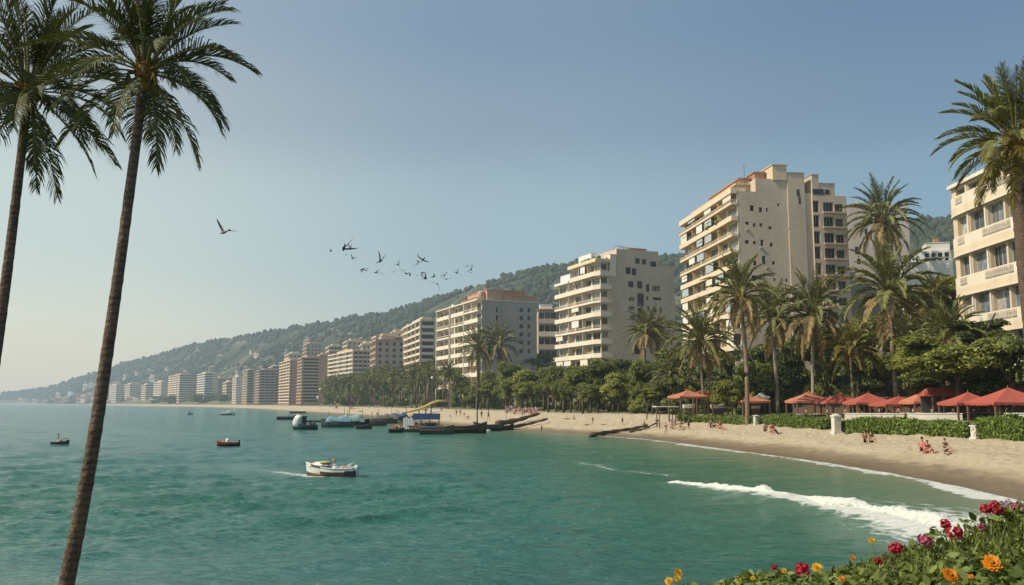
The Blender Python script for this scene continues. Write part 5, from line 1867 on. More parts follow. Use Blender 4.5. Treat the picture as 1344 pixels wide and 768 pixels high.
rh = random.Random(21)
for i in range(240):
    px = rh.uniform(60, 900)
    t_ = rh.uniform(.10, .80) ** 1.6
    house(px, t_, rh.uniform(2.6, 6.5), i, 'tiny pale house half hidden in the woodland on the long hill', 'tiny houses scattered over the hill', rh.uniform(-.5, .5))
town = [(rh.uniform(372, 580), rh.uniform(.02, .18)) for _ in range(52)] + [(rh.uniform(285, 372), rh.uniform(.02, .12)) for _ in range(18)] + \
       [(rh.uniform(705, 735), rh.uniform(.0, .06)) for _ in range(3)]
for i, (px, t_) in enumerate(sorted(town)):
    house(px, t_, rh.uniform(8, 15) * (1 - t_) * (.6 if px < 370 else 1), i + 2, 'pale low apartment house of the crowded town behind the beach towers', 'low houses crowding the town behind the towers', rh.uniform(-.35, .25))
for i in range(16):
    house(rh.uniform(5, 205), rh.uniform(.0, .10), rh.uniform(4, 8), i, 'faint low building under the cliff at the far end of the bay', 'faint buildings at the far end of the bay', rh.uniform(-.3, .3))
# ------------------------------------------------------------------ terrace: canopies, pillars, tables
M['red'] = mat('red_canvas', (0.36, 0.085, 0.06), 0.85, 0.12, 0.5, bump=.2, bs=2)
M['red2'] = mat('faded_red_canvas', (0.45, 0.16, 0.10), 0.85, 0.12, 0.5, bump=.2, bs=2)
M['wood'] = mat('dark_wood', (0.16, 0.10, 0.065), 0.8, 0.25, 2.0)
M['timber'] = mat('weathered_timber', (0.085, 0.065, 0.05), 0.95, 0.35, 1.0, bump=.6, bs=4)
M['stone'] = mat('white_stone', (0.58, 0.55, 0.48), 0.9, 0.12, 1.0, bump=.3, bs=4, streak=.3)
M['table'] = mat('table_cloth', (0.66, 0.62, 0.55), 0.9, 0.08, 1.0)
M['black'] = mat('black_paint', (0.018, 0.018, 0.02), 0.5, 0.25, 1.0, spec=.4)
M['hull_brown'] = mat('hull_brown_wood', (.10, .065, .045), .7, .3, 1.2)
M['hull_slate'] = mat('hull_slate_paint', (.055, .065, .07), .5, .25, 1.0, spec=.4)
M['blue'] = mat('blue_canvas', (0.045, 0.085, 0.20), 0.8, 0.25, .6)
M['cyan'] = mat('pale_blue_cover', (0.17, 0.29, 0.36), 0.8, 0.25, .8)
M['teal'] = mat('grey_green_cover', (0.20, 0.33, 0.31), 0.8, 0.25, .8)
M['gel'] = mat('white_gelcoat', (0.72, 0.70, 0.66), 0.35, 0.05, .8, spec=.5)
M['hullgrey'] = mat('hull_bottom_brown', (0.14, 0.115, 0.095), 0.6, 0.2, .8)
M['pink'] = mat('pink_vinyl', (0.50, 0.25, 0.19), 0.6, 0.12, 1.5)
M['yellow'] = mat('yellow_paint', (0.46, 0.37, 0.10), 0.6, 0.15, 1.0)
M['orange'] = mat('orange_float', (0.62, 0.20, 0.04), 0.6, 0.15, 1.0)
M['redhull'] = mat('red_hull', (0.24, 0.04, 0.035), 0.5, 0.2, .8)
M['rust'] = mat('rusty_deck', (0.24, 0.15, 0.09), 0.9, 0.3, .8)


def ray_foot(px, py, dmax=900):
    """where the photo position meets the land or the water"""
    lo = None
    D = np.geomspace(40, dmax, 1400)
    r = ray(px, py)
    x = r.x / r.y * D; z = CAM_H + r.z / r.y * D
    g = np.maximum(ground_z(x, D), 0)
    k = np.where(z <= g)[0]
    if len(k):
        i = k[0]
        return Vector((float(x[i]), float(D[i]), float(g[i])))
    q = at(px, py, dmax)
    return Vector((q.x, q.y, max(gz(q.x, q.y), 0)))


def canopy(label, px, peak, eave, hw, D, m='red', group='red canopies along the beach terrace', rot=0.05, posts=True, seed=0):
    c = at(px, eave, D); g = gz(c.x, c.y); k = D / F
    w_ = hw * k; he = c.z - g; hp_ = at(px, peak, D).z - g
    he = max(he, 1.9); hp_ = max(hp_, he + .7)
    t = thing('canopy', label, 'canopy', (c.x, c.y, g), rot, group)
    mb = MB(); n = 6; r = random.Random(seed)
    corners = [(-w_, -w_ * .85), (w_, -w_ * .85), (w_, w_ * .85), (-w_, w_ * .85)]
    # sagging pyramid
    for q in range(4):
        (ax, ay), (bx, by) = corners[q], corners[(q + 1) % 4]
        rows = []
        for i in range(n + 1):
            f = i / n; row = []
            for j in range(n + 1):
                e = j / n
                x = (ax + (bx - ax) * e) * (1 - f); y = (ay + (by - ay) * e) * (1 - f)
                z = he + (hp_ - he) * f ** .9 - .16 * math.sin(PI * f) * (1 + .5 * math.sin(PI * e)) - .10 * math.sin(PI * e) * (1 - f)
                row.append((x, y, z))
            rows.append(row)
        vs = [p for row in rows for p in row]
        mb.add(vs, [(i * (n + 1) + j, i * (n + 1) + j + 1, (i + 1) * (n + 1) + j + 1, (i + 1) * (n + 1) + j) for i in range(n) for j in range(n)], 0, True)
        # scalloped valance
        for j in range(8):
            e0, e1 = j / 8, (j + 1) / 8
            p0 = (ax + (bx - ax) * e0, ay + (by - ay) * e0); p1 = (ax + (bx - ax) * e1, ay + (by - ay) * e1)
            z0 = he - .10 * math.sin(PI * e0); z1 = he - .10 * math.sin(PI * e1)
            mb.add([(*p0, z0), (*p1, z1), (*p1, z1 - .28), ((p0[0] + p1[0]) / 2, (p0[1] + p1[1]) / 2, (z0 + z1) / 2 - .40), (*p0, z0 - .28)], [(0, 1, 2, 3, 4)], 0)
    mb.build('canvas', [M[m]], t)
    if posts:
        for sx in (-1, 1):
            for sy in (-1, 1):
                MB().box(sx * w_ * .93 - .11, sx * w_ * .93 + .11, sy * w_ * .78 - .11, sy * w_ * .78 + .11, -.3, he).build('post', [M['wood']], t)
        MB().tube([(0, 0, he - .2), (0, 0, hp_ + .25)], .07, 6).build('finial', [M['wood']], t)
    return t


canopy('faded red canopy nearest the white pillar with the pale palm trunk through it', 1062, 514, 526, 25, 160, 'red2', seed=1)
canopy('red canopy just past the white pillar, second of the row', 1101, 516.5, 527, 26, 151, 'red', seed=2)
canopy('red pointed canopy, third of the row, left of the largest palm trunk', 1140, 515.5, 528, 26, 145, 'red', seed=3)
canopy('wide low red canopy crossed by the trunk of the largest terrace palm', 1180, 520, 530, 30, 139, 'red', seed=4)
canopy('faded orange red canopy with a pink upright banner, beside the tiled pavilion', 1213, 512, 527, 24, 134, 'red2', seed=5)
canopy('red canopy under the biggest rounded tree, second from the frame edge', 1271, 514.5, 528.5, 29, 122, 'red', seed=6)
canopy('largest red canopy, cut off by the edge of the frame', 1324, 508.5, 527.5, 40, 115, 'red', seed=7)
canopy('dark red canopy peeking out above the largest red canopy', 1342, 503, 514, 30, 128, 'red', seed=8)
# tiled pavilion
c = at(1238, 529, 130); g = gz(c.x, c.y)
t = thing('pavilion', 'red tiled pavilion with a dark open front between two canopies', 'pavilion', (c.x, c.y, g), .05)
zt_ = at(1238, 520, 130).z - g; zp_ = at(1238, 509, 130).z - g
MB().add([(-2.9, -2, zt_), (2.9, -2, zt_), (2.9, 2, zt_), (-2.9, 2, zt_), (-2.4, 0, zp_), (2.4, 0, zp_)], [(0, 1, 5, 4), (1, 2, 5), (2, 3, 4, 5), (3, 0, 4), (3, 2, 1, 0)]).build('roof', [mat('pavilion_tile', (.34, .075, .05), .8, .3, 1.2, bump=.5, bs=5)], t)
for x in (-2.4, -.8, .8, 2.4):
    MB().box(x - .13, x + .13, -1.8, -1.55, -.3, zt_).build('post', [M['wood']], t)
MB().box(-2.5, 2.5, 1.5, 1.7, -.3, zt_).build('back_wall', [M['darkframe']], t)
# bar building: dark long back wall behind the canopies
for i, (pa, pb, D, lab) in enumerate([(1040, 1130, 168, 'long dark wooden bar front shaded by the first three red canopies'), (1132, 1232, 150, 'dark wooden bar front behind the widest red canopy'), (1246, 1360, 134, 'dark wooden bar front behind the two nearest red canopies')]):
    a = at(pa, 529, D); b_ = at(pb, 529, D * .97); g = gz((a.x + b_.x) / 2, D)
    t = thing('beach_bar', lab, 'bar', (a.x, a.y, g), math.atan2(b_.y - a.y, b_.x - a.x))
    L = math.hypot(b_.x - a.x, b_.y - a.y)
    MB().box(0, L, 0, 3, -1, 2.6).build('wall', [M['darkframe']], t)
    MB().box(-.3, L + .3, -.8, 3.3, 2.6, 2.85).build('roof', [M['wood']], t)
    for k in range(int(L / 2.2)):
        MB().box(k * 2.2 + .3, k * 2.2 + 1.7, -.06, -.01, .9, 2.2).build('hatch', [M[['black', 'wood', 'glass_dark'][k % 3]]], t)
    MB().box(.2, L - .2, -.7, -.45, -.3, 1.05).build('counter', [M['wood']], t)
# white low wall and dining tables under the canopies
for i, (pa, pb, D, lab) in enumerate([(1108, 1186, 136, 'long white low terrace wall behind the hedge under the middle canopies'), (1190, 1262, 124, 'white low terrace wall behind the hedge under the faded canopy'), (1318, 1400, 108, 'white low terrace wall under the largest red canopy')]):
    a = at(pa, 529, D); b_ = at(pb, 529, D * .97); g = gz((a.x + b_.x) / 2, D)
    t = thing('low_wall', lab, 'wall', (a.x, a.y, g), math.atan2(b_.y - a.y, b_.x - a.x))
    L = math.hypot(b_.x - a.x, b_.y - a.y); zt_ = at(pa, 543, D).z - g
    MB().box(0, L, 0, .3, -1, zt_).build('wall', [M['stone']], t)
    MB().box(-.1, L + .1, -.08, .38, zt_, zt_ + .1).build('coping', [M['white']], t)
rt = random.Random(3)


def dining_set(px, D, label):
    c = at(px, 529, D); g = gz(c.x, c.y)
    t = thing('dining_table', label, 'table', (c.x, c.y, g), rt.uniform(0, 3), 'dining tables under the red canopies')
    MB().lathe([(.75, .74), (.78, .78), (.78, .80)], 12).build('tabletop', [M['table']], t)
    MB().lathe([(.32, 0), (.07, .08), (.06, .74)], 8).build('leg', [M['wood']], t)


for i in range(14):
    dining_set(1052 + i * 22 + rt.uniform(-4, 4), 150 - i * 2.6, f'round table with a white cloth, {ORD[i]} from the small hedge end under the red canopies')


def pillar(px, base_py, top_py, wpx, label, lantern):
    x, y = hp(px, base_py); g = gz(x, y); k = y / F
    h = (base_py - top_py) * k; w_ = wpx * k / 2
    t = thing('gate_pillar', label, 'pillar', (x, y, g), .1)
    MB().box(-w_, w_, -w_, w_, -.4, h * .86).build('shaft', [M['stone']], t)
    MB().box(-w_ * 1.25, w_ * 1.25, -w_ * 1.25, w_ * 1.25, -.4, h * .14).build('plinth', [M['stone']], t)
    MB().box(-w_ * 1.22, w_ * 1.22, -w_ * 1.22, w_ * 1.22, h * .86, h * .93).build('cap', [M['white']], t)
    MB().add([(-w_, -w_, h * .93), (w_, -w_, h * .93), (w_, w_, h * .93), (-w_, w_, h * .93), (0, 0, h)], [(0, 1, 4), (1, 2, 4), (2, 3, 4), (3, 0, 4)]).build('cap_point', [M['white']], t)


pillar(1098, 570, 544, 9, 'square white gate pillar standing between the hedges by the second red canopy', True)
pillar(1283, 577, 558, 11, 'squat white gate pillar breaking the long hedge near the frame edge', False)
pillar(993, 557, 545, 6, 'small white gate pillar in the gap between the first two hedges', False)
bx_, by_ = hp(1100, 571)
mb = MB()
for i in range(8):
    mb.blob((rt.uniform(-.5, .5), rt.uniform(-.3, .3), rt.uniform(.1, .5)), .4, i, 2, .5, 3)
o = mb.build('shrub', [M['hedge_leaf']]); o.location = (bx_ + 1.2, by_ - 1, gz(bx_, by_))
tag(o, 'small green shrub on the sand at the foot of the first white pillar', 'shrub')

# parasol and awning at the far end of the terrace
canopy('small red tilted parasol above the end of the hedge below the shaggy palm', 903, 512, 520, 21, 172, 'red2', None, .3, seed=11)
canopy('second small red parasol half hidden behind the trunk of the shaggy palm', 922, 511, 516, 11, 178, 'red', None, .1, seed=12)
canopy('red and white beach awning behind the tall hedge palm', 985, 518, 526, 20, 168, 'red2', None, .2, seed=13)
canopy('small white awning beside the red and white one', 999, 515, 521, 9, 172, 'table', None, .2, seed=14)


def shelter():
    f = ray_foot(873, 560); k = f.y / F
    t = thing('sun_shelter', 'flat white sun shelter on thin posts at the top of the beach', 'shelter', f, .1)
    h = 25 * k
    MB().box(-14 * k, 16 * k, -9 * k, 9 * k, h, h + .16).build('roof', [M['white']], t)
    for x in (-9, 12):
        for y in (-7, 7):
            MB().tube([(x * k, y * k, -.3), (x * k, y * k, h)], .09, 6).build('post', [M['wood']], t)


shelter()


def dinghy(px, py, L, label, m='gel', rz=0.0, up=True):
    f = ray_foot(px, py); k = f.y / F
    t = thing('rowing_dinghy', label, 'dinghy', f, rz)
    hull_part(t, L * k, L * k * .36, L * k * .17, m, 'hullgrey')


# ------------------------------------------------------------------ boats
def hull_part(parent, L, Bm, Hh, mtop, mbot, bow=.45, sheer=.35, band=.45, stern=.75, inner='rust', name='hull', deck=.45):
    """round-bilged open hull, bow at +x; two paints outside, inner deck inside"""
    ns, nc = 22, 9
    rows = []
    for i in range(ns + 1):
        u = i / ns
        x = -L / 2 + L * u
        w_ = Bm / 2 * (stern + (1 - stern) * min(1, u * 2.5)) * (1 - max(0, (u - bow) / (1 - bow)) ** 2.2) + .015 * Bm
        top = Hh * (1 + sheer * max(0, (u - .35) / .65) ** 2 + .06 * (1 - u))
        keel = -.35 * Hh * (1 - max(0, (u - .75) / .25) ** 2 * 1.1)
        row = []
        for j in range(nc + 1):
            a = (j / nc - .5) * 2
            q = abs(a)
            yy = math.copysign(w_ * min(1, (q * 1.25) ** .7 if q < .8 else 1.0), a)
            zz = keel + (top - keel) * (max(0, (q - .15) / .85) ** 1.35)
            row.append((x + .10 * L * max(0, u - .8) * (zz / max(top, .01)), yy, zz))
        rows.append(row)
    vs = [p for r_ in rows for p in r_]
    mb = MB()
    top_f, bot_f = [], []
    for i in range(ns):
        for j in range(nc):
            f = (i * (nc + 1) + j, (i + 1) * (nc + 1) + j, (i + 1) * (nc + 1) + j + 1, i * (nc + 1) + j + 1)
            zc = sum(vs[q][2] for q in f) / 4
            (top_f if zc > Hh * band else bot_f).append(f)
    mb.add(vs, top_f, 0, True); mb.add(vs, bot_f, 1, True)
    mb.add(vs, [tuple(range(nc + 1))], 0)
    o = mb.build(name, [M[mtop], M[mbot]], parent)
    # deck
    dv = []
    for i in range(ns + 1):
        r_ = rows[i]; z = Hh * deck
        dv += [(r_[0][0], r_[0][1] * .97, z), (r_[-1][0], r_[-1][1] * .97, z)]
    MB().add(dv, [(2 * i, 2 * i + 2, 2 * i + 3, 2 * i + 1) for i in range(ns)], 0).build('deck', [M[inner]], parent)
    # gunwale rails
    for e, nm in ((0, 'gunwale'), (nc, 'gunwale')):
        MB().tube([r_[e] for r_ in rows], Hh * .075, 5).build(nm, [M[mtop]], parent)
    return rows


def boat(name, label, px, py, Lpx, rz, cat='boat', group=None):
    p = on(px, py, 0.0)
    t = thing(name, label, cat, (p.x, p.y, 0), rz, group)
    return t, p.y / F * Lpx, p.y / F


# main motor boat: high bow to the left, dark stern end to the right
t, L, k = boat('motor_boat', 'white open motor boat with pink seats leaving a wake in the bay', 434, 625, 64, PI - .12)
hull_part(t, L, L * .36, L * .155, 'gel', 'hullgrey', sheer=.75, band=.46, bow=.38, stern=.8, inner='pink')
MB().blob((L * .16, 0, L * .19), (L * .27, L * .135, L * .085), 9, 3, .35, 1.6).build('cabin_top', [M['gel']], t)
MB().blob((L * .34, 0, L * .245), (L * .07, L * .07, L * .03), 4, 2, .3).build('seat', [M['pink']], t)
MB().tube([(-L * .02, -L * .14, L * .19), (L * .2, -L * .15, L * .19), (L * .38, -L * .10, L * .23)], L * .016, 5).tube([(-L * .02, L * .14, L * .19), (L * .2, L * .15, L * .19), (L * .38, L * .10, L * .23)], L * .016, 5).build('window_row', [M['black']], t)
MB().prism([(-L * .53, -L * .15), (-L * .34, -L * .178), (-L * .34, L * .178), (-L * .53, L * .15)], -L * .02, L * .115).build('stern_platform', [M['black']], t)
MB().box(-L * .55, -L * .49, -L * .05, L * .05, -L * .05, L * .17).blob((-L * .53, 0, L * .18), (L * .05, L * .045, L * .045), 1, 2, .1).build('outboard_motor', [M['gel']], t)
MB().add([(-L * .02, -L * .13, L * .2), (-L * .02, L * .13, L * .2), (L * .05, L * .11, L * .29), (L * .05, -L * .11, L * .29), (L * .15, -L * .13, L * .22), (L * .15, L * .13, L * .22)],
         [(0, 1, 2, 3), (3, 2, 5, 4)]).build('windscreen', [M['glass_dark']], t)
for x in (-.26, -.10, .22):
    MB().blob((L * x, 0, L * .165), (L * .075, L * .13, L * .045), 3, 2, .15).build('seat', [M['pink' if x != -.10 else 'gel']], t)
MB().blob((L * .10, L * .05, L * .275), (L * .13, L * .08, L * .03), 5, 2, .3).build('yellow_cover', [M['yellow']], t)
MB().blob((-L * .06, -L * .02, L * .31), (L * .035, L * .035, L * .035), 6, 2, .1).build('orange_float', [M['orange']], t)
MB().tube([(-L * .3, L * .1, L * .15), (-L * .42, L * .11, L * .24), (-L * .46, 0, L * .26), (-L * .42, -L * .11, L * .24), (-L * .3, -L * .1, L * .15)], L * .012, 6).build('stern_rail', [M['gel']], t)

t, L, k = boat('small_boat', 'small dark boat with a thin mast alone on the open water', 79, 584, 22, .1)
hull_part(t, L, L * .38, L * .16, 'hull_slate', 'black', sheer=.8, bow=.35, inner='rust')
MB().tube([(-L * .12, 0, 0), (-L * .12, 0, L * .62)], L * .025, 6).blob((-L * .12, 0, L * .62), L * .05, 2, 1, .1).build('mast', [M['black']], t)
MB().blob((-L * .05, 0, L * .20), (L * .17, L * .12, L * .11), 3, 2, .35).build('bundle', [M['pink']], t)
MB().tube([(L * .1, -L * .1, L * .1), (L * .12, -L * .12, L * .34), (L * .40, -L * .08, L * .38), (L * .42, -L * .05, L * .2)], L * .02, 5).build('rail', [M['hullgrey']], t)

t, L, k = boat('rubber_dinghy', 'black and red motor dinghy throwing a little spray in the middle of the bay', 299, 586, 27, PI + .2)
hull_part(t, L, L * .42, L * .17, 'redhull', 'black', sheer=.7, bow=.35, band=.8, inner='rust')
MB().blob((L * .02, 0, L * .24), (L * .10, L * .09, L * .15), 5, 2, .3).build('wheelhouse', [M['gel']], t)
MB().blob((L * .24, 0, L * .2), (L * .12, L * .12, L * .06), 5, 2, .3).build('bundle', [M['pink']], t)
MB().tube([(-.52 * L, 0, 0), (-.50 * L, 0, .3 * L)], .06 * L, 6).build('outboard_motor', [M['black']], t)

t, L, k = boat('small_boat', 'tiny white launch far out before the hazy towers, the larger of two', 299, 545, 18, .05)
hull_part(t, L, L * .3, L * .2, 'gel', 'hullgrey', inner='gel'); MB().box(-L * .1, L * .2, -L * .1, L * .1, L * .1, L * .36).build('cabin', [M['gel']], t)
t, L, k = boat('small_boat', 'tiny white launch far out before the hazy towers, the smaller of two', 249, 544.5, 8, .5)
hull_part(t, L, L * .35, L * .3, 'gel', 'hullgrey', inner='gel'); MB().box(-L * .2, L * .15, -L * .12, L * .12, L * .1, L * .5).build('cabin', [M['hullgrey']], t)

t, L, k = boat('cabin_boat', 'boat with a tall white bow cover and a black hull, nearest of the far moorings', 401, 564, 31, PI + .15)
hull_part(t, L, L * .36, L * .18, 'hull_slate', 'black', sheer=.8, bow=.35, inner='black')
mb = MB().blob((L * .30, 0, L * .34), (L * .19, L * .13, L * .27), 4, 3, .5, 1.2); mb.build('bow_cover', [M['gel']], t)
MB().box(-L * .02, L * .12, -L * .13, L * .13, L * .15, L * .52).build('wheelhouse', [M['black']], t)
MB().box(-L * .06, L * .15, -L * .15, L * .15, L * .52, L * .56).build('roof', [M['black']], t)
for x in (-.36, -.2):
    MB().tube([(L * x, L * .1, L * .1), (L * x, L * .1, L * .40)], L * .02, 5).build('post', [M['black']], t)
MB().blob((-L * .28, 0, L * .24), (L * .14, L * .12, L * .08), 8, 2, .3).build('bundle', [M['pink']], t)

for (px, py, Lp, hh, lab) in [(377, 551, 26, .13, 'flat black barge moored beyond the white covered boat'), (391, 542.5, 20, .10, 'low dark raft floating farthest out by the beach'), (412, 554, 22, .08, 'thin dark raft between the black barge and the pale blue covered boat')]:
    t, L, k = boat('barge', lab, px, py, Lp, .05)
    hull_part(t, L, L * .3, L * hh, 'black', 'black', sheer=.1, stern=.95, bow=.8, inner='hullgrey')
    if hh > .1:
        for q in range(5):
            MB().tube([(L * (-.4 + q * .2), -L * .12, 0), (L * (-.4 + q * .2), -L * .12, L * .19)], L * .012, 5).build('post', [M['black']], t)
        MB().tube([(-L * .42, -L * .12, L * .18), (L * .42, -L * .12, L * .18)], L * .012, 5).build('rail', [M['black']], t)


def clutter(t, L, top, seed):
    r = random.Random(seed)
    MB().tube([(-L * .42, -L * .11, top * 1.02), (0, -L * .125, top * .98), (L * .34, -L * .085, top * 1.18)], L * .010, 5).build('rub_rail', [M[r.choice(['gel', 'hullgrey', 'gel'])]], t)
    for i in range(4):
        x = L * r.uniform(-.40, .34)
        MB().blob((x, L * r.uniform(-.05, .05), top * 1.05), (L * r.uniform(.025, .05), L * .04, L * r.uniform(.025, .05)), seed + i, 1, .5, 2).build('deck_gear', [M[r.choice(['rust', 'gel', 'pink', 'blue', 'yellow', 'hullgrey'])]], t)
    for i in range(3):
        MB().lathe([(.2, -.5), (1, -.35), (1, .35), (.2, .5)], 8, 0).build('fender', [M[r.choice(['gel', 'black', 'orange'])]], t)
        f = t.children[-1]
        f.location = (L * (-.3 + .28 * i), -L * .128, top * .55); f.scale = (L * .014, L * .014, L * .06)


def covered_boat(px, py, Lp, rz, cover, hullm, label, ch=.20, hh=.15, wave=3, cabin=False):
    t, L, k = boat('covered_boat', label, px, py, Lp, rz, 'boat', 'moored working boats before the beach')
    hh *= 1.25; ch *= 1.3
    hull_part(t, L, L * .26, L * hh, hullm, hullm, sheer=.7, stern=.75, bow=.4, inner='rust')
    clutter(t, L, L * hh, int(px))
    if cover:
        mb = MB(); n = 14; vs = []
        for i in range(n + 1):
            x = -L * .42 + L * .78 * i / n
            for j in range(7):
                a = PI * j / 6
                vs.append((x, math.cos(a) * L * .115, L * hh + L * ch * math.sin(a) * (.78 + .16 * mnoise.noise(Vector((i * .35, wave, px))) + .10 * math.sin(i * .9 + wave)) * min(1, .45 + i * .25, .45 + (n - i) * .25)))
        mb.add(vs, [(i * 7 + j, i * 7 + j + 1, (i + 1) * 7 + j + 1, (i + 1) * 7 + j) for i in range(n) for j in range(6)], 0, True)
        mb.add(vs, [tuple(range(7)), tuple(n * 7 + j for j in range(7))], 0)
        mb.build('cover', [M[cover]], t)
    if cabin:
        MB().box(-L * .3, L * .05, -L * .09, L * .09, L * .08, L * (.1 + ch)).build('cabin', [M['teal']], t)
        MB().box(-L * .33, L * .08, -L * .11, L * .11, L * (.1 + ch), L * (.12 + ch)).build('roof', [M['hullgrey']], t)
    for x in (-.3, .28):
        MB().tube([(L * x, 0, 0), (L * x, 0, L * (.30 + ch))], L * .008, 5).build('post', [M['hullgrey']], t)
    return t, L


covered_boat(443, 561, 42, PI + .02, 'cyan', 'hull_slate', 'long dark boat under a pale blue cover at the outer end of the moorings', .17, .13)
covered_boat(464, 560, 40, .03, 'teal', 'black', 'black boat under a grey green cover just behind the pale blue covered one', .22, .12, 5)
covered_boat(490, 559, 34, PI, None, 'hull_brown', 'low open brown boat between the grey green cover and the blue canopies', .12, .14, 3, True)
covered_boat(509, 556, 40, .05, 'hullgrey', 'hull_slate', 'grey covered dark boat lying against the stern of the blue canopied boat', .14, .12, 2)
covered_boat(524, 555, 34, .0, 'blue', 'black', 'dark blue covered boat tucked behind the white panelled boat', .20, .12, 4)

# the big work boat with white panels and a blue canopy
t, L, k = boat('work_boat', 'largest moored work boat with white side panels, blue canopy and yellow deck gear', 549, 567, 66, PI)
hull_part(t, L, L * .22, L * .11, 'rust', 'hullgrey', sheer=.35, stern=.9, inner='rust')
for i in range(5):
    x = L * (.27 - .045 * i)
    MB().box(x - L * .019, x + L * .019, L * .09, L * .096, L * .06, L * .27 + .02 * L * (i % 2)).build('side_panel', [M['gel']], t)
MB().box(-L * .42, L * .10, -L * .10, L * .10, L * .24, L * .36).build('canopy', [M['blue']], t)
for x in (-.40, -.22, -.05, .08):
    for y in (-.09, .09):
        MB().tube([(L * x, L * y, 0), (L * x, L * y, L * .23)], L * .008, 5).build('post', [M['hullgrey']], t)
MB().box(-L * .38, -L * .02, -L * .07, L * .07, L * .05, L * .17).build('cabin', [M['rust']], t)
MB().box(-L * .34, -L * .08, L * .0705, L * .074, L * .09, L * .145).build('window_row', [M['glass_dark']], t)
for x, m_ in ((.36, 'yellow'), (.30, 'orange'), (.42, 'rust')):
    MB().blob((L * x, L * .03, L * .10), (L * .05, L * .05, L * .04), int(x * 50), 2, .4).build('deck_gear', [M[m_]], t)
t, L, k = boat('work_boat', 'dark grey low barge lying in front of the blue canopied work boat', 573, 570, 43, .0)
hull_part(t, L, L * .26, L * .20, 'hullgrey', 'hull_slate', sheer=.35, stern=.95, bow=.7, inner='rust')
MB().box(-L * .36, L * .0, -L * .1, L * .1, L * .1, L * .36).build('cabin', [M['hullgrey']], t)
MB().box(-L * .32, -L * .04, -L * .106, -L * .1, L * .26, L * .33).build('window_row', [M['glass_dark']], t)
MB().blob((L * .3, 0, L * .2), (L * .14, L * .1, L * .07), 3, 2, .3).build('bundle', [M['rust']], t)
t, L, k = boat('long_boat', 'long black boat with white inner planking and a tall thin mast', 612, 569, 52, .03)
hull_part(t, L, L * .2, L * .17, 'hull_brown', 'black', sheer=.7, band=.55, inner='rust')
MB().tube([(-L * .18, L * .05, L * .12), (L * .1, L * .07, L * .15), (L * .3, L * .03, L * .16)], L * .014, 5).build('plank', [M['gel']], t)
MB().tube([(L * .27, 0, 0), (L * .27, 0, L * 1.22)], [L * .018, L * .011], 6).build('mast', [M['black']], t)
for x in (-.2, 0, .18):
    MB().box(L * x - L * .02, L * x + L * .02, -L * .08, L * .08, L * .09, L * .115).build('thwart', [M['rust']], t)
t, L, k = boat('long_boat', 'short black boat with a pale deck load at the beach end of the moorings', 640, 566, 36, PI)
hull_part(t, L, L * .24, L * .22, 'hull_slate', 'black', sheer=.55, inner='rust')
MB().blob((L * .05, 0, L * .20), (L * .26, L * .08, L * .06), 9, 2, .35).build('deck_load', [M['gel']], t)
clutter(t, L, L * .2, 77)
t, L, k = boat('long_boat', 'rust red bowed boat wedged between the grey barge and the long black boat', 592, 566, 30, PI - .3)
hull_part(t, L, L * .26, L * .2, 'redhull', 'black', sheer=.4, inner='rust')

for px, py, Lp, rz, lab in [(520, 568, 20, .2, 'small dark tender at the bow of the white panelled work boat'), (535, 561, 26, PI - .1, 'dark tender squeezed behind the work boat bow'),
                            (662, 565, 24, .15, 'small dark boat with its stern on the sand under the timber beams'), (478, 563, 20, .1, 'little dark rowing boat tied outside the low open boat'),
                            (455, 555, 30, 0, 'dark boat moored behind the pale blue cover, closest to the sand')]:
    t, L, k = boat('rowing_boat', lab, px, py, Lp, rz)
    hull_part(t, L, L * .32, L * .22, ['hull_brown', 'hull_slate', 'black'][px % 3], 'black', sheer=.6, band=.55, inner='rust')
    for x in (-.22, .05):
        MB().box(L * x - L * .04, L * x + L * .04, -L * .12, L * .12, L * .16, L * .20).build('thwart', [M['rust']], t)
    MB().blob((L * .22, 0, L * .22), (L * .12, L * .09, L * .07), int(px), 2, .35).build('bundle', [M[['cyan', 'gel', 'rust', 'blue'][px % 4]]], t)
    if Lp > 23:
        MB().tube([(L * .1, 0, 0), (L * .1, 0, L * 1.0)], [L * .018, L * .01], 5).build('mast', [M['black']], t)

# timbers on the sand
def log(label, pts, r0, r1, m='timber', name='driftwood_log'):
    P3 = []
    for px, py, lift in pts:
        f = ray_foot(px, py); P3.append(f + Vector((0, 0, lift)))
    base = P3[0].copy()
    seg = []
    for i in range(len(P3) - 1):
        for j in range(6):
            f = j / 6
            seg.append(P3[i].lerp(P3[i + 1], f))
    seg.append(P3[-1])
    k = base.y / F
    rad = [(r0 + (r1 - r0) * i / (len(seg) - 1)) * k * (1 + .22 * math.sin(i * 1.9)) for i in range(len(seg))]
    mb = MB().tube([s_ - base for s_ in seg], rad, 9, 0)
    o = mb.build(name, [M[m]]); o.location = base
    tag(o, label, 'driftwood')
    return o


log('long dark timber beam sloping up the sand beside the black boats, the upper one', [(652, 562, .9), (680, 557, 1.0), (708, 550, 1.3)], 4.2, 1.6)
log('long dark timber beam sloping up the sand beside the black boats, the lower one', [(660, 565, .4), (692, 560, .5), (719, 555, .9)], 2.6, 1.4)
log('driftwood log lying from the water up the sand towards the flat shelter', [(776, 573, .3), (800, 570, .4), (828, 566, .4), (850, 562, .5)], 2.8, 1.7)
log('stubby dark end of driftwood where the log meets the water', [(774, 574, .1), (784, 573, .5)], 2.4, 2.2)
log('thin driftwood branch on the sand before the sunbathers', [(826, 568, .2), (846, 565, .3), (862, 558, .4)], 1.5, .8)

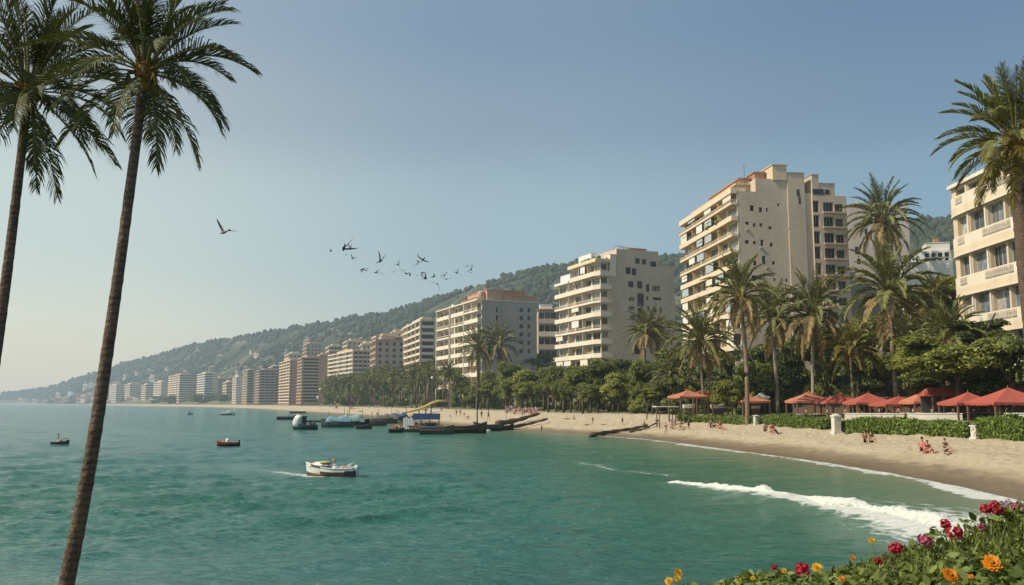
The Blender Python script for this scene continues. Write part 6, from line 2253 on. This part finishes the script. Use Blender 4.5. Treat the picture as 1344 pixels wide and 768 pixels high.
# yellow slide
p = ray_foot(548, 546)
t = thing('beach_slide', 'long curved yellow slide rising from the sand towards the palms', 'slide', p, 0)
pth = [at(px, py, p.y + q) - p for px, py, q in [(530, 541, 0), (540, 539.5, .5), (550, 537, 1), (559, 533.5, 2), (566, 529.5, 3), (575, 526.5, 4), (588, 526, 5)]]
MB().tube(pth, [.75, .85, .9, .9, .85, .75, .6], 10, 0, flat=.6).build('chute', [M['yellow']], t)
for i in (2, 3, 4):
    MB().tube([pth[i], (pth[i].x, pth[i].y, 0 - 1)], .22, 6).build('post', [M['timber']], t)

# lamp posts on the promenade
def lamp(px, base_py, top_py, label, D=None):
    D = D or D_at(px, 30); g = ground_at(px, D); top = at(px, top_py, D).z - g.z; k = D / F
    t = thing('street_lamp', label, 'street lamp', g, 0)
    MB().tube([(0, 0, -.3), (0, 0, top)], [.16, .09], 8).build('pole', [M['darkframe']], t)
    MB().blob((0, 0, top + k * 1.2), (k * 1.8,) * 3, 1, 2, .02).build('lamp_globe', [M['gel']], t)


lamp(420, 530, 512, 'street lamp with a bright white globe before the banded towers')
lamp(417, 530, 523, 'short street lamp with a white globe below the taller one')
lamp(567, 545, 497, 'slim dark lamp post rising out of the beach palms')

# ------------------------------------------------------------------ people
SK = (0.42, 0.24, 0.16)


def figure(pose):
    """one continuous skinned body about 1 unit tall when standing; returns (mesh, head centre, hair mesh)"""
    J = {}
    def P_(*a): return Vector(a)
    if pose in ('stand', 'walk', 'wave'):
        s_ = .11 if pose == 'walk' else .02
        J = dict(pel=P_(0, 0, .52), belly=P_(0, -.005, .60), chest=P_(0, 0, .72), neck=P_(0, .0, .83), head0=P_(0, -.01, .875), head1=P_(0, -.012, .955),
                 hipl=P_(.055, 0, .50), hipr=P_(-.055, 0, .50), knl=P_(.06, -s_, .28), knr=P_(-.06, s_ * .4, .28), anl=P_(.06, -s_ * .6, .04), anr=P_(-.06, s_ * 1.8, .06),
                 tol=P_(.065, -s_ * .6 - .09, .015), tor=P_(-.065, s_ * 1.8 - .07, .02), shl=P_(.115, 0, .80), shr=P_(-.115, 0, .80),
                 ell=P_(.145, .03 + s_ * .4, .65), elr=P_(-.145, -.0 - s_ * .4, .65), hal=P_(.15, -.05 + s_, .51), har=P_(-.15, -.06 - s_, .51))
        if pose == 'wave':
            J['ell'] = P_(.20, -.05, .72); J['hal'] = P_(.12, -.16, .74)
    elif pose == 'sit':
        J = dict(pel=P_(0, 0, .085), belly=P_(0, -.02, .17), chest=P_(0, -.01, .29), neck=P_(0, -.02, .40), head0=P_(0, -.035, .445), head1=P_(0, -.04, .525),
                 hipl=P_(.06, -.02, .08), hipr=P_(-.06, -.02, .08), knl=P_(.09, -.20, .22), knr=P_(-.09, -.21, .20), anl=P_(.07, -.33, .04), anr=P_(-.07, -.35, .04),
                 tol=P_(.07, -.42, .02), tor=P_(-.07, -.44, .02), shl=P_(.115, 0, .37), shr=P_(-.115, 0, .37),
                 ell=P_(.15, -.07, .25), elr=P_(-.15, -.08, .25), hal=P_(.09, -.19, .25), har=P_(-.08, -.20, .24))
    elif pose == 'lean':
        J = dict(pel=P_(0, 0, .08), belly=P_(0, .05, .15), chest=P_(0, .12, .24), neck=P_(0, .18, .33), head0=P_(0, .195, .375), head1=P_(0, .20, .455),
                 hipl=P_(.06, -.02, .075), hipr=P_(-.06, -.02, .075), knl=P_(.07, -.23, .13), knr=P_(-.07, -.22, .19), anl=P_(.06, -.44, .04), anr=P_(-.06, -.36, .04),
                 tol=P_(.06, -.47, .10), tor=P_(-.07, -.45, .03), shl=P_(.115, .16, .31), shr=P_(-.115, .16, .31),
                 ell=P_(.15, .27, .18), elr=P_(-.15, .27, .18), hal=P_(.15, .26, .03), har=P_(-.15, .26, .03))
    else:  # lie
        J = dict(pel=P_(0, 0, .06), belly=P_(0, .10, .06), chest=P_(0, .22, .065), neck=P_(0, .32, .06), head0=P_(0, .365, .065), head1=P_(0, .44, .065),
                 hipl=P_(.06, -.02, .055), hipr=P_(-.06, -.02, .055), knl=P_(.07, -.24, .08), knr=P_(-.07, -.24, .055), anl=P_(.07, -.46, .04), anr=P_(-.07, -.46, .04),
                 tol=P_(.09, -.50, .09), tor=P_(-.09, -.50, .09), shl=P_(.12, .30, .055), shr=P_(-.12, .30, .055),
                 ell=P_(.17, .18, .045), elr=P_(-.17, .18, .045), hal=P_(.16, .05, .04), har=P_(-.16, .05, .04))
    names = list(J)
    R = dict(pel=.078, belly=.066, chest=.075, neck=.030, head0=.042, head1=.046, hipl=.058, hipr=.058, knl=.036, knr=.036, anl=.022, anr=.022, tol=.018, tor=.018,
             shl=.038, shr=.038, ell=.025, elr=.025, hal=.021, har=.021)
    E = [('pel', 'belly'), ('belly', 'chest'), ('chest', 'neck'), ('neck', 'head0'), ('head0', 'head1'), ('pel', 'hipl'), ('pel', 'hipr'), ('hipl', 'knl'), ('hipr', 'knr'),
         ('knl', 'anl'), ('knr', 'anr'), ('anl', 'tol'), ('anr', 'tor'), ('chest', 'shl'), ('chest', 'shr'), ('shl', 'ell'), ('shr', 'elr'), ('ell', 'hal'), ('elr', 'har')]
    me = bpy.data.meshes.new('skeleton')
    me.from_pydata([J[n] for n in names], [(names.index(a), names.index(b_)) for a, b_ in E], [])
    o = bpy.data.objects.new('skeleton', me); COL.objects.link(o)
    o.modifiers.new('skin', 'SKIN')
    lay = me.skin_vertices[0].data
    for i, n in enumerate(names):
        lay[i].radius = (R[n], R[n] * (.72 if n in ('pel', 'belly', 'chest') and pose != 'x' else 1.0))
        lay[i].use_root = (n == 'pel')
    sub = o.modifiers.new('sub', 'SUBSURF'); sub.levels = 1; sub.render_levels = 1
    dg = bpy.context.evaluated_depsgraph_get()
    em = bpy.data.meshes.new_from_object(o.evaluated_get(dg))
    bpy.data.objects.remove(o); bpy.data.meshes.remove(me)
    em.name = 'body'
    # regions: 0 skin 1 top 2 bottoms
    em.materials.clear()
    mi = []
    for p in em.polygons:
        c = p.center; best = None
        for a, b_ in E:
            A_, B_ = J[a], J[b_]; d = B_ - A_
            tt = max(0, min(1, (c - A_).dot(d) / d.length_squared)); dist_ = (c - (A_ + d * tt)).length / ((R[a] + R[b_]) / 2)
            if best is None or dist_ < best[0]: best = (dist_, a, b_, tt)
        _, a, b_, tt = best
        if (a, b_) in (('pel', 'belly'), ('pel', 'hipl'), ('pel', 'hipr')): r_ = 2
        elif a in ('hipl', 'hipr'): r_ = 2 if tt < .45 else 0
        elif (a, b_) in (('belly', 'chest'), ('chest', 'shl'), ('chest', 'shr')): r_ = 1
        elif (a, b_) == ('chest', 'neck'): r_ = 1 if tt < .6 else 0
        elif a in ('shl', 'shr'): r_ = 1 if tt < .4 else 0
        else: r_ = 0
        mi.append(r_)
    em.polygons.foreach_set('material_index', mi)
    em.polygons.foreach_set('use_smooth', [True] * len(mi))
    h0 = (J['head0'] + J['head1']) / 2; ax = (J['head1'] - J['head0']).normalized()
    hm = MB().blob(tuple(h0 + ax * .025 + Vector((0, .012, 0)) * (1 if pose != 'lie' else 0)), (.052, .054, .052), 3, 2, .12)
    return em, hm


FIG = {p: figure(p) for p in ('stand', 'walk', 'wave', 'sit', 'lean', 'lie')}
HAIR = {}
CL = {'skin': mat('skin', SK, .6, .08, 3), 'skin2': mat('skin_dark', (.25, .13, .085), .6, .08, 3)}
for n_, c_ in dict(red=(.50, .03, .04), black=(.02, .02, .022), white=(.66, .64, .6), blue=(.06, .12, .30), pink=(.55, .22, .22), olive=(.13, .12, .06), grey=(.22, .22, .22),
                   brown=(.16, .09, .055), pale=(.45, .5, .55), teal=(.05, .22, .24)).items():
    CL[n_] = mat('cloth_' + n_, c_, .85, .15, 3)
BODY = {}


def person(px, py, hpx, pose, top, bot, label, rz=0.0, skin='skin', hair='brown', group=None, place=None):
    f = place or ray_foot(px, py)
    k = f.y / F
    full = {'stand': 1, 'walk': 1, 'wave': 1, 'sit': .56, 'lean': .49, 'lie': .5}[pose]
    s_ = hpx * k / full
    t = thing('person', label, 'person', f, rz, group)
    key = (pose, top, bot, skin)
    if key not in BODY:
        me_ = FIG[pose][0].copy()
        for m_ in (skin, top, bot):
            me_.materials.append(CL[m_])
        BODY[key] = me_
    obj('body', BODY[key], t, sc=s_)
    if (pose, hair) not in HAIR:
        HAIR[(pose, hair)] = FIG[pose][1].mesh('hair', [CL[hair]])
    obj('hair', HAIR[(pose, hair)], t, sc=s_)
    return t


for a in [
    (1136, 582, 17, 'sit', 'brown', 'black', 'person in brown sitting on the sand below the first white pillar, left of a couple', -.4, 'skin', 'black'),
    (1143, 582, 17, 'sit', 'olive', 'brown', 'person in olive sitting on the sand below the first white pillar, right of a couple', .3, 'skin', 'black'),
    (1211, 594, 20, 'sit', 'pink', 'brown', 'person in a pink top sitting beside the red shirted one near the surf', -.5, 'skin', 'black'),
    (1217, 596, 18, 'sit', 'red', 'red', 'person in a bright red shirt sitting on the sand near the surf', .2, 'skin', 'brown'),
    (1226, 596, 10, 'lean', 'skin', 'red', 'bare chested person leaning back between the red shirt and the olive figure', 1.2, 'skin', 'brown'),
    (1240, 594, 19, 'sit', 'olive', 'grey', 'person in olive sitting upright at the end of the group near the surf', .5, 'skin', 'brown'),
    (1247, 596, 8, 'lie', 'pink', 'black', 'person lying on the sand at the end of the group near the surf', 1.4, 'skin', 'black'),
    (1013, 569, 14, 'sit', 'red', 'red', 'person in a red shirt sitting in front of the tall hedge palm', .2, 'skin', 'black'),
    (1005, 567, 12, 'sit', 'brown', 'black', 'person in brown sitting just left of the red shirt before the hedge palm', -.4, 'skin2', 'black'),
    (1021, 571, 11, 'lean', 'black', 'black', 'person in black leaning back just right of the red shirt before the hedge palm', .9, 'skin', 'black'),
    (945, 564, 13, 'sit', 'red', 'pink', 'person in red sitting near the stepped end of the hedge', .3, 'skin', 'brown'),
    (933, 562, 12, 'sit', 'olive', 'brown', 'person in olive sitting left of the one in red by the hedge end', -.2, 'skin', 'brown'),
    (936, 561, 10, 'lean', 'grey', 'black', 'person in grey leaning back behind the olive one by the hedge end', 1.0, 'skin', 'black'),
    (904, 565, 15, 'stand', 'olive', 'black', 'standing person in olive alone below the small red parasol', .5, 'skin', 'brown'),
    (898, 565, 7, 'lie', 'brown', 'brown', 'person lying on the sand below the small red parasol', 1.3, 'skin', 'black'),
    (874, 571, 16, 'walk', 'pink', 'white', 'person in pink walking towards the water below the flat shelter', .2, 'skin', 'brown'),
    (881, 563, 12, 'sit', 'white', 'pink', 'person in white sitting right of the walker below the flat shelter', .2, 'skin', 'brown'),
    (886, 561, 12, 'stand', 'pink', 'pink', 'person in pink standing at the far side of the flat shelter', .2, 'skin', 'brown'),
    (893, 562, 10, 'sit', 'pink', 'black', 'person sitting on the sand furthest right of the flat shelter', .4, 'skin', 'brown'),
    (862, 558, 10, 'sit', 'blue', 'black', 'person in dark blue sitting left of the flat shelter posts', .4, 'skin', 'black'),
    (849, 553, 11, 'stand', 'pale', 'grey', 'person in pale blue standing at the top of the beach beyond the driftwood', .4, 'skin', 'black'),
    (846, 562, 9, 'sit', 'brown', 'black', 'person in brown sitting on the upper end of the driftwood log', -.4, 'skin2', 'black'),
    (817, 558, 10, 'stand', 'black', 'black', 'person in black standing behind the driftwood log', -.4, 'skin', 'black'),
    (778, 557, 10, 'stand', 'black', 'olive', 'person in black standing on the sand under the stepped block', -.2, 'skin', 'black'),
    (771, 558, 5, 'lie', 'brown', 'black', 'person lying on the sand under the stepped block, left of the one in black', 1.3, 'skin', 'black'),
    (793, 558, 5, 'lie', 'pink', 'black', 'person lying on the sand under the stepped block, right of the one in black', 1.5, 'skin', 'brown'),
    (745, 550, 5, 'lie', 'pink', 'blue', 'sunbather lying highest on the sand near the thin trees', 1.5, 'skin', 'brown'),
    (753, 551, 6, 'sit', 'white', 'black', 'person in white sitting beside the highest sunbather', .5, 'skin', 'brown'),
    (632, 550, 11, 'stand', 'black', 'olive', 'standing person in black behind the long black boats, the left one', .2, 'skin', 'black'),
    (641, 552, 13, 'walk', 'brown', 'black', 'walking person in brown behind the long black boats, the right one', .8, 'skin', 'black'),
    (599, 546, 9, 'stand', 'grey', 'black', 'person in grey standing above the mooring, left of a pair', .2, 'skin', 'black'),
    (604, 546, 9, 'stand', 'olive', 'black', 'person in olive standing above the mooring, right of a pair', .2, 'skin', 'black'),
    (488, 550, 9, 'stand', 'white', 'white', 'person in white standing on the shore behind the low open boat', .2, 'skin', 'black'),
    (495, 550, 9, 'stand', 'black', 'grey', 'person in black standing on the shore next to the one in white', .2, 'skin', 'black'),
    (711, 567, 9, 'wave', 'brown', 'brown', 'person in brown wading at the foot of the lower timber beam', .6, 'skin2', 'black'),
]:
    person(*a)
rq = random.Random(8)
for i in range(26):
    px = 664 + i * 1.65 + rq.uniform(-.8, .8)
    D = D_at(px, rq.uniform(19, 25)); g = ground_at(px, D)
    top = rq.choice(['blue', 'pale', 'pink', 'white', 'red', 'grey', 'blue', 'brown']); bot = rq.choice(['black', 'blue', 'pink', 'grey'])
    person(px, 0, rq.uniform(8, 10.5), rq.choice(['stand', 'stand', 'walk', 'sit']), top, bot, f'{ORD[i]} person from the boats in the crowd under the largest beach tree',
           rq.uniform(-2, 2), 'skin', 'brown', 'crowd under the largest beach tree', place=g)
for i in range(22):
    px = 432 + i * 8.8 + rq.uniform(-3, 3)
    D = D_at(px, rq.uniform(8, 22)); g = ground_at(px, D)
    person(px, 0, rq.uniform(4.5, 6.5), rq.choice(['stand', 'walk', 'sit', 'lie']), rq.choice(['white', 'pink', 'black', 'red', 'pale']), rq.choice(['black', 'blue', 'pink', 'white']),
           'tiny figure on the narrow far beach behind the moored boats', rq.uniform(-2, 2), 'skin', 'brown', 'tiny figures on the far beach', place=g)
for i in range(12):
    px = 1056 + i * 24 + rq.uniform(-6, 6); D = 148 - i * 2.6
    g = ground_at(px, D)
    person(px, 0, 14, 'stand', rq.choice(['white', 'black', 'pink', 'pale']), 'black', f'guest standing in the shade of the red canopies, {ORD[i]} from the small hedge end', rq.uniform(-2, 2), 'skin', 'black',
           'guests under the red canopies', place=g)
# two swimmers
for px, py, lab in [(346, 559, 'swimmer with dark hair farther out between the dinghy and the moorings'), (356, 569, 'swimmer with dark hair nearer in between the dinghy and the moorings'), (334, 556, 'swimmer floating farthest from the moorings')]:
    p = on(px, py, 0); s_ = 1.7 * p.y / 190
    person(px, py, 7, 'stand', 'black', 'black', lab, .5, 'skin2', 'black', None, place=Vector((p.x, p.y, -1.45 * p.y / 170 * .62)))
for px, py, L_, lab in [(905, 553, 17, 'white upturned dinghy at the end of the hedge below the red parasol'), (942, 551, 18, 'white upturned dinghy behind the middle of the first hedge'), (992, 551, 12, 'small white upturned dinghy beside the small gate pillar')]:
    D = D_at(px, 29); g = ground_at(px, D); k = D / F
    t = thing('rowing_dinghy', lab, 'dinghy', g + Vector((0, 0, 1.5)), .1)
    hull_part(t, L_ * k, L_ * k * .4, L_ * k * .2, 'gel', 'gel')
    for ch in t.children: ch.rotation_euler = (0, 0, 0)
    MB().box(-L_ * k * .4, L_ * k * .4, -.25, .25, -1.6, -.1).build('trestle', [M['wood']], t)

# ------------------------------------------------------------------ birds
M['bird'] = mat('bird_feather', (.035, .034, .034), .8, .35, 6)
M['bird2'] = mat('gull_feather', (.16, .15, .14), .8, .4, 4)


def bird_mesh(dihedral, bend, m, fold=0.0):
    mb = MB()
    n = 12
    # one continuous body: loft whose middle stations carry the wings
    prof = [(-.55, .02), (-.42, .05), (-.25, .10), (-.05, .13), (.15, .12), (.28, .085), (.36, .075), (.43, .07), (.50, .035), (.58, .008)]
    vs = []
    for x, r in prof:
        for k in range(8):
            a = 2 * PI * k / 8
            vs.append((x, math.cos(a) * r, math.sin(a) * r * .9 + (.03 if x > .3 else 0)))
    fs = [(i * 8 + k, i * 8 + (k + 1) % 8, (i + 1) * 8 + (k + 1) % 8, (i + 1) * 8 + k) for i in range(len(prof) - 1) for k in range(8)]
    mb.add(vs, fs, 0, True)
    mb.add([(-.48, -.03, .0), (-.48, .03, .0), (-.86, .17, .0), (-.80, 0, .01), (-.86, -.17, 0)], [(0, 1, 2, 3), (0, 3, 4)])
    for sg in (-1, 1):
        pts = []
        st = [(0, .0), (.35, .0), (.7, .0), (1.05, .0), (1.3, 0)]
        y = .06; z = .03
        ang_ = dihedral; last = 0; row = []
        for i, (q, _) in enumerate(st):
            if i:
                d = q - last
                y += math.cos(ang_) * d; z += math.sin(ang_) * d
                ang_ += bend
            last = q
            ch = [.34, .32, .27, .18, .03][i]; le = [.20, .26, .24, .10, -.12][i] - fold * q
            row.append(((le, sg * y, z), (le - ch * .5, sg * y, z + .018), (le - ch, sg * y, z - .01)))
        v2 = [p for r_ in row for p in r_]
        f2 = []
        for i in range(len(row) - 1):
            for j in range(2):
                f2.append((i * 3 + j, (i + 1) * 3 + j, (i + 1) * 3 + j + 1, i * 3 + j + 1))
        mb.add(v2, f2, 0, True)
    return mb.mesh('bird', [m])


BM = [bird_mesh(d, b_, M['bird'], f) for d, b_, f in [(1.0, -.25, .1), (.45, -.12, .1), (-.35, -.15, .2), (.1, .12, .0), (1.25, -.05, .0), (-.8, -.1, .3)]]
BM2 = bird_mesh(.85, -.22, M['bird2'], .05)


def bird(px, py, span, D, mesh, rot, label, group=None):
    o = obj('bird', mesh, None, at(px, py, D), rot)
    s_ = span * D / F / 2.0
    o.scale = (s_, s_, s_)
    tag(o, label, 'bird', group)


bird(294, 305, 31, 60, BM2, (.35, .15, 2.55), 'large pale bird with raised wings flying alone ahead of the flock')
bird(451, 326, 30, 72, BM[4], (1.1, .3, 1.9), 'largest dark bird of the flock, wings held straight up and down')
FL = [(434, 330, 7), (461, 327, 11), (454, 335, 5), (463, 339.5, 10), (475.7, 353.5, 13), (482, 352.7, 8), (493.5, 358, 11), (500.5, 358.5, 7), (499, 343, 19), (516.7, 357, 7), (522.8, 348, 10),
      (527.5, 354.5, 8), (533.5, 359.5, 11), (538.5, 362, 7), (548, 362, 8), (543.7, 349, 9), (549, 343.6, 9), (555, 341, 15), (554.7, 358, 10), (558.3, 366, 12), (569, 363.5, 11), (574, 373, 15), (583, 361.5, 9),
      (586, 366.7, 11), (600, 358.5, 10), (605, 361.5, 6), (613.6, 349.4, 8), (618, 354.3, 11), (618.5, 357.8, 7)]
FL.sort()
rz_ = random.Random(4)
for i, (px, py, sp) in enumerate(FL):
    bird(px, py, sp * 1.12, 80 + rz_.uniform(-6, 22), BM[rz_.randrange(6)], (rz_.uniform(-.7, .7), rz_.uniform(-.4, .4), rz_.uniform(.4, 2.9)),
         f'small dark bird, {ORD[i]} from the left in the flock over the hill', 'flock of birds over the bay')

# ------------------------------------------------------------------ flower bank by the camera
EX = [860, 900, 940, 1000, 1040, 1080, 1104, 1135, 1170, 1210, 1250, 1282, 1306, 1344, 1420, 1600]
EY = [782, 776, 770, 764, 759, 753, 745, 741, 730, 719, 706, 695, 681, 670, 652, 628]
YB = 6.2


def bank_z(x, y):
    px = 672 + x / YB * F * 1.0077
    py = np.interp(px, EX, EY)
    zb = CAM_H - (py - 529) / F * YB + 0.012
    z = zb - 0.035 * (YB - y) + 0.03 * vnoise(x, y, 1.6, 5, 3)
    z = np.where(y > YB, z - (y - YB) ** 1.5 * 1.1, z)
    z = np.where(x < 1.0, z - (1.0 - x) * 0.55, z)
    return z


gx, gy = np.meshgrid(np.linspace(-1.5, 7.5, 120), np.linspace(2.2, 9.0, 110))
V = np.stack([gx, gy, bank_z(gx, gy)], -1).reshape(-1, 3)
M['bank'] = mat('bank_soil', (.035, .035, .016), .95, .4, 2.0, bump=.5, bs=8, haze=False)
structure(link(bpy.data.objects.new('bank_ground', npmesh('bank_ground', V, [grid_faces(*gx.shape)], [M['bank']], smooth=True))))
# leaves: arching blades and small broad leaves
M['blade'] = mat('grass_blade', (.27, .32, .08), .55, .3, 2.0, island=.65, trans=.35, haze=False)
M['herb'] = mat('herb_leaf', (.23, .29, .075), .5, .3, 2.0, island=.65, trans=.3, haze=False)
rs_ = np.random.default_rng(12)


def scatter(n):
    x = rs_.uniform(.6, 4.6, n); y = rs_.uniform(3.9, 6.75, n)
    return x, y, bank_z(x, y)


n = 11000
x, y, z = scatter(n)
patch = vnoise(x, y, .9, 17, 2)
keepm = patch > -.1
x, y, z = x[keepm], y[keepm], z[keepm]; n = len(x)
az = rs_.uniform(0, 2 * PI, n); L = rs_.uniform(.05, .15, n) * (1 + .3 * patch[keepm]); W_ = rs_.uniform(.003, .0085, n)
lean = rs_.uniform(.15, .95, n)
dx, dy = np.cos(az), np.sin(az)
sx, sy = -dy, dx
rows = []
for q in (0, .4, .75, 1.0):
    out = L * np.sin(lean * (0.5 + q * .9)) * q; up = L * np.cos(lean * (0.4 + q * 1.0)) * q
    wv = W_ * (1 - q) ** .6 + .0003
    c = np.stack([x + dx * out, y + dy * out, z + up], 1)
    s2 = np.stack([sx * wv, sy * wv, wv * 0], 1)
    rows.append(c - s2); rows.append(c + s2)
V = np.stack(rows, 1).reshape(-1, 3)
b0 = np.arange(n)[:, None] * 8
Fq = np.concatenate([b0 + np.array([[0, 1, 3, 2]]), b0 + np.array([[2, 3, 5, 4]]), b0 + np.array([[4, 5, 7, 6]])])
nb = len(V)
# broad leaves
n2 = 34000
x, y, z = scatter(n2)
patch = vnoise(x, y, .9, 17, 2)
keepm = patch < rs_.uniform(-.3, 1.1, n2)
x, y, z = x[keepm], y[keepm], z[keepm]; n2 = len(x)
hgt = rs_.uniform(.0, .16, n2) * (0.7 + .6 * vnoise(x, y, 2.2, 9, 2)).clip(.2, 1.6)
nrm = rs_.normal(size=(n2, 3)) * .55 + np.array([0, -.1, .8]); nrm /= np.linalg.norm(nrm, axis=1, keepdims=True)
a = np.cross(nrm, rs_.normal(size=(n2, 3))); a /= np.linalg.norm(a, axis=1, keepdims=True); b_ = np.cross(nrm, a)
sz = rs_.uniform(.012, .046, (n2, 1)); p = np.stack([x, y, z + hgt], 1)
L6 = [p - a * sz, p - a * sz * .3 + b_ * sz * .5, p + a * sz * .5 + b_ * sz * .42, p + a * sz * 1.1 - nrm * sz * .25, p + a * sz * .5 - b_ * sz * .42, p - a * sz * .3 - b_ * sz * .5]
V2 = np.stack(L6, 1).reshape(-1, 3)
F6 = np.arange(6 * n2).reshape(n2, 6) + nb
me_ = npmesh('bank_plants', np.concatenate([V, V2]), [Fq, F6], [M['blade'], M['herb']], np.concatenate([np.zeros(len(Fq)), np.ones(n2)]))
o = link(bpy.data.objects.new('bank_plants', me_)); o['kind'] = 'stuff'
tag(o, 'sunlit tangle of grass blades and small leaves on the bank in the corner', 'ground plants')

FM = {}
for n_, c_ in dict(red=(.55, .018, .045), crimson=(.36, .012, .03), pink=(.55, .10, .20), lilac=(.50, .34, .50), orange=(.85, .30, .012), yellow=(.80, .46, .015)).items():
    FM[n_] = mat('petal_' + n_, c_, .6, .2, 8, island=.35, trans=.25, haze=False)
M['stem'] = mat('flower_stem', (.09, .15, .03), .6, .2, 4, haze=False)
M['eye'] = mat('flower_eye', (.28, .10, .01), .8, .3, 10, haze=False)


def petal(mb, base, d, up, L, W, cup):
    """one rounded petal from base along d"""
    s = d.cross(up).normalized()
    vs = []; fs = []
    for q, w_ in ((0, .25), (.35, .8), (.7, 1.0), (1.0, .55)):
        c = base + d * L * q + up * L * cup * q * q
        vs += [c - s * W * w_ + up * W * .2, c, c + s * W * w_ + up * W * .2]
    for i in range(3):
        fs += [(i * 3, i * 3 + 1, i * 3 + 4, i * 3 + 3), (i * 3 + 1, i * 3 + 2, i * 3 + 5, i * 3 + 4)]
    mb.add(vs, fs, 0, True)


def flower(px, py, dpx, kind, colour, label, D, stem=.16):
    c = at(px, py, D); r = dpx * D / F / 2
    rf = random.Random(int(px * 7))
    zb = float(bank_z(np.array([c.x]), np.array([c.y]))[0]) - .02
    base = Vector((c.x + rf.uniform(-.02, .02), c.y + .015, min(zb, c.z - .05)))
    t = thing('flower', label, 'flower', base)
    h = c - base
    MB().tube([(0, 0, 0), h * .5 + Vector((.012, .006, 0)), h], [.0035, .003, .0025], 6).build('stem', [M['stem']], t)
    mb = MB()
    if kind == 'ball':          # geranium head: florets on a dome
        nfl = 22
        for i in range(nfl):
            zz = 1 - 1.55 * (i + .5) / nfl; a_ = i * 2.39996 + rf.uniform(-.3, .3); rr_ = math.sqrt(max(0, 1 - zz * zz))
            d = Vector((math.cos(a_) * rr_, math.sin(a_) * rr_, zz))
            ctr = h + d * r * rf.uniform(.55, .95)
            e1 = d.orthogonal().normalized(); e2 = d.cross(e1)
            for k in range(5):
                an = 2 * PI * k / 5 + i
                petal(mb, ctr, (e1 * math.cos(an) + e2 * math.sin(an) + d * .35).normalized(), d, r * .36 * rf.uniform(.8, 1.2), r * .17, .1)
        mb.build('petals', [FM[colour]], t)
    else:                        # daisy head facing up and to the camera
        up = Vector((rf.uniform(-.5, .3), -.75, .75)).normalized()
        e1 = up.orthogonal().normalized(); e2 = up.cross(e1)
        for ring, (nn, ll, cc) in enumerate([(15, 1.0, .12), (12, .8, .3), (9, .55, .5)]):
            for k in range(nn):
                an = 2 * PI * k / nn + ring * .35 + rf.uniform(-.08, .08)
                petal(mb, h + up * r * .06 * ring, (e1 * math.cos(an) + e2 * math.sin(an)).normalized(), up, r * ll * rf.uniform(.85, 1.1), r * .20, cc)
        mb.build('petals', [FM[colour]], t)
        MB().blob(h + up * r * .25, (r * .26,) * 3, 2, 2, .3, 4).build('flower_eye', [M['eye']], t)
    return t


for a in [
    (1175.7, 719.6, 17, 'ball', 'red', 'crimson pink flower head above the surf, left of the paler pink one', 5.9),
    (1152.7, 737, 11, 'ball', 'crimson', 'small dark crimson flower beneath the tall yellow one', 5.7),
    (1213.6, 709.7, 17, 'ball', 'pink', 'dusky pink flower head halfway up the edge of the bank', 6.0),
    (1240.7, 689, 15, 'ball', 'red', 'bright red flower head, upper left of a pair on the bank edge', 6.1),
    (1253, 700, 19, 'ball', 'red', 'bright red flower head, lower right of a pair on the bank edge', 6.0),
    (1287.7, 691.5, 10, 'ball', 'pink', 'small pink red flower alone among leaves below the top cluster', 5.9),
    (1294.5, 668.5, 15, 'ball', 'red', 'red flower head at the left of the top cluster', 6.2),
    (1310, 670.5, 17, 'ball', 'crimson', 'largest crimson flower head in the middle of the top cluster', 6.15),
    (1306, 662, 10, 'ball', 'red', 'small red flower standing highest in the top cluster', 6.25),
    (1334, 665, 11, 'ball', 'pink', 'magenta pink flower head closest to the frame edge', 6.2),
    (1323.6, 661, 10, 'ball', 'lilac', 'pale lilac flower beside the magenta one', 6.3),
    (1053, 748, 18, 'ball', 'red', 'red flower head at the bottom of the frame next to an orange yellow one', 5.6),
    (1247, 756, 22, 'daisy', 'orange', 'large orange daisy low in the bank, the left one of two', 4.9),
    (1302, 740, 24, 'daisy', 'orange', 'large orange daisy, the right and higher one of two', 5.0),
    (1274.5, 757, 7, 'daisy', 'orange', 'small orange bud between the two large orange daisies', 4.9),
    (1119, 733, 9, 'daisy', 'orange', 'small orange flower poking up left of the tall yellow one', 5.8),
    (1144, 710, 9, 'daisy', 'yellow', 'yellow flower on the tallest thin stem above the water', 5.8),
    (1104.5, 760, 9, 'daisy', 'orange', 'small orange flower at the foot of the bank edge', 5.3),
    (1072.5, 746, 14, 'daisy', 'yellow', 'orange yellow flower right beside the lowest red flower head', 5.6),
    (1016, 745, 9, 'ball', 'crimson', 'rusty red small flower left of the lowest red flower head', 5.6),
    (1023, 750, 6, 'daisy', 'orange', 'tiny orange bud, left of two under the rusty flower', 5.6),
    (1029, 749, 7, 'daisy', 'yellow', 'tiny yellow bud, right of two under the rusty flower', 5.6),
    (890, 752, 12, 'daisy', 'yellow', 'yellow flower at the top of the leftmost yellow cluster', 5.6),
    (878, 763, 11, 'daisy', 'yellow', 'yellow flower at the outer side of the leftmost yellow cluster', 5.6),
    (889, 760, 10, 'daisy', 'yellow', 'yellow flower in the middle of the leftmost yellow cluster', 5.55),
    (970, 762, 7, 'daisy', 'yellow', 'tiny yellow flower alone at the bottom edge, the left one of two', 5.5),
    (988, 759, 6, 'daisy', 'yellow', 'tiny yellow flower alone at the bottom edge, the right one of two', 5.5),
]:
    flower(*a)
